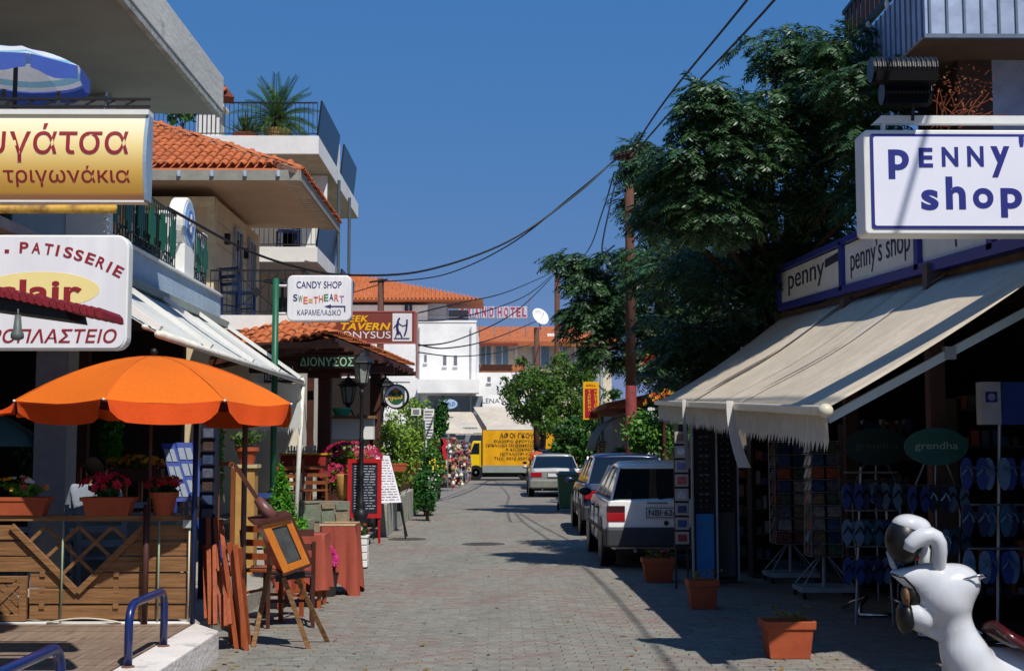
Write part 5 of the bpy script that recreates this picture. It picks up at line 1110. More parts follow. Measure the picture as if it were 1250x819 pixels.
def person(label,loc,rz,seated,shirt,trouser,hs=1.0,arm='rest'):
    c,s_=math.cos(rz),math.sin(rz)
    def T(x,y,z): return V((loc[0]+(x*c-y*s_)*hs,loc[1]+(x*s_+y*c)*hs,loc[2]+z*hs))
    J={'root0':V(loc)}; hz=.5 if seated else .93
    J['pelvis']=T(0,0,hz); J['waist']=T(0,-.01,hz+.17); J['chest']=T(0,0,hz+.36); J['neck0']=T(0,.01,hz+.5); J['neck']=T(0,.02,hz+.54); J['head']=T(0,.04,hz+.625); J['crown']=T(0,.035,hz+.70)
    R_={'pelvis':(.15,.11),'waist':(.13,.1),'chest':(.165,.11),'neck0':(.08,.07),'neck':(.052,.052),'head':(.075,.085),'crown':(.068,.08)}
    E_=[('pelvis','waist'),('waist','chest'),('chest','neck0'),('neck0','neck'),('neck','head'),('head','crown')]
    for q,sd_ in (('l',-1),('r',1)):
        J[q+'sh']=T(sd_*.18,0,hz+.46); R_[q+'sh']=.058
        if arm=='rest': J[q+'el']=T(sd_*.24,.03,hz+.2); J[q+'wr']=T(sd_*.16,.24,hz+.14 if seated else hz+.02)
        else: J[q+'el']=T(sd_*.25,.02,hz+.18); J[q+'wr']=T(sd_*.22,.18,hz+.12)
        J[q+'pa']=J[q+'wr']+(J[q+'wr']-J[q+'el']).normalized()*.08*hs
        R_[q+'el']=.042; R_[q+'wr']=.03; R_[q+'pa']=(.038,.018)
        E_+= [('chest',q+'sh'),(q+'sh',q+'el'),(q+'el',q+'wr'),(q+'wr',q+'pa')]
        dr=(J[q+'wr']-J[q+'el']).normalized(); side=T(1,0,0)-T(0,0,0)
        for f in range(4):
            k=q+'f%d'%f; J[k]=J[q+'pa']+dr*.045*hs+side*(f-1.5)*.018; J[k+'t']=J[k]+dr*(.03,.04,.037,.025)[f]*hs+V((0,0,-.015)); R_[k]=.0095; R_[k+'t']=.007; E_+=[(q+'pa',k),(k,k+'t')]
        J[q+'th']=J[q+'wr']+dr*.04-side*sd_*.035; R_[q+'th']=.011; E_.append((q+'wr',q+'th'))
        J[q+'hip']=T(sd_*.09,0,hz-.04); R_[q+'hip']=.095
        if seated: J[q+'kn']=T(sd_*.13,.43,hz-.0); J[q+'an']=T(sd_*.13,.4,.09); J[q+'to']=T(sd_*.14,.56,.04)
        else: J[q+'kn']=T(sd_*.1,.05*sd_,.5); J[q+'an']=T(sd_*.11,-.02+.06*sd_,.09); J[q+'to']=T(sd_*.12,.12+.06*sd_,.04)
        R_[q+'kn']=.062; R_[q+'an']=.042; R_[q+'to']=(.042,.03); E_+=[('pelvis',q+'hip'),(q+'hip',q+'kn'),(q+'kn',q+'an'),(q+'an',q+'to')]
    for k in R_: R_[k]=tuple(x*hs for x in R_[k]) if isinstance(R_[k],tuple) else R_[k]*hs
    t=figure('person',label,J,E_,R_,skinm,(('shirt',['pelvis','waist','chest','neck0','lsh','rsh','lel','rel'],shirt,.03),('trousers',['pelvis','lhip','rhip','lkn','rkn','lan','ran'],trouser,.02)))
    # hair, face, ears, shoes
    b=B(); h=T(0,.012,hz+.685); b.ell(h,(.094*hs,.1*hs,.112*hs),16,11); build(b,'hair',hairm,t,smooth=True)
    b=B(); b.ell(T(0,.118,hz+.63),(.012*hs,.018*hs,.022*hs),8,6); build(b,'nose',skinm,t,smooth=True)
    for sd_ in (-1,1):
        b=B(); b.ell(T(sd_*.09,.035,hz+.635),(.012*hs,.02*hs,.03*hs),8,6); build(b,'ear',skinm,t,smooth=True)
        b=B(); b.ell(T(sd_*.03,.112,hz+.655),(.011*hs,.01*hs,.007*hs),8,6); build(b,'eye',white,t,smooth=True)
    b=B(); b.ell(T(0,.112,hz+.59),(.022*hs,.008*hs,.006*hs),8,6); build(b,'mouth',mat('lip','7A3A34',.5),t,smooth=True)
    return t
c=at(116,600,12.9); person('person seen from behind in a pale grey-blue shirt, seated in the shaded cafe',(c.x,12.9,.2),0,True,mat('pale_shirt','8A93A0',.9,.06,10,.2),mat('dark_trousers','1C1E26',.9),1.05)
c=at(c.x*0+116,600,12.8); copy_tree(ch,(c.x,12.85,.17),R(180),'pale blue-grey cafe chair under the person in the cafe')
c=at(410,560,25.6); person('person in dark clothes seated in the shade under the tavern pergola',(c.x,25.6,.42),R(-60),True,mat('black_shirt','14141A',.9),mat('dark_trousers','1C1E26',.9))
b=B(); b.box(c.x-.22,c.x+.22,25.4,25.8,.42,.86); build(b,'stool',wood4,label='dark stool under the seated person at the tavern',cat='stool')
# ================= VEHICLES
def carpaint(name,c,m=.0): return mat(name,c,.3,.02,4,0,metal=m,coat=.6,det=.15,spec=.5)
trim=mat('grey_bumper','3A3D42',.6,.05,10,.05); tyre=mat('tyre_rubber','101010',.85,.1,20,.2); rim=mat('wheel_rim','8C8F92',.35,.05,8,0,metal=.7)
lens=mat('red_lens','A0101C',.2,.1,8,0,coat=.5); lens2=mat('dark_red_lens','3A0A10',.2,.1,8,0,coat=.5); plate=mat('plate_white','DADBDD',.5,.02,5,0); tglass=mat('car_glass','101820',.05,.05,3,0,spec=.9,det=0)
def car(name,label,loc,L,W,H,belt,paint,kind,rz=0,bump_col=None,under=.22):
    t=thing(name,label,'car',(0,0,0)); w=W/2
    hatch=kind=='hatch'
    # lower body stations: y from rear
    S=[(0,.36,belt*.80,.86),(.04,.30,belt*.97,.94),(.12,.26,belt*.995,.985),(L*.3,.2,belt,1),(L*.6,.2,belt,1),(L*.72,.2,belt*.99,1),(L*.9,.24,belt*.9,.95),(L*.985,.3,belt*.78,.86),(L,.36,belt*.6,.78)]
    if not hatch: S=[(0,.38,belt*.9,.88),(.04,.32,belt*1.01,.95),(.14,.26,belt*1.03,.985)]+S[3:]
    prof=lambda zb,zt,k:[(0,zb),(w*k*.85,zb),(w*k*.96,zb+.1),(w*k,zb+(zt-zb)*.45),(w*k*.985,zb+(zt-zb)*.8),(w*k*.93,zt-.015),(w*k*.86,zt),(0,zt+.02)]
    b=B(); vs=[];
    for (y,zb,zt,k) in S:
        p=prof(zb,zt,k); ring=[(x,y,z) for x,z in p]+[(-x,y,z) for x,z in p[-2:0:-1]]; vs+=ring
    n=len(p)*2-2; fs=[(i*n+j,i*n+(j+1)%n,(i+1)*n+(j+1)%n,(i+1)*n+j) for i in range(len(S)-1) for j in range(n)]+[tuple(range(n-1,-1,-1)),tuple((len(S)-1)*n+j for j in range(n))]
    b.add(vs,fs); build(b,'body',paint,t,smooth=False,bev=.02)
    # greenhouse: belt points and roof points
    if hatch: yb0,yr0,yr1,yb1=.10,.42,L*.50,L*.70
    elif kind=='wagon': yb0,yr0,yr1,yb1=.10,.35,L*.5,L*.7
    else: yb0,yr0,yr1,yb1=L*.15,L*.26,L*.50,L*.68
    wb=w*.86; wt=w*.70; zr=H-.03; zb=belt+.0
    b=B(); ring=lambda y,z,ww:[(-ww,y,z),(ww,y,z)]
    roof=[]
    for (y,z,ww) in ((yr0,zr-.035,wt),(yr0+.12,zr,wt*1.01),((yr0+yr1)/2,H,wt*1.02),(yr1-.1,zr-.01,wt),(yr1,zr-.04,wt*.98)):
        roof+=[(-ww,y,z-.05),(-ww*.9,y,z-.005),(-ww*.5,y,z+.012),(0,y,z+.018),(ww*.5,y,z+.012),(ww*.9,y,z-.005),(ww,y,z-.05)]
    b.add(roof,[(i*7+j,i*7+j+1,(i+1)*7+j+1,(i+1)*7+j) for i in range(4) for j in range(6)]); rf=build(b,'roof',paint,t,smooth=True,solid=.03)
    # pillars and glass
    def P4(y,z,ww,s): return V((s*ww,y,z))
    zt_=zr-.07
    g=B()
    rear=[V((-wb*.97,yb0+.02,zb)),V((wb*.97,yb0+.02,zb)),V((wt*.97,yr0+.0,zt_+.03)),V((-wt*.97,yr0+.0,zt_+.03))]
    front=[V((wb*.97,yb1,zb)),V((-wb*.97,yb1,zb)),V((-wt*.97,yr1,zt_+.02)),V((wt*.97,yr1,zt_+.02))]
    b=B(); b.add(rear,[(0,1,2,3)]); o=build(b,'rear_window',tglass,t,solid=.01)
    b=B(); b.add(front,[(0,1,2,3)]); build(b,'windscreen',tglass,t,solid=.01)
    for s in (-1,1):
        b=B(); yl=[yb0+.05,yb0+(yb1-yb0)*.36,yb0+(yb1-yb0)*.66,yb1]; yu=[yr0+.02,yr0+(yr1-yr0)*.36,yr0+(yr1-yr0)*.72,yr1]
        for k in range(3):
            b=B(); e=.035; q=[V((s*wb,yl[k]+e,zb+.02)),V((s*wb,yl[k+1]-e,zb+.02)),V((s*wt,yu[k+1]-e*.6,zt_)),V((s*wt,yu[k]+e*.6,zt_))]; b.add(q if s>0 else q[::-1],[(0,1,2,3)]); build(b,'side_window',tglass,t,solid=.008)
        for k in range(4):
            b=B(); b.bar((s*wb,yl[k],zb-.01),(s*wt,yu[k],zt_+.02),.07 if k in(0,3) else .05,.03,up=(s,0,0)); build(b,'window_pillar',paint,t)
        b=B(); b.bar((s*wb*1.005,yl[0],zb+.005),(s*wb*1.005,yl[3],zb+.005),.02,.03); build(b,'belt_trim',trim,t)
    sm_=mat('panel_gap','1A1B1E',.6,.05,5,0)
    for s in (-1,1):
        for yy in (yb0+(yb1-yb0)*.36,yb0+(yb1-yb0)*.66,yb1-.12):
            b=B(); b.box(s*w*.985,s*w*1.004,yy-.006,yy+.006,.3,belt*.9); build(b,'door_gap',sm_,t)
        for yy in (yb0+(yb1-yb0)*.39,yb0+(yb1-yb0)*.69): b=B(); b.box(s*w*.99,s*w*1.03,yy,yy+.16,belt*.83,belt*.86); build(b,'door_handle',blk,t,bev=.004)
        b=B(); b.box(s*w*.99,s*w*1.012,.5,L*.78,belt*.52,belt*.58); build(b,'side_moulding',trim,t)
    b=B(); b.bar((-wt*.95,yr0+.005,zt_+.035),(wt*.95,yr0+.005,zt_+.035),.04,.03); build(b,'window_header',paint,t)
    b=B(); b.add([V((-wb*.9,yb0+.1,zb-.02)),V((wb*.9,yb0+.1,zb-.02)),V((wb*.9,yb1-.1,zb-.02)),V((-wb*.9,yb1-.1,zb-.02))],[(0,1,2,3)]); build(b,'interior',blk,t)
    for s in (-1,1):
        b=B(); b.box(s*.38-.12,s*.38+.12,L*.42,L*.5,zb-.1,zb+.28); b.box(s*.38-.08,s*.38+.08,L*.43,L*.47,zb+.28,zb+.38); build(b,'headrest_seat',mat('car_seat','22252C',.8),t,bev=.03)
        m=B(); m.ell((s*(w+.08),L*.64,belt+.03),(.1,.05,.06),10,7); build(m,'wing_mirror',paint if kind!='hatch' else blk,t,smooth=True)
    # bumper, plate, lights
    b=B(); b.hexa([(-w*.96,-.06,.3),(w*.96,-.06,.3),(w*.99,.45,.28),(-w*.99,.45,.28),(-w*.96,-.07,.56),(w*.96,-.07,.56),(w*1.005,.45,.56),(-w*1.005,.45,.56)]); build(b,'rear_bumper',bump_col or trim,t,bev=.03)
    b=B(); b.hexa([(-w*.97,L-.4,.26),(w*.97,L-.4,.26),(w*.9,L+.05,.3),(-w*.9,L+.05,.3),(-w*1.0,L-.4,.52),(w*1.0,L-.4,.52),(w*.9,L+.06,.52),(-w*.9,L+.06,.52)]); build(b,'front_bumper',bump_col or trim,t,bev=.03)
    if hatch:
        b=B(); b.box(-w*.93,w*.93,-.012,.09,belt*.60,belt*.985); build(b,'tailgate',paint,t,bev=.012)
        for s in (-1,1):
            a,c=sorted((s*w*.95,s*w*.66)); b=B(); b.box(a,c,-.022,.06,.64,.76); build(b,'tail_light',lens,t,bev=.006); b=B(); b.box(a,c,-.022,.06,.762,.85); build(b,'tail_light',lens2,t,bev=.006)
        px,pz,pw,ph=-.03,.76,.235,.06
    else:
        for s in (-1,1):
            a,c=sorted((s*w*.93,s*w*.52)); b=B(); b.box(a,c,-.02,.08,belt*.72,belt*.88); build(b,'tail_light',lens,t,bev=.006)
        px,pz,pw,ph=0,belt*.79,.26,.06
        b=B(); b.box(-w*.5,w*.5,-.008,.08,belt*.7,belt*.9); build(b,'plate_recess',paint,t)
    pl=B(); pl.box(px-pw,px+pw,-.032,-.012,pz-ph,pz+ph); po=build(pl,'number_plate',plate,t)
    b=B(); 
    for q in ((px-pw-.008,px+pw+.008,pz-ph-.008,pz-ph),(px-pw-.008,px+pw+.008,pz+ph,pz+ph+.008),(px-pw-.008,px-pw,pz-ph,pz+ph),(px+pw,px+pw+.008,pz-ph,pz+ph)): b.box(q[0],q[1],-.036,-.01,q[2],q[3])
    build(b,'plate_frame',blk,po)
    if hatch:
        txt('NBI·6261',(px,-.034,pz),.42,.08,blk,po,bold=.01)
        b=B(); b.lathe((0,-.014,.62),[(.035,0),(.03,-.01)],8,'y'); build(b,'badge',blk,t)
        b=B(); b.tube([(-.1,-.02,zb+.01),(.25,-.005,zb+.06)],.009,5); build(b,'rear_wiper',blk,t)
        b=B(); b.box(-.26,.02,-.0165,-.012,.875,.9); build(b,'badge_strip',mat('badge_grey','8A8E92',.4),t)
    # wheels
    for (y,) in ((L*.17,),(L*.80,)):
        for s in (-1,1):
            x=s*(w-.1); b=B(); b.lathe((s*(w-.02),y,.33),[(.345,-s*.02),(.345,s*.022)],20,'x'); build(b,'wheel_arch',blk,t)
            b=B(); b.lathe((x,y,.285),[(.2,-.09),(.27,-.09),(.285,-.07),(.285,.07),(.27,.1),(.2,.1)],24,'x'); wo=build(b,'wheel',tyre,t,smooth=False)
            b=B(); b.lathe((x+s*.095,y,.285),[(.19,0),(.17,.008*s),(.06,-.01*s),(.05,.012*s)],16,'x'); build(b,'rim',rim,wo)
    b=B(); b.box(-w*.8,w*.8,.1,L-.2,.2,.4); build(b,'underbody',blk,t)
    b=B(); b.tube([(-w*.5,-.03,.25),(-w*.5,.4,.25)],.022,8); build(b,'exhaust',steel,t)
    t.location=loc; t.rotation_euler=(0,0,rz); OFF[t]=V(loc); return t
car('parked_car','white hatchback parked nearest the camera beside the sunglasses racks, dark bumper and Greek plate',(2.24,17.75,0),4.0,1.68,1.42,.93,carpaint('car_white','EFEFEE'),'hatch')
car('parked_car','dark blue car parked just beyond the white hatchback under the trees',(2.38,24.3,0),4.2,1.74,1.5,.95,carpaint('car_blue','1C2A4E',.2),'wagon')
car('parked_car','silver saloon with red tail lights parked behind the green wheelie bin',(1.86,43.6,0),4.5,1.78,1.40,.92,carpaint('car_silver','A8A9A6',.4),'sedan',bump_col=mat('silver_bumper','7E8078',.5))
car('parked_car','black car parked ahead of the silver saloon under the green tree',(2.0,51.5,0),4.3,1.76,1.55,.98,carpaint('car_black','15171B'),'wagon')
# wheelie bin
p=gp(694,624); bw,bd,bh=.27,.3,.92; t=thing('wheelie_bin','dark green wheelie bin standing on the street between the silver and blue cars','bin',(p.x,p.y+.3,0),)
gm=mat('bin_green','3C6444',.55,.08,6,.1); x,y=p.x,p.y+.3
b=B(); b.hexa([(x-bw*.82,y-bd*.85,.06),(x+bw*.82,y-bd*.85,.06),(x+bw*.82,y+bd*.6,.06),(x-bw*.82,y+bd*.6,.06),(x-bw,y-bd,bh),(x+bw,y-bd,bh),(x+bw,y+bd,bh),(x-bw,y+bd,bh)]); build(b,'body',gm,t,bev=.02)
b=B(); b.box(x-bw-.03,x+bw+.03,y-bd-.04,y+bd+.04,bh,bh+.035); b.hexa([(x-bw,y-bd,bh+.036),(x+bw,y-bd,bh+.036),(x+bw,y+bd,bh+.036),(x-bw,y+bd,bh+.036),(x-bw*.8,y-bd*.7,bh+.08),(x+bw*.8,y-bd*.7,bh+.08),(x+bw*.8,y+bd*.7,bh+.1),(x-bw*.8,y+bd*.7,bh+.1)]); build(b,'lid',mat('bin_lid','5E7060',.5),t,bev=.01)
for s in (-1,1): b=B(); b.lathe((x+s*.24,y+bd*.7,.1),[(.1,-.03),(.1,.03)],16,'x'); build(b,'wheel',tyre,t)
# yellow truck across the end of the street
Y=66.0; t=thing('delivery_truck','yellow canvas-sided delivery truck with dark Greek lettering standing across the street end','truck',(1.0,Y,0))
def tp_(px,py): q=at(px,py,Y); return q
c0=tp_(589,568); c1=tp_(676,525); xr=c1.x+1.2
can=fabricmat('truck_canvas','E3A200',.05,.08,3)
b=B(); b.grid(lambda u,v: V((c0.x+(xr-c0.x)*u,Y+.02*math.sin(u*40),c0.z+(c1.z-c0.z)*v)),40,4); b.box(c0.x,xr,Y+.04,Y+2.2,c0.z,c1.z-.01); build(b,'canvas_body',can,t,bev=0)
b=B(); b.box(c0.x-.03,c0.x+.02,Y-.03,Y+2.2,c0.z,c1.z+.03); build(b,'canvas_edge',mat('canvas_dark','6A5010',.8),t)
b=B(); z=tp_(0,577).z; b.box(c0.x,xr,Y-.03,Y+2.2,z+.01,c0.z-.005); build(b,'drop_side',mat('grey_side','8A928C',.5,.08,4,.1),t)
b=B(); b.box(c0.x-.3,xr,Y+.3,Y+.5,z-.22,z); b.box(c0.x-.3,xr,Y+1.7,Y+1.9,z-.22,z); build(b,'chassis',blk,t)
tk=mat('truck_letter','4A3A1E',.7,0,5,0,det=0)
for s_,xl,xr_,yt,yb in (('ΑΦΟΙ ΓΚΟΥΝΤΑ',610,668,528,534.5),('ΕΜΠΟΡΙΟ ΦΡΟΥΤΩΝ',603,655,536.5,540),('ΤΡΙΚΑΛΑΙΙΑ ΖΕΜΕΝΔΕΣΙΟΥ',593,655,541.5,545),('Ν. ΚΑΤΑΣΚΗΝΩΣΙΣ',618,655,546.5,550),('ΠΕΤΑΛΟΥΡΙ ΧΑΛΚ',611,655,552,555.5),('ΤΗΛ. 0374 02076-22',603,655,557.5,561)):
    a,c=tp_(xl,(yt+yb)/2),tp_(xr_,(yt+yb)/2); txt(s_,((a.x+c.x)/2,Y-.03,a.z),c.x-a.x,tp_(0,yt).z-tp_(0,yb).z,tk,t,bold=.012)
yp=carpaint('truck_yellow','E8BE00'); k0=tp_(571,578); k1=tp_(588,538)
b=B(); x0,x1,z0,z1=k0.x-.1,k1.x,.45,k1.z
b.prism([(x0,Y+.05,z0),(x1,Y+.05,z0),(x1,Y+.05,z1),(x0+.35,Y+.05,z1),(x0+.05,Y+.05,1.25),(x0-.02,Y+.05,1.0)],(0,1.9,0)); build(b,'cab',yp,t,bev=.05)
b=B(); b.prism([(x0+.2,Y+.04,1.3),(x1-.12,Y+.04,1.3),(x1-.12,Y+.04,z1-.12),(x0+.42,Y+.04,z1-.12)],(0,.02,0)); build(b,'cab_window',tglass,t)
b=B(); b.box(x0+.12,x0+.15,Y+.035,Y+.05,.6,1.9); b.box(x1-.09,x1-.07,Y+.035,Y+.05,.6,1.9); build(b,'door_seam',mat('seam','A07A00',.6),t)
for i,x in enumerate((x0+.5,tp_(640,0).x,)):
    b=B(); b.lathe((x,Y+.15,.38),[(.2,-.12),(.36,-.12),(.38,-.09),(.38,.12),(.2,.12)],22,'y'); wo=build(b,'wheel',tyre,t); b=B(); b.lathe((x,Y+.03,.38),[(.2,0),(.12,.05),(.05,-.02)],16,'y'); build(b,'rim',rim,wo)
    b=B(); b.lathe((x,Y+1.9,.38),[(.2,-.12),(.38,-.12),(.38,.12),(.2,.12)],22,'y'); build(b,'wheel',tyre,t)
b=B(); b.box(x0-.1,x0+.0,Y+.1,Y+1.9,.35,.6); build(b,'bumper',trim,t)
person('person in an orange-red top standing by the truck, left of the silver saloon',(at(655,560,49).x,49,0),R(20),False,mat('orange_shirt','C8542A',.9),mat('dark_trousers','1C1E26',.9))
# ================= RIGHT: shop
XA,YN,YF=2.25,9.0,18.5; XW=3.98
ZN,ZF=1.9,2.28
t=thing('corner_shop','dark open-fronted shop with a cream fascia band and a balcony storey above','shop building',(5,14,0))
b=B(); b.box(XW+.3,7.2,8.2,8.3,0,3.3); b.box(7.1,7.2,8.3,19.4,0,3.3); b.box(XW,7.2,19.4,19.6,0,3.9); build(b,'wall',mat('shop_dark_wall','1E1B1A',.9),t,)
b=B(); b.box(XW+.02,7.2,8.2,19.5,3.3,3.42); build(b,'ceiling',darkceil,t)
for px,Y in ((1145,13.2*.9),(1040,16.4*.9)):
    p=at(px,600,Y); b=B(); b.box(p.x-.07,p.x+.07,Y-.07,Y+.07,0,3.3); build(b,'pillar',mat('pillar_brown','5A4440',.7),t)
b=B(); b.hexa([(XW+.12,7,3.0),(XW+.3,7,3.0),(XW+.3,19.5,3.3),(XW+.12,19.5,3.3),(XW+.12,7,3.15),(XW+.3,7,3.15),(XW+.3,19.5,3.62),(XW+.12,19.5,3.62)]); build(b,'canopy_backing',mat('brown_tarp','6A5038',.8,.3,6,.8),t)
# floor of the shop
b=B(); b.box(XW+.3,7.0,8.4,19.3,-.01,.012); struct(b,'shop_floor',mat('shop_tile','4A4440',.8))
# fascia band : slopes slightly down towards the camera
s=thing('fascia_sign','cream fascia band with navy frames and tall PENNY SHOP lettering above the awning','shop sign',(XW,14,3.5))
def bz(Y,top): f=(Y-8)/(18.5-8); return (3.1+.5*f) if not top else (3.72+.42*f)
face=mat('fascia_cream','D8D4C8',.6,.06,5,.05); 
ys=[7.2,10.4,12.25,15.0,18.4]
for i in range(4):
    a,c=ys[i]+.06,ys[i+1]-.06
    b=B(); b.prism([(XW,a,bz(a,0)+.05),(XW,c,bz(c,0)+.05),(XW,c,bz(c,1)-.05),(XW,a,bz(a,1)-.05)][::-1],(.1,0,0)); build(b,'panel',face,s)
for top in (0,1): b=B(); b.bar((XW+.02,7.2,bz(7.2,top)),(XW+.02,18.4,bz(18.4,top)),.14,.1 if not top else .07); build(b,'rail',navy2,s)
for y in ys: b=B(); b.box(XW-.05,XW+.08,y-.06,y+.06,bz(y,0),bz(y,1)); build(b,'divider',navy2,s)
lt=mat('penny_navy','23297A',.45,.02,5,0,det=0); ltg=mat('fascia_letter','22283C',.5,0,5,0,det=0)
def ftx(st,ya,yb,f0,f1):  # reads from far (left in view) to near
    ym=(ya+yb)/2; z=bz(ym,0)+.05; h=bz(ym,1)-bz(ym,0)-.1; sl=V((0,-1,-(bz(9,1)-bz(8,1)))).normalized()
    txt(st,(XW-.002,ym,z+h*(f0+f1)/2),abs(ya-yb),h*(f1-f0),ltg,s,r=sl,u=ZU,bold=.0)
ftx("penny",17.9,15.9,.2,.8)
b=B(); ym=15.45; zz=bz(ym,0)+.36; b.box(XW-.008,XW-.002,15.08,15.85,zz,zz+.1); build(b,'dash',ltg,s)
ftx("penny's shop",14.7,12.55,.15,.9); 
b=B(); b.box(XW-.008,XW-.002,11.55,12.1,bz(11.8,0)+.36,bz(11.8,0)+.46); build(b,'dash',ltg,s); ftx("penny's shop",11.3,9.2,.15,.9)
# awning
t=thing('shop_awning','large worn beige awning with a jagged fringe sloping from the fascia over the racks','awning',((XA+XW)/2,14,2))
cv=fabricmat('beige_canvas','DBCDB6',.22,.1,5)
def barz(v): return ZN+(ZF-ZN)*v
def aw(u,v):  # u 0 at bar 1 at wall, v 0 near 1 far
    y=YN+(YF-YN)*v; z0=barz(v); z1=bz(y,0)-.12; wr=.012*math.sin(v*37+u*3)*math.sin(PI*u)+.02*math.sin(v*11)*math.sin(PI*u)
    return V((XA+(XW+.05-XA)*u,y,z0+(z1-z0)*u-.05*math.sin(PI*u)+wr))
b=B(); b.grid(aw,18,60); build(b,'canvas',cv,t,smooth=True,solid=.004)
b=B(); b.bar((XA-.02,YN-.02,ZN-.02),(XA-.02,YF,ZF-.02),.09,.07); build(b,'front_bar',mat('cream_profile','CFC6AE',.4,.05,8,0),t,bev=.015)
b=B(); b.ell((XA-.02,YN-.04,ZN-.02),(.055,.05,.05),10,8); build(b,'bar_end_cap',mat('cream_profile','CFC6AE',.4,.05,8,0),t,smooth=True)
b=B(); n=100
for i in range(n):
    v0,v1=i/n,(i+1)/n; y0=YN+(YF-YN)*v0; y1=YN+(YF-YN)*v1; z=barz(v0)-.055; h0=.17+.01*math.sin(i*.31); tip=h0+.075+.012*math.sin(i*2.3); w_=lambda k:.012*math.sin(k*.8)
    b.add([(XA+w_(i),y0,z),(XA+w_(i+1),y1,z),(XA+w_(i+1)+.01,y1,z-h0),(XA+w_(i+.5),y0*.5+y1*.5,z-tip),(XA+w_(i)+.01,y0,z-h0)],[(0,1,2,3,4)])
build(b,'fringe',fabricmat('beige_fringe','CCC6B6',.25,.1,8),t)
# end flap hanging at near corner
# support arms
st_=mat('pale_steel_arm','A9B8B8',.4,.05,8,.02)
for y in (YN+.12,13.5,YF-.3):
    v=(y-YN)/(YF-YN); b=B(); b.bar((XA+.03,y,barz(v)-.08),(XW+.05,y+.25,bz(y,0)-.42),.035,.06); build(b,'arm',st_,t); b=B(); m_=V((XA+.03,y,barz(v)-.08)).lerp(V((XW+.05,y+.25,bz(y,0)-.42)),.52); b.box(m_.x-.04,m_.x+.04,m_.y-.03,m_.y+.03,m_.z-.045,m_.z+.045); build(b,'arm_joint',grey,t)
# straps lying on the awning and hanging
sm=fabricmat('white_strap','D4D2CC',.15,.05,20)
for v,hang,wd in ((.66,.8,.16),(.34,.62,.07)):
    b=B(); pts=[]
    for k in range(14): pts.append(aw(1-k/13,v+.05*(k/13-1)+.008*math.sin(k*.7))+ZU*.03)
    ribbon(b,pts,wd)
    hx=.055 if v>.5 else .11; ye=YN+(YF-YN)*v
    b.grid(lambda u,w2: V((XA-.10+(u-.5)*hx*(1 if v>.5 else .7+.5*w2)+(.03 if v>.5 else .12)*w2*w2, ye+(u-.5)*.08-.05*w2, barz(v)+.035-hang*w2)),2,10)
    build(b,'strap',sm,t,smooth=True)
b=B(); ribbon(b,[aw(1-k/13,.42+.05*k/13)+ZU*.012 for k in range(14)],.02); build(b,'seam_tape',mat('dark_seam','6A6054',.9),t)
# Penny's sign
Y=8.8; s=thing('hanging_shop_sign',"large white sign box with navy border and lettering PENNY'S SHOP hanging at the right edge",'shop sign',at(1170,283,Y))
c0,c1=at(1060,283,Y),at(1310,161,Y); 
b=B(); b.prism(cham(c0.x-.02,c1.x,c0.z-.015,c1.z+.01,.03,Y)[::-1],(0,.22,0)); build(b,'sign_box',whitem,s,bev=.008)
b=B(); b.prism(cham(c0.x+.025,c1.x-.025,c0.z+.02,c1.z-.02,.02,Y-.006)[::-1],(0,.005,0)); build(b,'border',lt,s)
b=B(); b.prism(cham(c0.x+.045,c1.x-.045,c0.z+.04,c1.z-.04,.015,Y-.010)[::-1],(0,.003,0)); build(b,'face',mat('penny_face','E4E4EE',.3,.02,5,0,det=.1),s)
def pt_(ch,xl,xr,yt,yb,bold=.03):
    a,c=at(xl,(yt+yb)/2,Y),at(xr,(yt+yb)/2,Y); txt(ch,((a.x+c.x)/2,Y-.0095,a.z),c.x-a.x,at(0,yt,Y).z-at(0,yb,Y).z,lt,s,bold=bold)
for ch,xl,xr,yt,yb in (('p',1084,1109,183,219),('E',1121,1138,181,205),('N',1149,1169,180,204),('N',1180,1200,179,204),('y',1209,1232,179,217),("'",1243,1249,167,180),('S',1256,1275,180,204),
   ('s',1124,1145,232,257),('h',1154,1178,216,256),('o',1187,1212,230,255),('p',1221,1247,230,266)): pt_(ch,xl,xr,yt,yb)
b=B(); a,c=at(1068,145,Y),at(1352,141,Y); b.prism([(a.x,Y+.05,a.z-.02),(c.x,Y+.05,a.z-.02),(c.x,Y+.05,a.z+.035),(a.x+.06,Y+.05,a.z+.035)],(0,.06,0)); 
for px in (1082,1280): q=at(px,155,Y); b.box(q.x-.012,q.x+.012,Y+.06,Y+.1,c1.z,a.z-.0)
build(b,'sign_beam',whitem,label="white horizontal beam above the large PENNY'S SHOP sign",cat='beam')
# floodlights
Y=8.6; q=at(1105,95,Y); s=thing('floodlight','pair of black ribbed floodlights above the large hanging shop sign','floodlight',tuple(q))
for (x0,x1,y0,y1,dy) in ((1068,1146,65,96,.0),(1088,1146,90,118,.12)):
    a,c=at(x0,y1,Y),at(x1,y0,Y); n=13; b=B()
    r_=(c.z-a.z)/2; pts=[(-.11,0)]+[(-.11*math.cos(PI*k/6),r_*math.sin(PI*k/6)) for k in range(1,6)]
    b.lathe((a.x,Y+dy+.1,(a.z+c.z)/2),[(r_,0)]+sum([[(r_,(c.x-a.x)*(k+.1)/n),(r_*.9,(c.x-a.x)*(k+.35)/n),(r_*.9,(c.x-a.x)*(k+.6)/n),(r_,(c.x-a.x)*(k+.85)/n)] for k in range(n)],[])+[(r_,c.x-a.x)],14,'x'); build(b,'housing',blk,s)
    b=B(); b.box(a.x+.01,c.x-.01,Y+dy-.01,Y+dy+.1,a.z-.015,a.z+.05); build(b,'front_cover',mat('matte_black','0C0C0D',.8,.1,10,.05,spec=.1),s)
b=B(); b.tube([(q.x+.1,Y+.15,q.z-.1),(q.x+.1,Y+.18,at(0,146,8.8).z)],.012); build(b,'mount',dark,s)
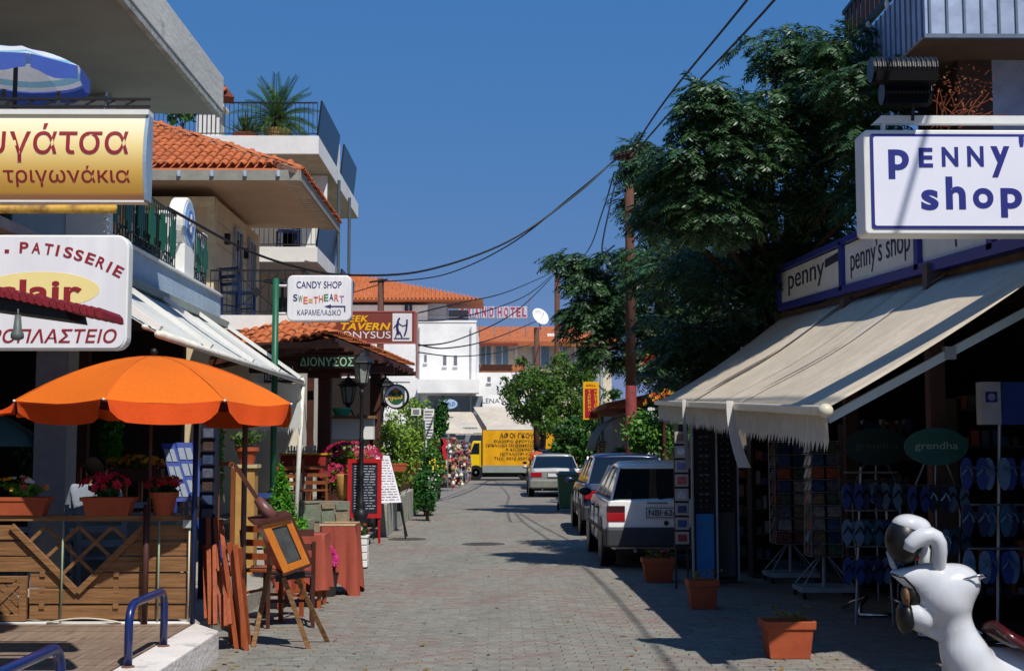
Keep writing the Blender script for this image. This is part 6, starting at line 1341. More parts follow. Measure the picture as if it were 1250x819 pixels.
# balcony building above
t=thing('corrugated_balcony_house','house above the shop with pale blue ribbed balcony panels and a dark railing','house',(6,16,3.9))
BX=4.67; BY=13.95; BZ=6.24
lb=mat('pale_blue_sheet','A9B8D4',.6,.1,5,.1,col2='8F9DB8'); lb2=mat('blue_joint','5F6E80',.7)
b=B(); b.box(BX,12,BY,17.3,BZ-.1,BZ); build(b,'balcony_slab',mat('brown_soffit','6A5848',.9,.15,4,.2),t)
b=B(); b.box(BX-.03,BX,BY-.03,17.3,BZ-.12,BZ+.62); build(b,'street_panel',lb,t); b=B(); b.box(BX,12,BY-.03,BY,BZ-.12,BZ+1.3); build(b,'front_panel',lb,t)
for k in range(40): x=BX+.02+k*.19; b=B(); b.box(x-.012,x+.012,BY-.05,BY-.031,BZ-.13,BZ+1.3); build(b,'rib',lb2,t)
for k in range(18): y=BY+.05+k*.19; b=B(); b.box(BX-.048,BX-.031,y-.01,y+.01,BZ-.13,BZ+.62); build(b,'rib',lb2,t)
b=B(); b.box(BX-.05,12,BY-.06,BY-.0,BZ-.17,BZ-.125); build(b,'bottom_trim',lb2,t)
b=B(); b.box(BX-.03,BX+.03,BY+.3,17.3,BZ+.72,BZ+.8); b.box(BX-.03,BX+.03,BY+.3,17.3,BZ+1.22,BZ+1.28); build(b,'rail',dark,t,kind='stuff')
for k in range(15): y=BY+.4+k*.2; b=B(); b.box(BX-.02,BX+.02,y-.07,y+.07,BZ+.79,BZ+1.22); build(b,'rail_slat',wood4,t)
for k in range(4): y=BY+.5+k*.8; b=B(); b.ell((BX-.04,y,BZ+.67),(.03,.03,.06),8,6); build(b,'rail_bracket',white,t)
b=B(); b.box(5.6,12,BY+1.2,17.2,3.9,BZ-.1); build(b,'wall',mat('brown_render','5A463A',.9,.15,3,.2),t)
b=B(); b.box(5.75,12,BY+1.0,BY+1.19,3.9,BZ-.1); build(b,'blue_wall',lb,t)
b=B(); b.box(5.35,5.74,BY+1.0,BY+1.19,3.9,BZ-.1); build(b,'brown_pier',mat('brown_render2','4A3A34',.9),t)
b=B(); b.box(BX+.1,12,BY+.4,18,3.86,3.9); build(b,'flat_roof',mat('flat_roof','7A756C',.9),t)
b=B(); 
for k in range(7): b.box(5.05,5.3,BY+.8,BY+.9,3.95+k*.12,4.0+k*.12)
build(b,'vent_slats',wood4,t,kind='stuff')
# dry vine on it
t=thing('dry_vine','dry rust-coloured twigs with small leaves beside the floodlights','vine',at(1170,140,12.5)); b=B(); c=at(1170,110,12.5)
for i in range(26):
    a=random.uniform(-.6,2.6); p=V(c)+V((random.uniform(-.25,.1),random.uniform(-.2,.2),-.35)); pts=[V(p)]; d=V((math.cos(a)*.9,random.uniform(-.2,.2),abs(math.sin(a))*.8+.1))
    for k in range(5): p=p+d*.1*random.uniform(.6,1.2); d.z-=.06; d.x+=random.uniform(-.1,.1); pts.append(V(p))
    b.tube(pts,.004,4)
build(b,'twig',mat('rust_twig','8A4426',.9),t); b=B(); leaves(b,blobs(c,(.5,.3,.4),9,.4),150,.022,.4); build(b,'foliage',leafmat('rust_leaf','7A3C20','9A5A2E'),t)
# ---- racks
def wheelbase(t,x,y,w_,d,z=.14):
    b=B(); m=steel; b.bar((x-w_,y-d,z-.04),(x+w_,y-d,z-.04),.05,.05); b.bar((x-w_,y+d,z-.04),(x+w_,y+d,z-.04),.05,.05); b.bar((x-w_+.02,y-d+.03,z-.04),(x-w_+.02,y+d-.03,z-.04),.04,.05); b.bar((x+w_-.02,y-d+.03,z-.04),(x+w_-.02,y+d-.03,z-.04),.04,.05); b.tube([(x,y,z-.05),(x,y,z+.5)],.02); 
    for sx_ in (-1,1):
        for sy in (-1,1): b.tube([(x+sx_*w_*.9,y+sy*d*.9,z),(x,y,z+.36)],.008,5)
    build(b,'base_frame',mat('pale_base','9AA8B0',.5),t)
    for sx_ in (-1,1):
        for sy in (-1,1): b=B(); b.lathe((x+sx_*w_*.9,y+sy*d,.035),[(.035,-.012),(.035,.012)],10,'x'); build(b,'castor',blk,t)
cardc=['5A6478','6E4A44','3E5480','7A6A5A','4A5A50','8A8A90','A05A40','2E3C60']
def spinner(x,y,w_,z0,z1,label,group,cols=2,rows=9,taper=.0,cw=None,tilt=0):
    t=thing('postcard_rack',label,'card rack',(x,y,0),group); wheelbase(t,x,y,.3,.22)
    for (nx,ny) in ((0,-1),(-1,0)):
        r_=V((-ny,nx,0)) if nx==0 else V((0,-1,0)); r_=V((1,0,0)) if nx==0 else V((0,-1,0)); cx,cy=x+nx*w_,y+ny*w_
        b=B(); 
        for s in (-1,1): p=V((cx,cy,0))+r_*w_*s; b.tube([(p.x,p.y,z0),(p.x-nx*taper-r_.x*s*taper,p.y-ny*taper-r_.y*s*taper,z1)],.008,5)
        for k in range(rows+1): z=z0+(z1-z0)*k/rows; f=1-taper/w_*k/rows*.0; a=V((cx,cy,z))-r_*w_; c=V((cx,cy,z))+r_*w_; b.bar(a,c,.01,.01)
        build(b,'wire_frame',steel,t)
        for k in range(rows):
            for j in range(cols):
                u=(j+.5)/cols*2-1; z=z0+(z1-z0)*(k+.5)/rows; hw=w_/cols*.82; hh=(z1-z0)/rows*.4; n_=V((nx,ny,0)); p=V((cx,cy,z))+r_*w_*u
                b=B(); b.prism([p-r_*hw-ZU*hh,p+r_*hw-ZU*hh,p+r_*hw+ZU*hh+n_*(-.03),p-r_*hw+ZU*hh+n_*(-.03)],tuple(n_*-.012)); cc=random.choice(cardc); build(b,'postcard',mat('postcard_'+cc,cc,.35,.5,22,.0,det=0),t)
    b=B(); b.box(x-w_*.96,x+w_*.96,y-w_*.96,y+w_*.96,z0,z0+.01); b.tube([(x,y,.14),(x,y,z1)],.018); build(b,'spine',mat('dark_core','1A1C22',.7),t)
    return t
p=gp(972,713); spinner(p.x,p.y+.3,.2,.47,1.85,'tall postcard rack on a wheeled frame, left one of the pair under the awning','postcard racks under the awning')
p=gp(1012,731); spinner(p.x,p.y+.2,.17,.45,1.7,'darker postcard rack on a wheeled frame, right one of the pair under the awning','postcard racks under the awning',taper=.03)
# sunglasses columns
sgc=mat('rack_light','A8B0B8',.5)
for i,(px,Y,lab,pan_) in enumerate(((860,15.6,'sunglasses column with a bright blue lower panel beside the white hatchback',mat('sky_panel','2A80C0',.5)),(886,16.0,'sunglasses column with a grey lower panel, right of the blue one',mat('grey_panel','55565A',.6)))):
    c=at(px,600,Y); w_=.13; t=thing('sunglasses_stand',lab,'display stand',(c.x,Y,0),'sunglasses columns under the awning')
    b=B(); b.box(c.x-w_,c.x+w_,Y,Y+.25,.03,2.0); build(b,'column',mat('black_column','141418',.6),t)
    b=B(); b.box(c.x-w_*.8,c.x+w_*.8,Y-.012,Y-.001,.08,.85); build(b,'lower_panel',pan_,t)
    for s in (-1,1): b=B(); b.box(c.x+s*(w_+.012)-.01,c.x+s*(w_+.012)+.01,Y-.03,Y+.02,.03,2.0); build(b,'side_strip',sgc,t)
    for k in range(14):
        z=.93+k*.075; b=B(); 
        for s in (-1,1): b.ell((c.x+s*.035,Y-.03,z),(.028,.008,.02),8,5)
        b.bar((c.x-.07,Y-.022,z+.012),(c.x+.07,Y-.022,z+.012),.006,.006); build(b,'sunglasses',mat(('shade_a','shade_b','shade_c')[k%3],('20222A','3A2A20','4A5060')[k%3],.15,.1,10,0),t)
# picture rack between car and column
c=at(832,600,15.3); t=thing('picture_rack','narrow rack of small framed pictures beside the sunglasses columns','display stand',(c.x,15.3,0)); w_=.085
b=B(); b.box(c.x-w_,c.x+w_,15.3,15.34,.45,1.9); build(b,'panel',mat('black_column','141418',.6),t); b=B(); b.bar((c.x-w_*.8,15.33,.0),(c.x-w_*.8,15.33,.5),.02,.02); b.bar((c.x+w_*.8,15.33,.0),(c.x+w_*.8,15.33,.5),.02,.02); build(b,'leg',dark,t)
for k,cc in enumerate(('8A2A24','2A4A80','30406A','B0B4BC','B04A50','6070A0','C8C8CC','806050')):
    z=.52+k*.165; b=B(); b.box(c.x-w_*.9,c.x+w_*.9,15.27,15.298,z,z+.14); fr=build(b,'picture_frame',mat('frame_pale','A8A098',.6),t); b=B(); b.box(c.x-w_*.6,c.x+w_*.6,15.262,15.269,z+.03,z+.11); build(b,'print',mat('pic_'+cc,cc,.5,.5,30,0),fr)
# lots of dim shelving under awning
for i,(px,Y,w2,z1) in enumerate(((915,17.2,.3,1.6),(930,16.6,.13,1.9),(1075,15.0,.4,1.9),(1215,12.5,.35,2.1))):
    c=at(px,600,Y); t=thing('shop_shelf','dark shop shelf of small goods '+('behind the awning strap','narrow, left of the postcard racks','behind the oval signs','at the right edge of the shop')[i],'shelf',(c.x,Y,0))
    b=B(); b.box(c.x-w2,c.x-w2+.03,Y,Y+.3,0,z1); b.box(c.x+w2-.03,c.x+w2,Y,Y+.3,0,z1); b.box(c.x-w2+.03,c.x+w2-.03,Y+.27,Y+.3,.02,z1); build(b,'frame',mat('shelf_dark','24201E',.7),t)
    nsh=6
    for k in range(nsh):
        z=.25+k*(z1-.35)/(nsh-1); b=B(); b.box(c.x-w2+.031,c.x+w2-.031,Y-.01,Y+.268,z-.02,z); build(b,'shelf',mat('shelf_grey','4A4A50',.6),t)
        x=c.x-w2+.06
        while x<c.x+w2-.08:
            ww=random.uniform(.04,.09); h=random.uniform(.06,.16); b=B(); b.box(x,x+ww,Y+.02,Y+.15,z+.001,z+h); cc=random.choice(cardc); build(b,'boxed_good',mat('good_'+cc,cc,.5,.3,12,0),t); x+=ww+random.uniform(.01,.05)
# oval sandal racks
ovm=mat('oval_green','2E6A68',.5,.1,6,.02)
sole=[mat('sandal_blue','1E3A80',.6,.15,20,.05),mat('sandal_navy','16244E',.6,.15,20,.05),mat('sandal_pale','5A7898',.6,.15,20,.05),mat('sandal_teal','22506C',.6,.15,20,.05)]
def sandal_pair(parent,c,m,s=1.0,strapm=None,rz=0):
    c=V(c)
    for k in (-1,1):
        b=B(); pts=[]
        for j in range(14): a=2*PI*j/14; wv=.042*(1+.12*math.sin(a)); pts.append(c+V((k*.048*s+wv*s*math.cos(a),(-.02*k)*s,.115*s*math.sin(a))))
        b.prism(pts,(0,.022*s,0)); so_=build(b,'sandal_sole',m,parent)
        b=B(); q=c+V((k*.048*s,-.02*k*s-.006,0)); b.tube([q+V((-.038*s,0,-.01*s)),q+V((-.015*s,-.03*s,.03*s)),q+V((0,0,.055*s)),q+V((.015*s,-.03*s,.03*s)),q+V((.038*s,0,-.01*s))],.007*s,6); build(b,'strap',strapm or blk,so_)
for i,(px,py,Y,lab,ops) in enumerate(((1143,545,11.6,'bright green oval sandal sign over a rack of blue flip-flops, right of its dimmer twin',1),(1070,545,13.0,'dimmer green oval sandal sign on a rack left of the brighter oval',.6))):
    c=at(px,py,Y); t=thing('sandal_rack',lab,'sandal rack',(c.x,Y,0),'sandal racks with oval signs')
    rx,rz_=39/F*Y,23/F*Y
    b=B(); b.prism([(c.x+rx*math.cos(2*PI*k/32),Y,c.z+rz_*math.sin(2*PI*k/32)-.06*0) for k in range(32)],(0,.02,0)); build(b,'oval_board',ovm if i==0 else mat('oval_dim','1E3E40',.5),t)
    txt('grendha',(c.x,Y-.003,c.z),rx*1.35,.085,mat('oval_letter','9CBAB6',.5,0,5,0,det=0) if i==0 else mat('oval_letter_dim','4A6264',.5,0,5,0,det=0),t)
    b=B()
    for s in (-1,0,1):
        b.tube([(c.x+s*rx*.35,Y+.03,c.z-rz_*.9),(c.x+s*rx*.6,Y+.05,c.z-.32),(c.x+s*rx*.75,Y+.05,c.z-.6),(c.x+s*rx*.6,Y+.05,.12)],.011,6)
    b.tube([(c.x-rx*.9,Y+.02,c.z-.34),(c.x+rx*.9,Y+.02,c.z-.34)],.01,6); b.tube([(c.x-rx*.9,Y+.02,c.z-.72),(c.x+rx*.9,Y+.02,c.z-.72)],.01,6); b.tube([(c.x-rx*.9,Y+.02,c.z-1.08),(c.x+rx*.9,Y+.02,c.z-1.08)],.01,6)
    build(b,'wire_stand',mat('dim_chrome','6E7880',.3,.05,8,0,metal=.6),t)
    b=B()
    for s in (-1,1): b.tube([(c.x+s*.28,Y-.28,.03),(c.x+s*.22,Y-.1,.1),(c.x+s*.12,Y+.05,.16),(c.x+s*.22,Y+.2,.1),(c.x+s*.28,Y+.36,.03)],.02,8)
    b.tube([(c.x-.28,Y-.28,.03),(c.x+.28,Y-.28,.03)],.02,8); build(b,'chrome_foot',chrome,t,smooth=True)
    for r_ in range(3):
        for k in range(3):
            sandal_pair(t,(c.x-rx*.65+k*rx*.62,Y-.06,c.z-.46-r_*.37),sole[(k+r_+i)%4] if not(i==0 and r_==2 and k==2) else mat('sandal_yellow','4A4A20',.6),1.0 if i==0 else .9,mat('strap_yellow','D8B818',.5) if (i==0 and r_==2 and k==2) else (mat('strap_cyan','9AD0E8',.5) if k==1 else None))
# right sandal rack with brand box
Y=10.6; c=at(1215,500,Y); t=thing('sandal_rack','tall rack of pale blue slippers under a white and blue box, far right','sandal rack',(c.x,Y,0),'sandal racks with oval signs')
del t['group']
a,d=at(1199,518,Y),at(1221,466,Y); b=B(); b.box(a.x,d.x,Y,Y+.12,a.z,d.z); build(b,'header_box',mat('header_grey','A8ACB4',.5),t); b=B(); q0,q1=at(1203,491,Y),at(1217,478,Y); b.box(q0.x,q1.x,Y-.004,Y-.0005,q0.z,q1.z); build(b,'label_print',navy2,t)
b=B(); b.lathe(((q0.x+q1.x)/2,Y-.009,(q0.z+q1.z)/2),[(.03,0),(.03,.003)],14,'y'); build(b,'emblem',mat('emb_grey','8A94B8',.5),t)
a2,d2=at(1222,518,Y),at(1262,466,Y); b=B(); b.box(a2.x,d2.x,Y+.02,Y+.1,a2.z,d2.z); build(b,'header_side',mat('header_blue','22408A',.5),t)
b=B(); b.tube([(c.x+.05,Y+.05,a.z),(c.x-.02,Y+.05,.1)],.015); 
for zz in (1.35,1.05,.7): b.tube([(c.x-.25,Y+.02,zz+.12),(c.x+.35,Y+.02,zz+.12)],.01,6)
build(b,'wire_stand',steel,t)
for r_,zz in enumerate((1.42,1.05,.68)):
    for k in range(4): sandal_pair(t,(c.x-.2+k*.17,Y-.05-.02*k,zz),sole[(k*2+r_)%4],1.15,mat('strap_pale','5A7898',.5))
b=B(); b.tube([(c.x-.3,Y-.2,.03),(c.x+.3,Y-.2,.03),(c.x+.3,Y+.3,.03),(c.x-.3,Y+.3,.03),(c.x-.3,Y-.2,.03)],.02,8); build(b,'chrome_foot',chrome,t,smooth=True)
# small lower sandal rack left
Y=12.2; c=at(1056,650,Y); t=thing('sandal_rack','low rack of blue and navy slippers left of the animal ride head','sandal rack',(c.x,Y,0)); b=B(); b.tube([(c.x-.1,Y+.02,0),(c.x-.02,Y+.02,1.45)],.012); b.tube([(c.x+.25,Y+.02,0),(c.x+.2,Y+.02,1.3)],.012)
for zz in (.62,.95,1.3): b.tube([(c.x-.18,Y,zz+.1),(c.x+.32,Y,zz+.1)],.009,5)
build(b,'wire_stand',steel,t)
for r_,zz in enumerate((1.18,.85,.5)):
    for k in range(3): sandal_pair(t,(c.x-.12+k*.18,Y-.05,zz),sole[(k+r_*2)%4],1.05)
# planters on paving
for (px,py,lab,w_) in ((966,805,'terracotta planter standing nearest the camera, half in sun, with a few dry sprigs',.38),(860,744,'terracotta planter in the shade, middle one of the row of three',.30),(805,711,'terracotta planter with one pink flower, in the shade behind the white hatchback',.385)):
    g=gp(px,py); pr=planter_proto(w_,.27,.29,'terracotta_planter'); 
    pr.location=(g.x,g.y+.14,0); pr['label']=lab; pr['group']='terracotta planters along the shop front'; OFF[pr]=V(pr.location)
    b=B(); zz=.27; nn=9 if px!=805 else 20
    for k in range(nn):
        x=g.x+random.uniform(-.12,.15); y=g.y+.14+random.uniform(-.07,.07); tip=V((x+random.uniform(-.06,.06),y,zz+random.uniform(.04,.12))); b.tube([(x,y,zz),tip],.003,4); leaves(b,[(tip.x,tip.y,tip.z,.03,.03,.02)],5,.02)
    build(b,'sprigs',leafmat('dry_sprig','5A5A24','9A8A3A'),pr)
    if px==805:
        b=B(); c=at(809,675,g.y+.1)
        for k in range(6): b.ell((c.x+.02*math.cos(k),g.y+.1+.02*math.sin(k),.37),(.018,.018,.014),7,5)
        build(b,'blossom',leafmat('petal_pink','C84870','C84870'),pr)
# ---- animal ride
Y=8.35; S=Y/F
t=thing('animal_ride','glossy white moulded cartoon animal ride with black nose and gaping mouth at the bottom right','kiddie ride',(3.2,8.6,0))
wg=mat('white_gelcoat','CBCDD0',.28,.08,5,.02,coat=.5,det=.6)
def mball(els,m,name,parent,res=.02):
    md=bpy.data.metaballs.new('m'); md.resolution=res; md.render_resolution=res; md.threshold=.35; o=bpy.data.objects.new('m',md); COL.objects.link(o)
    for c,r in els:
        e=md.elements.new(type='ELLIPSOID'); e.co=V(c); mx=max(r); e.radius=mx*1.12; e.size_x,e.size_y,e.size_z=[q/mx for q in r]; e.stiffness=4
    dg=bpy.context.evaluated_depsgraph_get(); dg.update(); me=bpy.data.meshes.new_from_object(o.evaluated_get(dg)); bpy.data.objects.remove(o); bpy.data.metaballs.remove(md)
    b=B(); b.add([v.co.copy() for v in me.vertices],[tuple(p.vertices) for p in me.polygons]); bpy.data.meshes.remove(me); return build(b,name,m,parent,smooth=True)
def rp(px,py,d=0): q=at(px,py,Y+d); return q
chain_=[]
def seg(a,c,ra,rc,n,dy=1.0):
    for k in range(n):
        f=k/(n-1); p=V(a).lerp(V(c),f); r=ra+(rc-ra)*f; chain_.append((p,(r,r*dy,r)))
seg(rp(1150,722),rp(1156,732),.2,.19,2,.95); seg(rp(1142,712),rp(1090,699),.15,.022,11,.8); chain_.append((rp(1168,712),(.17,.18,.15)))
seg(rp(1160,748),rp(1172,785),.13,.14,4); seg(rp(1176,795),rp(1195,835,.05),.17,.2,4); seg(rp(1200,822,.1),rp(1340,838,.3),.2,.25,9); seg(rp(1122,757),rp(1146,779),.075,.025,6)
seg(rp(1112,748),rp(1126,754),.07,.1,4,1.1); seg(rp(1133,748),rp(1150,745),.06,.08,3)
for q in ((1185,8.35),(1195,8.75),(1340,8.5),(1340,8.95)):
    X0=at(q[0],800,Y).x; seg(V((X0,q[1],.26)),V((X0-.06,q[1]-.02,.1)),.11,.07,3)
mball(chain_,wg,'body',t,.022)
mb=[(rp(1107,718,-.03),(.055,.13,.09)),(rp(1118,735,-.02),(.06,.12,.07))]
b=B(); b.ell(rp(1114,726,.03),(.072,.09,.085),18,12); build(b,'mouth_interior',mat('mouth_dark','120D0B',.5,.3,25,0),t,smooth=True)
b=B(); b.ell(rp(1106,729,-.03),(.022,.04,.06),12,8); build(b,'tongue',mat('tongue_tan','6A4A30',.5),t,smooth=True)
b=B(); b.tube([rp(1088,700,-.12),rp(1104,705,-.125),rp(1116,717,-.125),rp(1121,728,-.12)],.008,6); b.tube([rp(1088,700,-.09),rp(1104,705,-.08)],.008,5); build(b,'lip_line',blk,t,smooth=True)
b=B(); b.ell(rp(1105,753,.01),(.055,.1,.105),16,10); build(b,'dark_jaw_patch',blk,t,smooth=True)
# nose ball with white cap and handle tube
b=B(); b.ell(rp(1103,660),(.115,.12,.145),24,14); build(b,'nose_ball',blk,t,smooth=True)
mball([(rp(1108,640),(.12,.12,.08)),(rp(1122,646),(.09,.11,.09)),(rp(1128,655,.05),(.07,.07,.08))],wg,'nose_cap',t,.02)
b=B(); b.tube([rp(1109,671,-.10),rp(1112,664,-.11),rp(1120,658,-.115),rp(1128,654,-.12),rp(1136,653,-.12),rp(1142,656,-.12),rp(1146,663,-.11),rp(1147,673,-.1),rp(1146,688,-.06),rp(1144,706,-.02)],[.04,.05,.054,.054,.053,.052,.05,.048,.045,.042],14); build(b,'handle_tube',wg,t,smooth=True)
b=B(); b.tube([rp(1120,655,.12),rp(1128,672,.12),rp(1128,695,.1)],[.04,.04,.035],10); build(b,'handle_tube',wg,t,smooth=True)
b=B(); b.tube([rp(1085,672,.02),rp(1090,690,.02),rp(1096,700,.02)],[.02,.018,.012],8); build(b,'nose_rib',mat('pale_grey','A8ACB4',.4),t,smooth=True)
b=B(); b.ell(rp(1117,680,-.02),(.03,.03,.02),8,6); build(b,'red_patch',red,t,smooth=True)
b=B(); b.tube([rp(1176,707,-.14),rp(1199,701,-.17),rp(1204,703,-.12),rp(1186,710,-.05)],.008,6); build(b,'chrome_handle',chrome,t,smooth=True)
b=B(); b.grid(lambda u,v: V(rp(1214+90*u,782+(26*math.sin(min(1,u*1.5)*PI/2)),.12))+V((0,-.22+.44*v,.06+.05*math.cos((v-.5)*PI))),10,8); build(b,'seat',mat('dark_red_seat','4A1218',.35,.1,8,.05,coat=.4),t,smooth=True,solid=.04)
b=B(); b.box(2.75,3.75,8.35,8.45,0,.1); b.box(2.75,3.75,8.95,9.05,0,.1); build(b,'base_rail',navy2,t,kind='stuff')
b=B(); b.box(2.85,3.7,8.46,8.94,.02,.09); build(b,'base_plate',grey,t)
# ================= far buildings
def box_(t,name,x0,x1,y0,y1,z0,z1,m,**k): b=B(); b.box(x0,x1,y0,y1,z0,z1); return build(b,name,m,t,**k)
wh=mat('bright_render','ECEAE6',.85,.03,3,.05)
t=thing('white_building','large white two storey building with an orange roof at the end of the street','building',(-4,82,0)); Y=80
def q_(px,py,Y=80): return at(px,py,Y)
xR=q_(582,0).x; zT=q_(0,393).z
box_(t,'wall',-14,xR,Y,Y+12,0,zT,wh); box_(t,'parapet_cap',-14,xR+.05,Y-.05,Y+.3,zT,zT+.12,wh)
box_(t,'lower_wing',xR+.001,q_(640,0).x,Y+2,Y+12,0,q_(0,452).z,wh)
# set-back top floor with roof
y2=84; a=q_(398,372,y2); c=q_(545,372,y2); e=q_(0,362,y2).z
box_(t,'upper_wall',-18,c.x,y2,y2+2.5,zT,e,mat('blueish_white','D0D8DE',.85)); 
box_(t,'upper_wall_front',-18,q_(524,0,83).x,83,83.9,zT,q_(0,372,83).z,wh)
R0=q_(590,364,82.5); b=B(); zr=q_(0,343,86).z; xr=R0.x; 
b.add([(-22,81.5,R0.z-.2),(xr,81.5,R0.z-.2),(xr,87,R0.z-.2),(-22,87,R0.z-.2),(-9,84.6,zr+.2),(-22,84.6,zr+.3)],[(0,1,4,5),(1,2,4),(2,3,5,4),(3,2,1,0)]); rf=build(b,'roof',mat('orange_roof','B8683A',.8,.12,2,.4,col2='9A5430',stretch=(3,1,1)),t)
b=B(); 
for k in range(74): x=xr-.2-k*.25; b.bar((x,81.5,R0.z-.12),(min(x,-9) if x<-9 else x-(x+9)*.0,84.5 if x<-9 else 81.5+3*(xr-x)/(xr+9),(zr+.28) if x<-9 else R0.z-.12+(zr+.4-R0.z)*(xr-x)/(xr+9)),.09,.07)
build(b,'tile_rows',terr,t,kind='stuff')
for (x0,x1,y0,y1,YY) in ((553,557,376,394,82.9),(561,565,376,394,82.9),(568,572,376,394,82.9),(494,498,368,385,82.9),(500,503,368,385,82.9)):
    a_=q_(x0,y1,YY); c_=q_(x1,y0,YY)
    if x0<525: box_(t,'window',a_.x,c_.x,YY-.05,YY+.1,a_.z,c_.z,glass)
for (x0,x1,y0,y1) in ((553,557,378,392),(561,565,378,392),(568,572,378,392)):
    a_=q_(x0,y1,80); c_=q_(x1,y0,80); 
for (x0,x1,y0,y1) in ((518,521,433,442),(541,545,434,446),(554,558,434,446),(595,599,460,466)):
    YY=80 if x0<590 else 82; a_=q_(x0,y1,YY); c_=q_(x1,y0,YY); b=B(); b.box(a_.x,c_.x,YY-.03,YY+.1,a_.z,c_.z); build(b,'window',mat('grey_window','6A7078',.4),t); b=B(); b.box(a_.x-.05,c_.x+.05,YY-.12,YY-.001,a_.z-.1,a_.z-.02); build(b,'sill',wh,t)
a_=q_(540,394,84); b=B(); b.box(q_(549,0,84).x,q_(573,0,84).x,83.95,84,zT+.1,q_(0,378,84).z); build(b,'window',mat('grey_window','6A7078',.4),t)
for px_ in (512,575): b=B(); c_=q_(px_,400,79.9); b.tube([(c_.x,79.9,3),(c_.x,79.9,zT-.3)],.05,6); build(b,'downpipe',mat('pipe_grey','B8BABC',.5),t)
for px_,py_ in ((530,470),): c_=q_(px_,py_,79.8); b=B(); b.box(c_.x-.4,c_.x+.4,79.6,79.99,c_.z-.3,c_.z+.3); ac=build(b,'air_conditioner',mat('ac_white','C8C8C4',.5),t); b=B(); b.lathe((c_.x-.1,79.57,c_.z),[(.22,0),(.22,.02)],12,'y'); build(b,'fan_grille',grey,ac)
# chimney vent posts
box_(t,'roof_railing',-14,xR,Y+.1,Y+.14,zT+.3,zT+.34,grey)
# ground floor shops: flat front panel with the shade put into its colour, awnings
zc=q_(0,483).z; box_(t,'shopfront',q_(525,0).x,xR+3.5,Y-.06,Y-.0,.1,zc,mat('shopfront_shade','77828C',.6))
box_(t,'canopy_slab',q_(515,0).x,xR+.2,Y-2.2,Y-.061,zc+.1,zc+.9,wh)
txt("LENA'S",(q_(602,489,78).x,77.79,q_(0,489,78).z),1.3,.3,mat('text_grey2','5A5A5E',.6),t)
box_(t,'name_panel',q_(590,0,78).x,q_(640,0,78).x,77.8,79.9,q_(0,497,78).z,q_(0,482,78).z,wh)
s=thing('gold_shop_sign','pale oval shop sign with GOLD lettering above the far stalls','sign',tuple(q_(548,498,76))); c=q_(548,493,76)
b=B(); b.prism([(c.x+.5*math.cos(2*PI*k/24),76,c.z+.28*math.sin(2*PI*k/24)) for k in range(24)],(0,.08,0)); build(b,'board',mat('pale_blue_face','A8C4E0',.4),s); txt('GOLD',(c.x,75.99,c.z),.7,.22,nv,s)
cvf=fabricmat('far_canvas','D8CDBC',.3,.08,3)
for i,(x0,x1,xa,xb,y0,y1,Y0,Y1,lab) in enumerate(((556,612,540,575,503,526,73.5,77.8,'cream striped fold-out awning above the yellow truck cab'),(594,650,578,640,497,522,72.5,77.7,'large white sloping awning right of the cream one'),(545,583,530,548,510,519,70,74,'low white awning behind the clothes stalls'))):
    s=thing('far_awning',lab,'awning',tuple(q_(x0,y1,Y0)),'awnings at the street end'); 
    A,B_,C_,D_=q_(x0,y1,Y0),q_(x1,y1,Y0),q_(xb,y0,Y1),q_(xa,y0,Y1); b=B(); b.grid(lambda u,v: A.lerp(B_,u).lerp(D_.lerp(C_,u),v),12,3); build(b,'canvas',cvf,s,solid=.03); b=B(); b.bar(A-ZU*.05,B_-ZU*.05,.06,.12); build(b,'front_bar',whitem,s)
    b=B(); 
    for k in range(10): p=A.lerp(B_,k/10); q=A.lerp(B_,(k+.9)/10); b.add([p,q,q-ZU*.22,p-ZU*.22],[(0,1,2,3)])
    build(b,'valance',cvf,s)
# white parasol over stall
c=at(548,520,62); s=thing('white_parasol','small white parasol above the clothes stalls','umbrella',(c.x,62,0)); b=B(); b.lathe((c.x,62,c.z-.35),[(1.2,0),(.6,.3),(.02,.55)],8,close=False); build(b,'canopy',cvf,s); b=B(); b.tube([(c.x,62,0),(c.x,62,c.z+.2)],.03); build(b,'pole',whitem,s)
# hotel
t=thing('hotel','low cream hotel with an orange roof and a big rooftop lettering frame','hotel',(4,112,0)); Y=110
def h_(px,py,Y=110): return at(px,py,Y)
ze=h_(0,416).z; zr=h_(0,398,116).z; x0,x1=h_(575,0).x,h_(745,0).x
box_(t,'wall',x0,x1,Y+1.2,Y+12,0,ze-.05,mat('cream_far','D8CBB0',.85)); 
b=B(); b.add([(x0-.5,Y,ze),(x1+.5,Y,ze),(x1+.5,Y+6,zr),(x0-.5,Y+6,zr),(x0-.5,Y+13,ze),(x1+.5,Y+13,ze),(x0-.5,Y,ze-.4),(x1+.5,Y,ze-.4)],[(0,1,2,3),(3,2,5,4),(6,7,1,0),(6,0,3,4),(1,7,5,2)]); build(b,'roof',mat('orange_roof','B8683A',.8,.12,2,.4,col2='9A5430'),t)
box_(t,'balcony_front',x0,h_(640,0).x,Y-1.5,Y-1.3,h_(0,455).z,h_(0,446).z,mat('orange_band','B06A44',.8)); box_(t,'balcony_beam',x0,h_(632,0).x,Y-1.5,Y-1.2,h_(0,423).z,h_(0,420).z,mat('dark_red_beam','7A2E24',.7))
box_(t,'balcony_slab',x0,h_(640,0).x,Y-1.3,Y+1.2,h_(0,455).z-.1,h_(0,455).z,wh)
for px in (584,600,629,700,716,735): box_(t,'pillar',h_(px,0).x,h_(px+3,0).x,Y+1.0,Y+1.19,h_(0,455).z,ze-.1,wh)
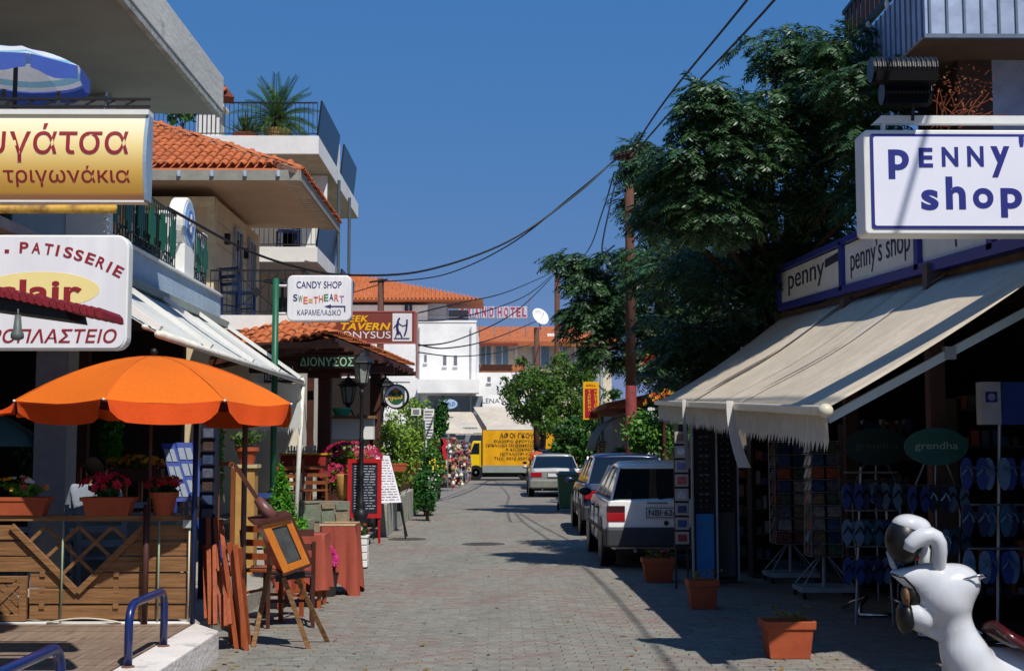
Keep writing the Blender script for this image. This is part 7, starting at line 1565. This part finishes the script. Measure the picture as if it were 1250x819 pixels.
for px,w2 in ((588,10),(606,14),(650,20),(680,12),(706,8),(722,12)):
    a_=h_(px,446,111.2); c_=h_(px+w2,422,111.2); f_=box_(t,'window',a_.x,c_.x,Y+1.13,Y+1.21,a_.z,c_.z,mat('blue_window','7A96A4',.3)); b=B(); b.box((a_.x+c_.x)/2-.04,(a_.x+c_.x)/2+.04,Y+1.08,Y+1.13,a_.z,c_.z); build(b,'mullion',wh,f_)
    a_=h_(px,482,111.2); c_=h_(px+w2,462,111.2); box_(t,'window',a_.x,c_.x,Y+1.13,Y+1.21,a_.z,c_.z,mat('blue_window','7A96A4',.3))
for k,(x_,) in enumerate(((668,),(690,),(697,))): pass
box_(t,'dormer',h_(668,0).x,h_(698,0).x,Y+2,Y+4,ze+.1,h_(0,404).z,wh); a_=h_(684,403); 
s=thing('hotel_lettering','rooftop frame of white panels with red GRAND HOTEL letters','sign',tuple(h_(600,400,106))); YY=106
lt3=mat('hotel_red','A8405A',.6)
for ch,px in zip('GRAND HOTEL',(566,575.5,585,594.5,604,0,616,625,633.5,0,0)):
    pass
xs=[564,573,582,591,600,0,610,618,626,633,640]
for ch,px in zip('GRAND HOTEL',xs):
    if ch==' ': continue
    a_=at(px-3.6,388,YY); c_=at(px+3.6,374,YY); b=B(); b.box(a_.x,c_.x,YY,YY+.15,a_.z,c_.z); po=build(b,'letter_panel',mat('panel_pink_white','CFC4CC',.6),s); txt(ch,((a_.x+c_.x)/2,YY-.01,(a_.z+c_.z)/2),.34,.78,lt3,po,bold=.04)
b=B(); a_=at(560,389,YY); c_=at(645,389,YY); b.bar(a_,c_,.08,.08)
for px in (566,585,604,622,642): p=at(px,389,YY); b.bar(p,(p.x,YY,ze+.2),.06,.06); b.bar(p,(p.x,YY+2,ze+.2),.05,.05)
build(b,'frame',steel,s)
# satellite dish
c=at(660,386,100); s=thing('satellite_dish','white satellite dish tilted up on the hotel roof beside the wooden pole','satellite dish',(c.x,100,c.z-1)); b=B(); ax=V((.5,-.75,.45)).normalized(); u_=ax.cross(ZU).normalized(); v_=u_.cross(ax); n=18
vs=[]; 
for j in range(5):
    r_=.72*j/4; 
    for k in range(n): a=2*PI*k/n; vs.append(c+u_*r_*math.cos(a)*1.0+v_*r_*math.sin(a)*1.0+ax*(.3*(j/4)**2-.3))
b.add(vs,[(j*n+k,j*n+(k+1)%n,(j+1)*n+(k+1)%n,(j+1)*n+k) for j in range(4) for k in range(n)]); build(b,'dish',white,s,solid=.03,smooth=True); b=B(); b.tube([c-ax*.3,c+V((0,0,-1.1))],.05); b.tube([c-ax*.28-v_*.3,c+ax*.5],.02,5); build(b,'mount',steel,s)
b=B(); a_=at(646,366,100); b.tube([at(646,398,100),a_-V((0,0,-.6))],.03,5); b.bar(at(640,368,100),at(652,366,100),.03,.03); build(b,'tv_aerial',grey,label='thin television aerial beside the satellite dish',cat='aerial')
# far mass: hill of trees / horizon buildings behind right trees
b=B(); xs_=[-400,-150,-60,60,150,400]
b.add([(x,300,0) for x in xs_]+[(x,900,14) for x in xs_],[(i,i+1,7+i,6+i) for i in range(5)]); struct(b,'hill',mat('far_green','5A6A48',.95,.2,.2,0),org=(0,300,0))
# ---- utility poles
pw=mat('pole_wood','6A4432',.85,.25,4,.4,col2='4E3428',stretch=(8,8,.8)); rp_=mat('red_painted_pole','84302C',.8,.3,6,.4,col2='5E2420')
t=thing('utility_pole','tall wooden utility pole with a red painted foot rising out of the big tree','utility pole',(2.96,30,0),'wooden utility poles')
tp1=at(768,190,30); b=B(); b.tube([(tp1.x,30,3.05),tp1],[.12,.1],12); build(b,'shaft',pw,t,smooth=True); b=B(); b.tube([(tp1.x,30,0),(tp1.x,30,3.04)],[.14,.125],12); build(b,'painted_base',rp_,t,smooth=True)
b=B(); b.bar(tp1+V((-.35,-.1,-.1)),tp1+V((.1,-.1,0)),.06,.08); build(b,'cross_arm',pw,t)
for k in range(4): b=B(); b.lathe(tp1+V((-.32+k*.09,-.16,-.08+k*.02)),[(.03,0),(.045,.03),(.03,.05),(.045,.07),(.02,.1)],8); build(b,'insulator',mat('insulator','3A2A28',.4),t)
t=thing('utility_pole','shorter wooden utility pole above the green trees beside the satellite dish','utility pole',(2.6,60,0),'wooden utility poles'); tp2_=at(680,332,60); b=B(); b.tube([(tp2_.x,60,0),tp2_],[.17,.12],10); build(b,'shaft',pw,t,smooth=True); b=B(); b.lathe(tp2_-ZU*.25+V((0,-.12,0)),[(.05,0),(.06,.1),(.04,.2)],8); build(b,'insulator',mat('insulator','3A2A28',.4),t)
t=thing('utility_pole','dark pole stub with a small cross arm behind the candy shop sign','utility pole',(-4.2,46,0),'wooden utility poles'); tp3=at(465,340,46); b=B(); b.tube([(tp3.x,46,0),tp3],[.15,.11],10); build(b,'shaft',pw,t,smooth=True); b=B(); b.bar(tp3+V((-.4,-.1,-.15)),tp3+V((.25,-.1,-.05)),.06,.06); b.bar(tp3+V((-1.3,0,-.6)),tp3+V((0,0,-.2)),.03,.03); build(b,'cross_arm',dark,t)
p=at(655,400,60); b=B(); b.tube([(p.x,60,0),p],[.16,.13],9); build(b,'pole_stub',pw,label='short dark wooden pole stub below the satellite dish',cat='utility pole',smooth=True)
p=at(734,445,42); b=B(); b.tube([(p.x,42,0),p],.06,9); b.tube([(p.x-.1,42,0),(p.x-.1,42,p.z-.3)],.03,7); build(b,'steel_lamp_pole',grey,label='slim grey steel pole right of the red and yellow hanging sign',cat='pole',smooth=True)
# wires
wm=mat('cable_black','0C0C10',.6,.1,10,0)
def wire(pts,r,label,px=True):
    P=[at(*q) if len(q)==3 and not isinstance(q,V) else V(q) for q in pts]; out=[]
    for i in range(len(P)-1):
        p0=P[max(i-1,0)]; p1=P[i]; p2=P[i+1]; p3=P[min(i+2,len(P)-1)]
        for k in range(8):
            t_=k/8; out.append(.5*((2*p1)+(p2-p0)*t_+(2*p0-5*p1+4*p2-p3)*t_*t_+(3*p1-p0-3*p2+p3)*t_**3))
    out.append(P[-1]); b=B(); b.tube(out,r,5); build(b,'overhead_cable',wm,label=label,cat='cable',group='overhead cables')
wire([(205,254,17.5),(300,305,20.5),(370,328,22.5),(430,336,24.2),(520,330,26),(620,295,28),(700,240,29.3),(745,200,30)],.022,'thick cable sagging from the left balcony to the tall wooden pole')
wire([(466,344,46),(540,336,42),(620,300,37),(700,238,32.5),(748,198,30)],.02,'cable from the stub pole behind the candy sign up to the tall wooden pole')
wire([(506,383,26),(560,370,33),(620,356,40),(676,332,60)],.016,'thin cable from the tavern sign to the shorter wooden pole')
wire([(480,391,26),(560,388,34),(640,362,42),(676,334,60)],.016,'second thin cable from the tavern sign to the shorter wooden pole')
wire([(508,422,27),(560,414,34),(630,380,42),(678,334,60)],.018,'cable rising steeply from the pergola to the shorter wooden pole')
wire([(508,420,27),(545,425,33),(600,414,40),(655,392,60)],.018,'cable from the pergola to the stub below the satellite dish')
wire([(510,430,27),(560,435,34),(610,430,42),(650,420,58)],.014,'lowest thin cable in front of the white building')
wire([tuple(tp1),V((3.15,24,8.0)),V((3.5,16,7.7)),V((3.7,9,7.8)),V((3.8,2,8.2))][1:1]+[V(tp1),V((3.1,24,8.1)),V((3.5,16,7.75)),V((3.75,9,7.8)),V((3.9,0,8.3))],.02,'thick dark cable crossing the top of the picture towards the camera, left of the pair')
wire([V(tp1)-ZU*.1,V((3.3,24,8.0)),V((3.85,16,7.7)),V((4.15,9,7.8)),V((4.4,0,8.3))],.02,'thick dark cable crossing the top of the picture towards the camera, right of the pair')
wire([(756,205,30),(745,250,28),(735,305,25.5),(750,300,26)],.018,'short cable dropping from the tall pole into the tree')
wire([(750,210,30),(735,260,34),(715,310,42),(684,335,60)],.018,'cable from the tall pole down to the shorter pole')
# ---- red/yellow vertical sign
Y=38; s=thing('vertical_sign','red sign with yellow border and vertical yellow lettering hanging by the grey pole','sign',tuple(at(721,512,Y))); a_,c_=at(712,512,Y),at(731,466,Y)
b=B(); b.box(a_.x,c_.x,Y,Y+.1,a_.z,c_.z); build(b,'sign_box',yellow,s); b=B(); b.box(a_.x+.05,c_.x-.05,Y-.008,Y-.001,a_.z+.05,c_.z-.2); build(b,'face',mat('sign_red','A8182A',.5),s)
for st,px in (('ΨΗΣΤΑΡΙΑ',724.5),('ΤΑΒΕΡΝΑ',717)):
    n=len(st); 
    for k,ch in enumerate(st): z=c_.z-.28-k*(c_.z-a_.z-.38)/8; txt(ch,(at(px,0,Y).x,Y-.010,z),.085,.075,yellow,s,bold=.02)
txt('GRILL',((a_.x+c_.x)/2,Y-.004,c_.z-.1),.3,.07,mat('sign_red','A8182A',.5),s,bold=.01)
b=B(); b.bar((c_.x,Y+.05,c_.z-.1),(at(734,0,42).x,41.9,c_.z-.1),.03,.03); build(b,'bracket',dark,s)
# ---- right hand grill house under the tree
terr2=mat('shaded_tile','A05A34',.85,.3,6,.4,col2='6A3A26',pos=True)  # roof tile with the tree's shade put into a darker colour
t=thing('grill_house','low grill house with shallow tiled roof and grey barrel awning behind the red pole foot','building',(5,38,0)); Y=38
a_,c_=at(724,493,38),at(792,448,30); 
box_(t,'wall',3.6,9,33,46,0,2.7,mat('shade_wall','6A6258',.85)); 
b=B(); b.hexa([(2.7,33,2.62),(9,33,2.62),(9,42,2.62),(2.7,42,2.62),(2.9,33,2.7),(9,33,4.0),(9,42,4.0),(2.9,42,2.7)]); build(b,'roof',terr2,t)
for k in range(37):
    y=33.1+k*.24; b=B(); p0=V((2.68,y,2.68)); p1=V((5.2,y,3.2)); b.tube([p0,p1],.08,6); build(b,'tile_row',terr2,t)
b=B(); n=10
b.grid(lambda u,v: V((3.55-1.1*math.sin(v*PI/2),33.5+3.4*u,1.55+.95*math.cos(v*PI/2))),10,8); build(b,'barrel_awning',fabricmat('grey_green_canvas','6E716A',.2,.1,20),t,smooth=True,solid=.01)
box_(t,'red_shutter',3.55,3.6,31.9,33.2,1.3,2.5,mat('shutter_red','A8241C',.7))
s=thing('notice_board','narrow pale notice board with cut-out shapes under the barrel awning','notice board',tuple(at(735,575,34))); a_,c_=at(729,556,34),at(741,538,34); b=B(); b.box(a_.x,c_.x,34,34.05,a_.z,c_.z); build(b,'panel',mat('panel_cream','C8BC94',.6),s); b=B()
for k in range(6): z=a_.z+.03+k*.06; b.box(a_.x+.03+.03*(k%2),a_.x+.1+.03*(k%2),33.985,34,z,z+.035); b.box(a_.x+.14,a_.x+.2,33.985,34,z,z+.035)
build(b,'printed_shapes',blk,s,kind='stuff'); b=B(); b.bar(((a_.x+c_.x)/2,34.02,0),((a_.x+c_.x)/2,34.02,a_.z),.05,.05); build(b,'post',wood4,s)
s=thing('red_yellow_banner','red and yellow banner glimpsed high between the dark tree branches','banner',tuple(at(792,435,27)))
b=B(); P_=[at(783,446,27),at(800,436,27),at(806,424,27),at(788,436,27)]; b.prism(P_,(0,.03,0)); build(b,'red_panel',red,s); b=B(); P_=[at(788,437,26.95),at(797,432,26.95),at(798,428,26.95),at(789,433,26.95)]; b.prism(P_,(0,-.01,0)); build(b,'yellow_stripe',yellow,s)
b=B(); b.bar(at(806,424,27.02),(at(806,424,27).x+.7,28.5,at(806,424,27).z),.03,.03); build(b,'bracket',dark,s)
c=at(812,492,24); t=thing('orange_flowers','orange and red flowering shrub top beside the far corner of the beige awning','bush',(c.x,25,0)); flowers(t,(c.x+.1,25,c.z),.35,.3,.3,500,50,['E0501C','E8A020'],lsize=.05,fsize=.04,leafm=leafmat('dark_leaf','16351A','2E5A28')); b=B(); b.tube([(c.x+.1,25,0),(c.x+.1,25,c.z)],.04); build(b,'stem',wood4,t)
# white picket bits
s=thing('white_picket','short stretch of white fence pickets behind the far end of the beige awning','fence',tuple(at(797,505,27))); 
for k in range(5): p=at(792+k*3,500,27); b=B(); b.box(p.x-.02,p.x+.02,27,27.03,0,p.z+.05); build(b,'picket',white,s)
# ---- market stalls on the left far side
sc_=['A83A3A','D8C8B4','3A4A7A','B08A50','5A3A2A','DCD8D0','2A2A30','A8745A','6A7A6A','8A6A4A','7A2A3A','7A8AA0']
def stall(px,Y,w_,h,label,seed,items=46):
    random.seed(seed); c=gp(px,590); x=(px-610)/F*Y; t=thing('market_rack',label,'market rack',(x,Y,0),'racks of souvenirs and clothes on the left pavement')
    b=B(); 
    for s in (-1,1):
        for dy in (0,.4): b.tube([(x+s*w_,Y+dy,0),(x+s*w_,Y+dy,h)],.015,5)
    for k in range(4): z=h*(k+1)/4; b.bar((x-w_,Y,z),(x+w_,Y,z),.02,.02); b.bar((x-w_,Y+.4,z),(x+w_,Y+.4,z),.02,.02); b.bar((x+w_,Y,z),(x+w_,Y+.4,z),.02,.02)
    build(b,'frame',steel,t); b=B(); b.box(x-w_,x+w_*.9,Y+.18,Y+.22,.1,h); build(b,'back_cloth',mat('rack_cloth','6A5240',.9,.3,14,.3),t)
    for k in range(items+25):
        z=random.uniform(.12,h-.1); u=random.uniform(-1,1); side=random.random()<.45; cc=random.choice(sc_); r_=random.random()
        p=V((x+w_+.03,Y+.2+u*.25,z)) if side else V((x+u*w_*.95,Y-.04,z)); b=B(); s=random.uniform(.11,.2)
        if r_<.35: b.lathe(p-ZU*s*.6,[(s*.35,0),(s*.55,s*.4),(s*.3,s*.9),(s*.4,s*1.2)],8); nm='vase'
        elif r_<.65: b.ell(p,(s*.5,s*.5,s*.6),8,6); nm='basket'
        elif r_<.85: b.prism([p+V((-s*.5,0,-s)),p+V((s*.5,0,-s)),p+V((s*.45,0,s*.6)),p+V((s*.9,0,s*.3)),p+V((s*.5,0,s)),p+V((-s*.5,0,s)),p+V((-s*.9,0,s*.3)),p+V((-s*.45,0,s*.6))],(0,.02,0)); nm='shirt'
        else: b.box(p.x-s*.5,p.x+s*.5,p.y,p.y+.03,p.z-s*.4,p.z+s*.4); nm='box'
        build(b,nm,mat('goods_'+cc,cc,.6,.1,8,0,det=0),t)
    random.seed(7)
stall(541,50,.35,2.0,'tallest souvenir rack, crowded with vases and baskets, nearest to the camera',1,60)
stall(552,54,.35,1.9,'souvenir rack with pale pots, second from the camera on the left pavement',2,55)
stall(559,58,.35,1.95,'rack of mixed clothes and bags just behind the second souvenir rack',3,50)
stall(563,61.5,.35,1.9,'rack of blue and brown clothes ending beside the truck cab',4,50)
stall(567,63.5,.22,1.2,'low dark rack of bags immediately beside the truck cab',5,30)
c=at(535,541,49); t=thing('red_dresses','bright red dresses hanging in front of the souvenir racks','clothes',(c.x,49,0)); 
for k in range(3):
    q=at(532+k*4.5,545,49); b=B(); b.prism([q+V((-.16,0,-.5)),q+V((.16,0,-.5)),q+V((.08,0,0)),q+V((.17,0,.1)),q+V((.1,0,.28)),q+V((-.1,0,.28)),q+V((-.17,0,.1)),q+V((-.08,0,0))],(0,.06,0)); build(b,'dress',mat('dress_red','C81828',.7,.1,8,.1),t)
b=B(); q=at(540,530,49); b.tube([(q.x+.2,49.1,0),(q.x+.2,49.1,q.z),(c.x-.35,49.1,q.z)],.02); build(b,'rail',steel,t)
# white sign stack near bushes
t=thing('sign_stack','stack of small white notice signs on one post beyond the green shrub','sign post',(at(522,600,36).x,36,0)); b=B(); x=at(523,0,36).x; b.tube([(x,36.05,0),(x,36.05,at(0,497,36).z)],.03); build(b,'post',whitem,t)
for (x0,x1,y0,y1) in ((517,530,499,513),(519,529,514,524),(520,529,525,535)):
    a_,c_=at(x0,y1,36),at(x1,y0,36); b=B(); b.box(a_.x,c_.x,36,36.03,a_.z,c_.z); po=build(b,'plate',lw,t); b=B()
    for k in range(3): z=c_.z-.06-k*.08; b.box(a_.x+.03,c_.x-.03-.03*(k%2),35.99,36,z-.02,z)
    build(b,'printed_lines',mat('line_grey','50505A',.8),po,kind='stuff')
t=thing('photo_sign','small white sign with a picture next to the notice signs','sign',tuple(at(508,505,35.5))); a_,c_=at(502,507,35.5),at(514,498,35.5); b=B(); b.box(a_.x,c_.x,35.5,35.53,a_.z,c_.z); build(b,'plate',lw,t); b=B(); b.box(a_.x+.05,c_.x-.05,35.49,35.5,a_.z+.04,c_.z-.04); build(b,'picture',grey,t); b=B(); b.tube([((a_.x+c_.x)/2,35.54,0),((a_.x+c_.x)/2,35.54,a_.z)],.02); build(b,'post',dark,t)
# small far lamp post
c=at(537,505,44); t=thing('street_lamp','small dark lamp lantern far down the left pavement among the leaves','street lamp',(c.x,44,0),'black lanterns outside the tavern'); b=B(); b.tube([(c.x,44,0),(c.x,44,c.z-.2)],.035,8); build(b,'pole',dark,t); lantern(t,(c.x,44,c.z-.12),1.3)
# ---- vegetation along the left
LG=[('1A4018','3E7A2A'),('2A5A1A','6A9A3A'),('3A6A1E','9AB04A')]
def bush(px,py,Y,rx,rz,n,cc,label,sz=.07,cat='bush'):
    c=at(px,py,Y); return tree((c.x,Y,0),blobs(c,(rx,rx,rz),10,.5),n,sz,LG[cc][0],LG[cc][1],label,.035,'bush',cat)
bush(519,598,31.5,.42,.72,3000,0,'dark green leafy bush at the foot of the tavern wall',.055)
bush(524,570,36,.45,.7,1400,1,'flowering yellow-green bush behind the dark foot bush',.06)
bush(512,540,37,.6,.9,1500,2,'pale green shrub with yellow flowers beside the notice signs',.06)
bush(536,512,42,.5,1.0,1300,0,'tall dark climber around the far left street lamp',.07)
bush(502,500,44,.9,.6,900,2,'leafy top of a shrub seen just right of the round beer sign',.07)
bush(522,606,29.5,.3,.35,500,0,'small low bush at the street edge, lowest on the left',.05)
for k,(px,py,cc) in enumerate(((527,584,'E8E4DC'),(523,597,'D8C8C0'),(530,566,'E8C840'))):
    c=at(px,py,31); t=thing('blossom_cluster',('cluster of white blossoms on the dark foot bush','second lower cluster of pale blossoms on the foot bush','cluster of yellow blossoms above the white ones')[k],'flowers',tuple(c)); b=B()
    for j in range(14): d=unit(1)[0]*.2*random.random(); b.ell(c+V(d),(.024,.024,.02),6,4)
    build(b,'blossoms',mat('petal_far'+cc,cc,.7),t,kind='stuff')
# ---- trees, right and centre
def ragged(cl_,n,rmin,rmax,seed):
    r_=random.Random(seed); out=[]
    for c in cl_:
        out.append((c[0],c[1],c[2],c[3]*.8,c[4]*.8,c[5]*.8))
        for k in range(n):
            a=r_.random()*6.28; e=r_.uniform(-.5,1.2); q=r_.uniform(rmin,rmax); out.append((c[0]+c[3]*math.cos(a)*math.cos(e)*1.05,c[1]+c[4]*math.sin(a)*math.cos(e),c[2]+c[5]*math.sin(e)*1.05,q,q,q*.8))
    return out
tree((1.7,57,0),ragged([(*at(px,py,Y_),r,r*.9,r*.8) for px,py,Y_,r in ((625,478,57,.8),(650,462,57,1.0),(680,462,56,1.1),(660,490,55,1.0),(640,505,56,.8),(690,490,55,1.0),(705,470,57,1.0),(700,510,55,.9),(672,520,54,.8),(718,452,58,.8))],5,.18,.5,1),15000,.085,'1E4618','6A8A32','broad light green tree in sunlight behind the silver saloon',.16,aspect=.42)
tree((3.6,47,0),ragged([(*at(px,py,Y_),r,r*.9,r*.9) for px,py,Y_,r in ((715,530,47,.9),(735,510,47,1.0),(745,545,46,.9),(705,555,47,.7),(725,560,46,.7))],5,.15,.4,2),8000,.08,'1A3E18','4A7A2A','darker green rounded tree between the silver and blue cars',.1)
bush(800,528,25.5,.7,.6,3200,1,'bright green clipped bush behind the blue car and left of the awning',.05)
bush(792,545,27.5,.42,.5,1500,1,'smaller green bush between the red pole foot and the clipped bush',.05)
bush(757,560,33,.6,.5,900,0,'dark low shrub left of the red painted pole foot',.06)
tree((9,34,0),[(6+random.uniform(-1,4.5),33+random.uniform(-2,6),3+random.uniform(-.5,4.5),1.6,1.6,1.4) for k in range(12)],7000,.14,'12300F','2E5A22','dark tree filling the shade behind the grill house',.2)
# big drooping compound-leaf trees
rs=np.random.default_rng(3)
def frond(p,d,L,out):
    n=11; pts=[]; q=np.array(p); d=np.array(d)
    for k in range(n): pts.append(q.copy()); q=q+d*L/n; d=d+np.array([0,0,-.11]); d/=np.linalg.norm(d)
    for k in range(1,n):
        dd=pts[k]-pts[k-1]; dd/=np.linalg.norm(dd)+1e-9; s=np.cross(dd,[0,0,1]); s/=np.linalg.norm(s)+1e-9; nn=np.cross(s,dd)
        ll=L*.29*(1-abs(k-5.5)/11)*(.8+.4*rs.random())
        for sg in (-1,1):
            tip=pts[k]+(dd*.6+s*sg*.8-nn*(.05+.45*rs.random()))*ll; m=(pts[k]*.55+tip*.45); wv=(dd*.8+nn*(rs.random()-.5))*ll*.19
            out.append((pts[k],m-wv,tip,m+wv))
    tip=pts[-1]+dd*L*.16; out.append((pts[-1],(pts[-1]+tip)/2+s*L*.035,tip,(pts[-1]+tip)/2-s*L*.035))
def feather_tree(label,base,hub,CL,tr,dens=1.0,Ls=1.0):
    t=thing('big_tree',label,'tree',base,'dark trees with drooping feathery fronds'); hub=V(hub)
    br=B(); br.tube([base,V(base).lerp(hub,.5)+V((.06,-.05,0)),hub],[tr*1.3,tr,tr*.9],10); out=[]
    for px,py,Y_,r in CL:
        c=at(px,py,Y_); mid=hub.lerp(c,.55)+V((random.uniform(-.2,.2),random.uniform(-.2,.2),.1)); br.tube([hub,mid,c],[tr*.38,tr*.22,.02],6)
        for k in range(int((int(58*r**1.7)+12)*dens)):
            d=V(unit(1)[0]); rad=r*(.3+.7*random.random()**.6); tipp=c+V((d.x*rad*1.15,d.y*rad,d.z*rad*.75))
            if k%3==0: br.tube([c.lerp(tipp,.1),c.lerp(tipp,.6)+V((0,0,.05)),tipp],[.016,.01,.006],4)
            o_=(tipp-c).normalized(); nf=8
            for j in range(nf):
                a=2*PI*(j+random.random()*.6)/nf; h=V((math.cos(a),math.sin(a),0))*.8+V((o_.x,o_.y,0))*.7+V((0,0,random.uniform(-.25,.45))); h.normalize(); frond(tipp,h,random.uniform(.26,.5)*Ls,out)
    A=np.array(out).reshape(-1,3); fb=B(); fb.v=list(map(tuple,A.tolist())); fb.f=[(4*i,4*i+1,4*i+2,4*i+3) for i in range(len(out))]; fb.mi=[0]*len(out); print('leaflets',len(out))
    build(fb,'crown',leafmat('fern_leaf','182E14','4C7040',.42,5.0,.16,spec=.5),t); build(br,'trunk',mat('bark','4A3A2C',.9,.3,10,.6,stretch=(4,4,1)),t,smooth=True)
feather_tree('large dark feathery tree rising over the far end of the beige awning','X' and (4.5,20.3,0),(4.4,20.0,3.6),
 [(1005,82,17.5,.68),(950,62,17.5,.45),(1040,125,16.5,.6),(893,140,16,.3),(862,112,16,.15),(858,140,16,.25),(960,150,17,.75),(905,185,16.2,.5),(850,185,16,.4),(1000,215,17,.75),(930,245,17.5,.85),(860,255,16.5,.65),(985,300,18.5,.6),(880,330,19,.9),(950,330,19,.7),(825,222,16.5,.36),(1062,175,15.2,.42),(1050,100,15.2,.36),(1065,235,15.5,.35),(1032,58,16,.34),(945,135,17.5,.35),(808,262,17,.35),(815,330,20,.65),(900,400,20.5,.8),(845,400,20.5,.75),(795,205,17,.2),(1010,275,18,.5),(830,445,21,.5),(880,450,21,.6),(990,140,18,.6)],.2)
feather_tree('second feathery tree with low drooping branches around the tall utility pole','X' and (4.3,32.5,0),(4.0,32.3,4.2),
 [(745,330,31.5,.75),(708,335,31.5,.42),(690,318,31.5,.25),(770,385,31.5,.95),(738,378,31,.6),(800,450,31.5,.7),(735,430,31,.38),(775,440,31,.5),(810,320,31.5,.95),(840,400,32,1.0),(795,250,31.8,.8),(790,200,31.8,.42),(775,180,31.8,.25),(720,352,31.2,.4),(722,402,31,.5),(706,378,31,.3),(850,460,32,.7),(800,210,32,.6)],.22,.8,1.25)
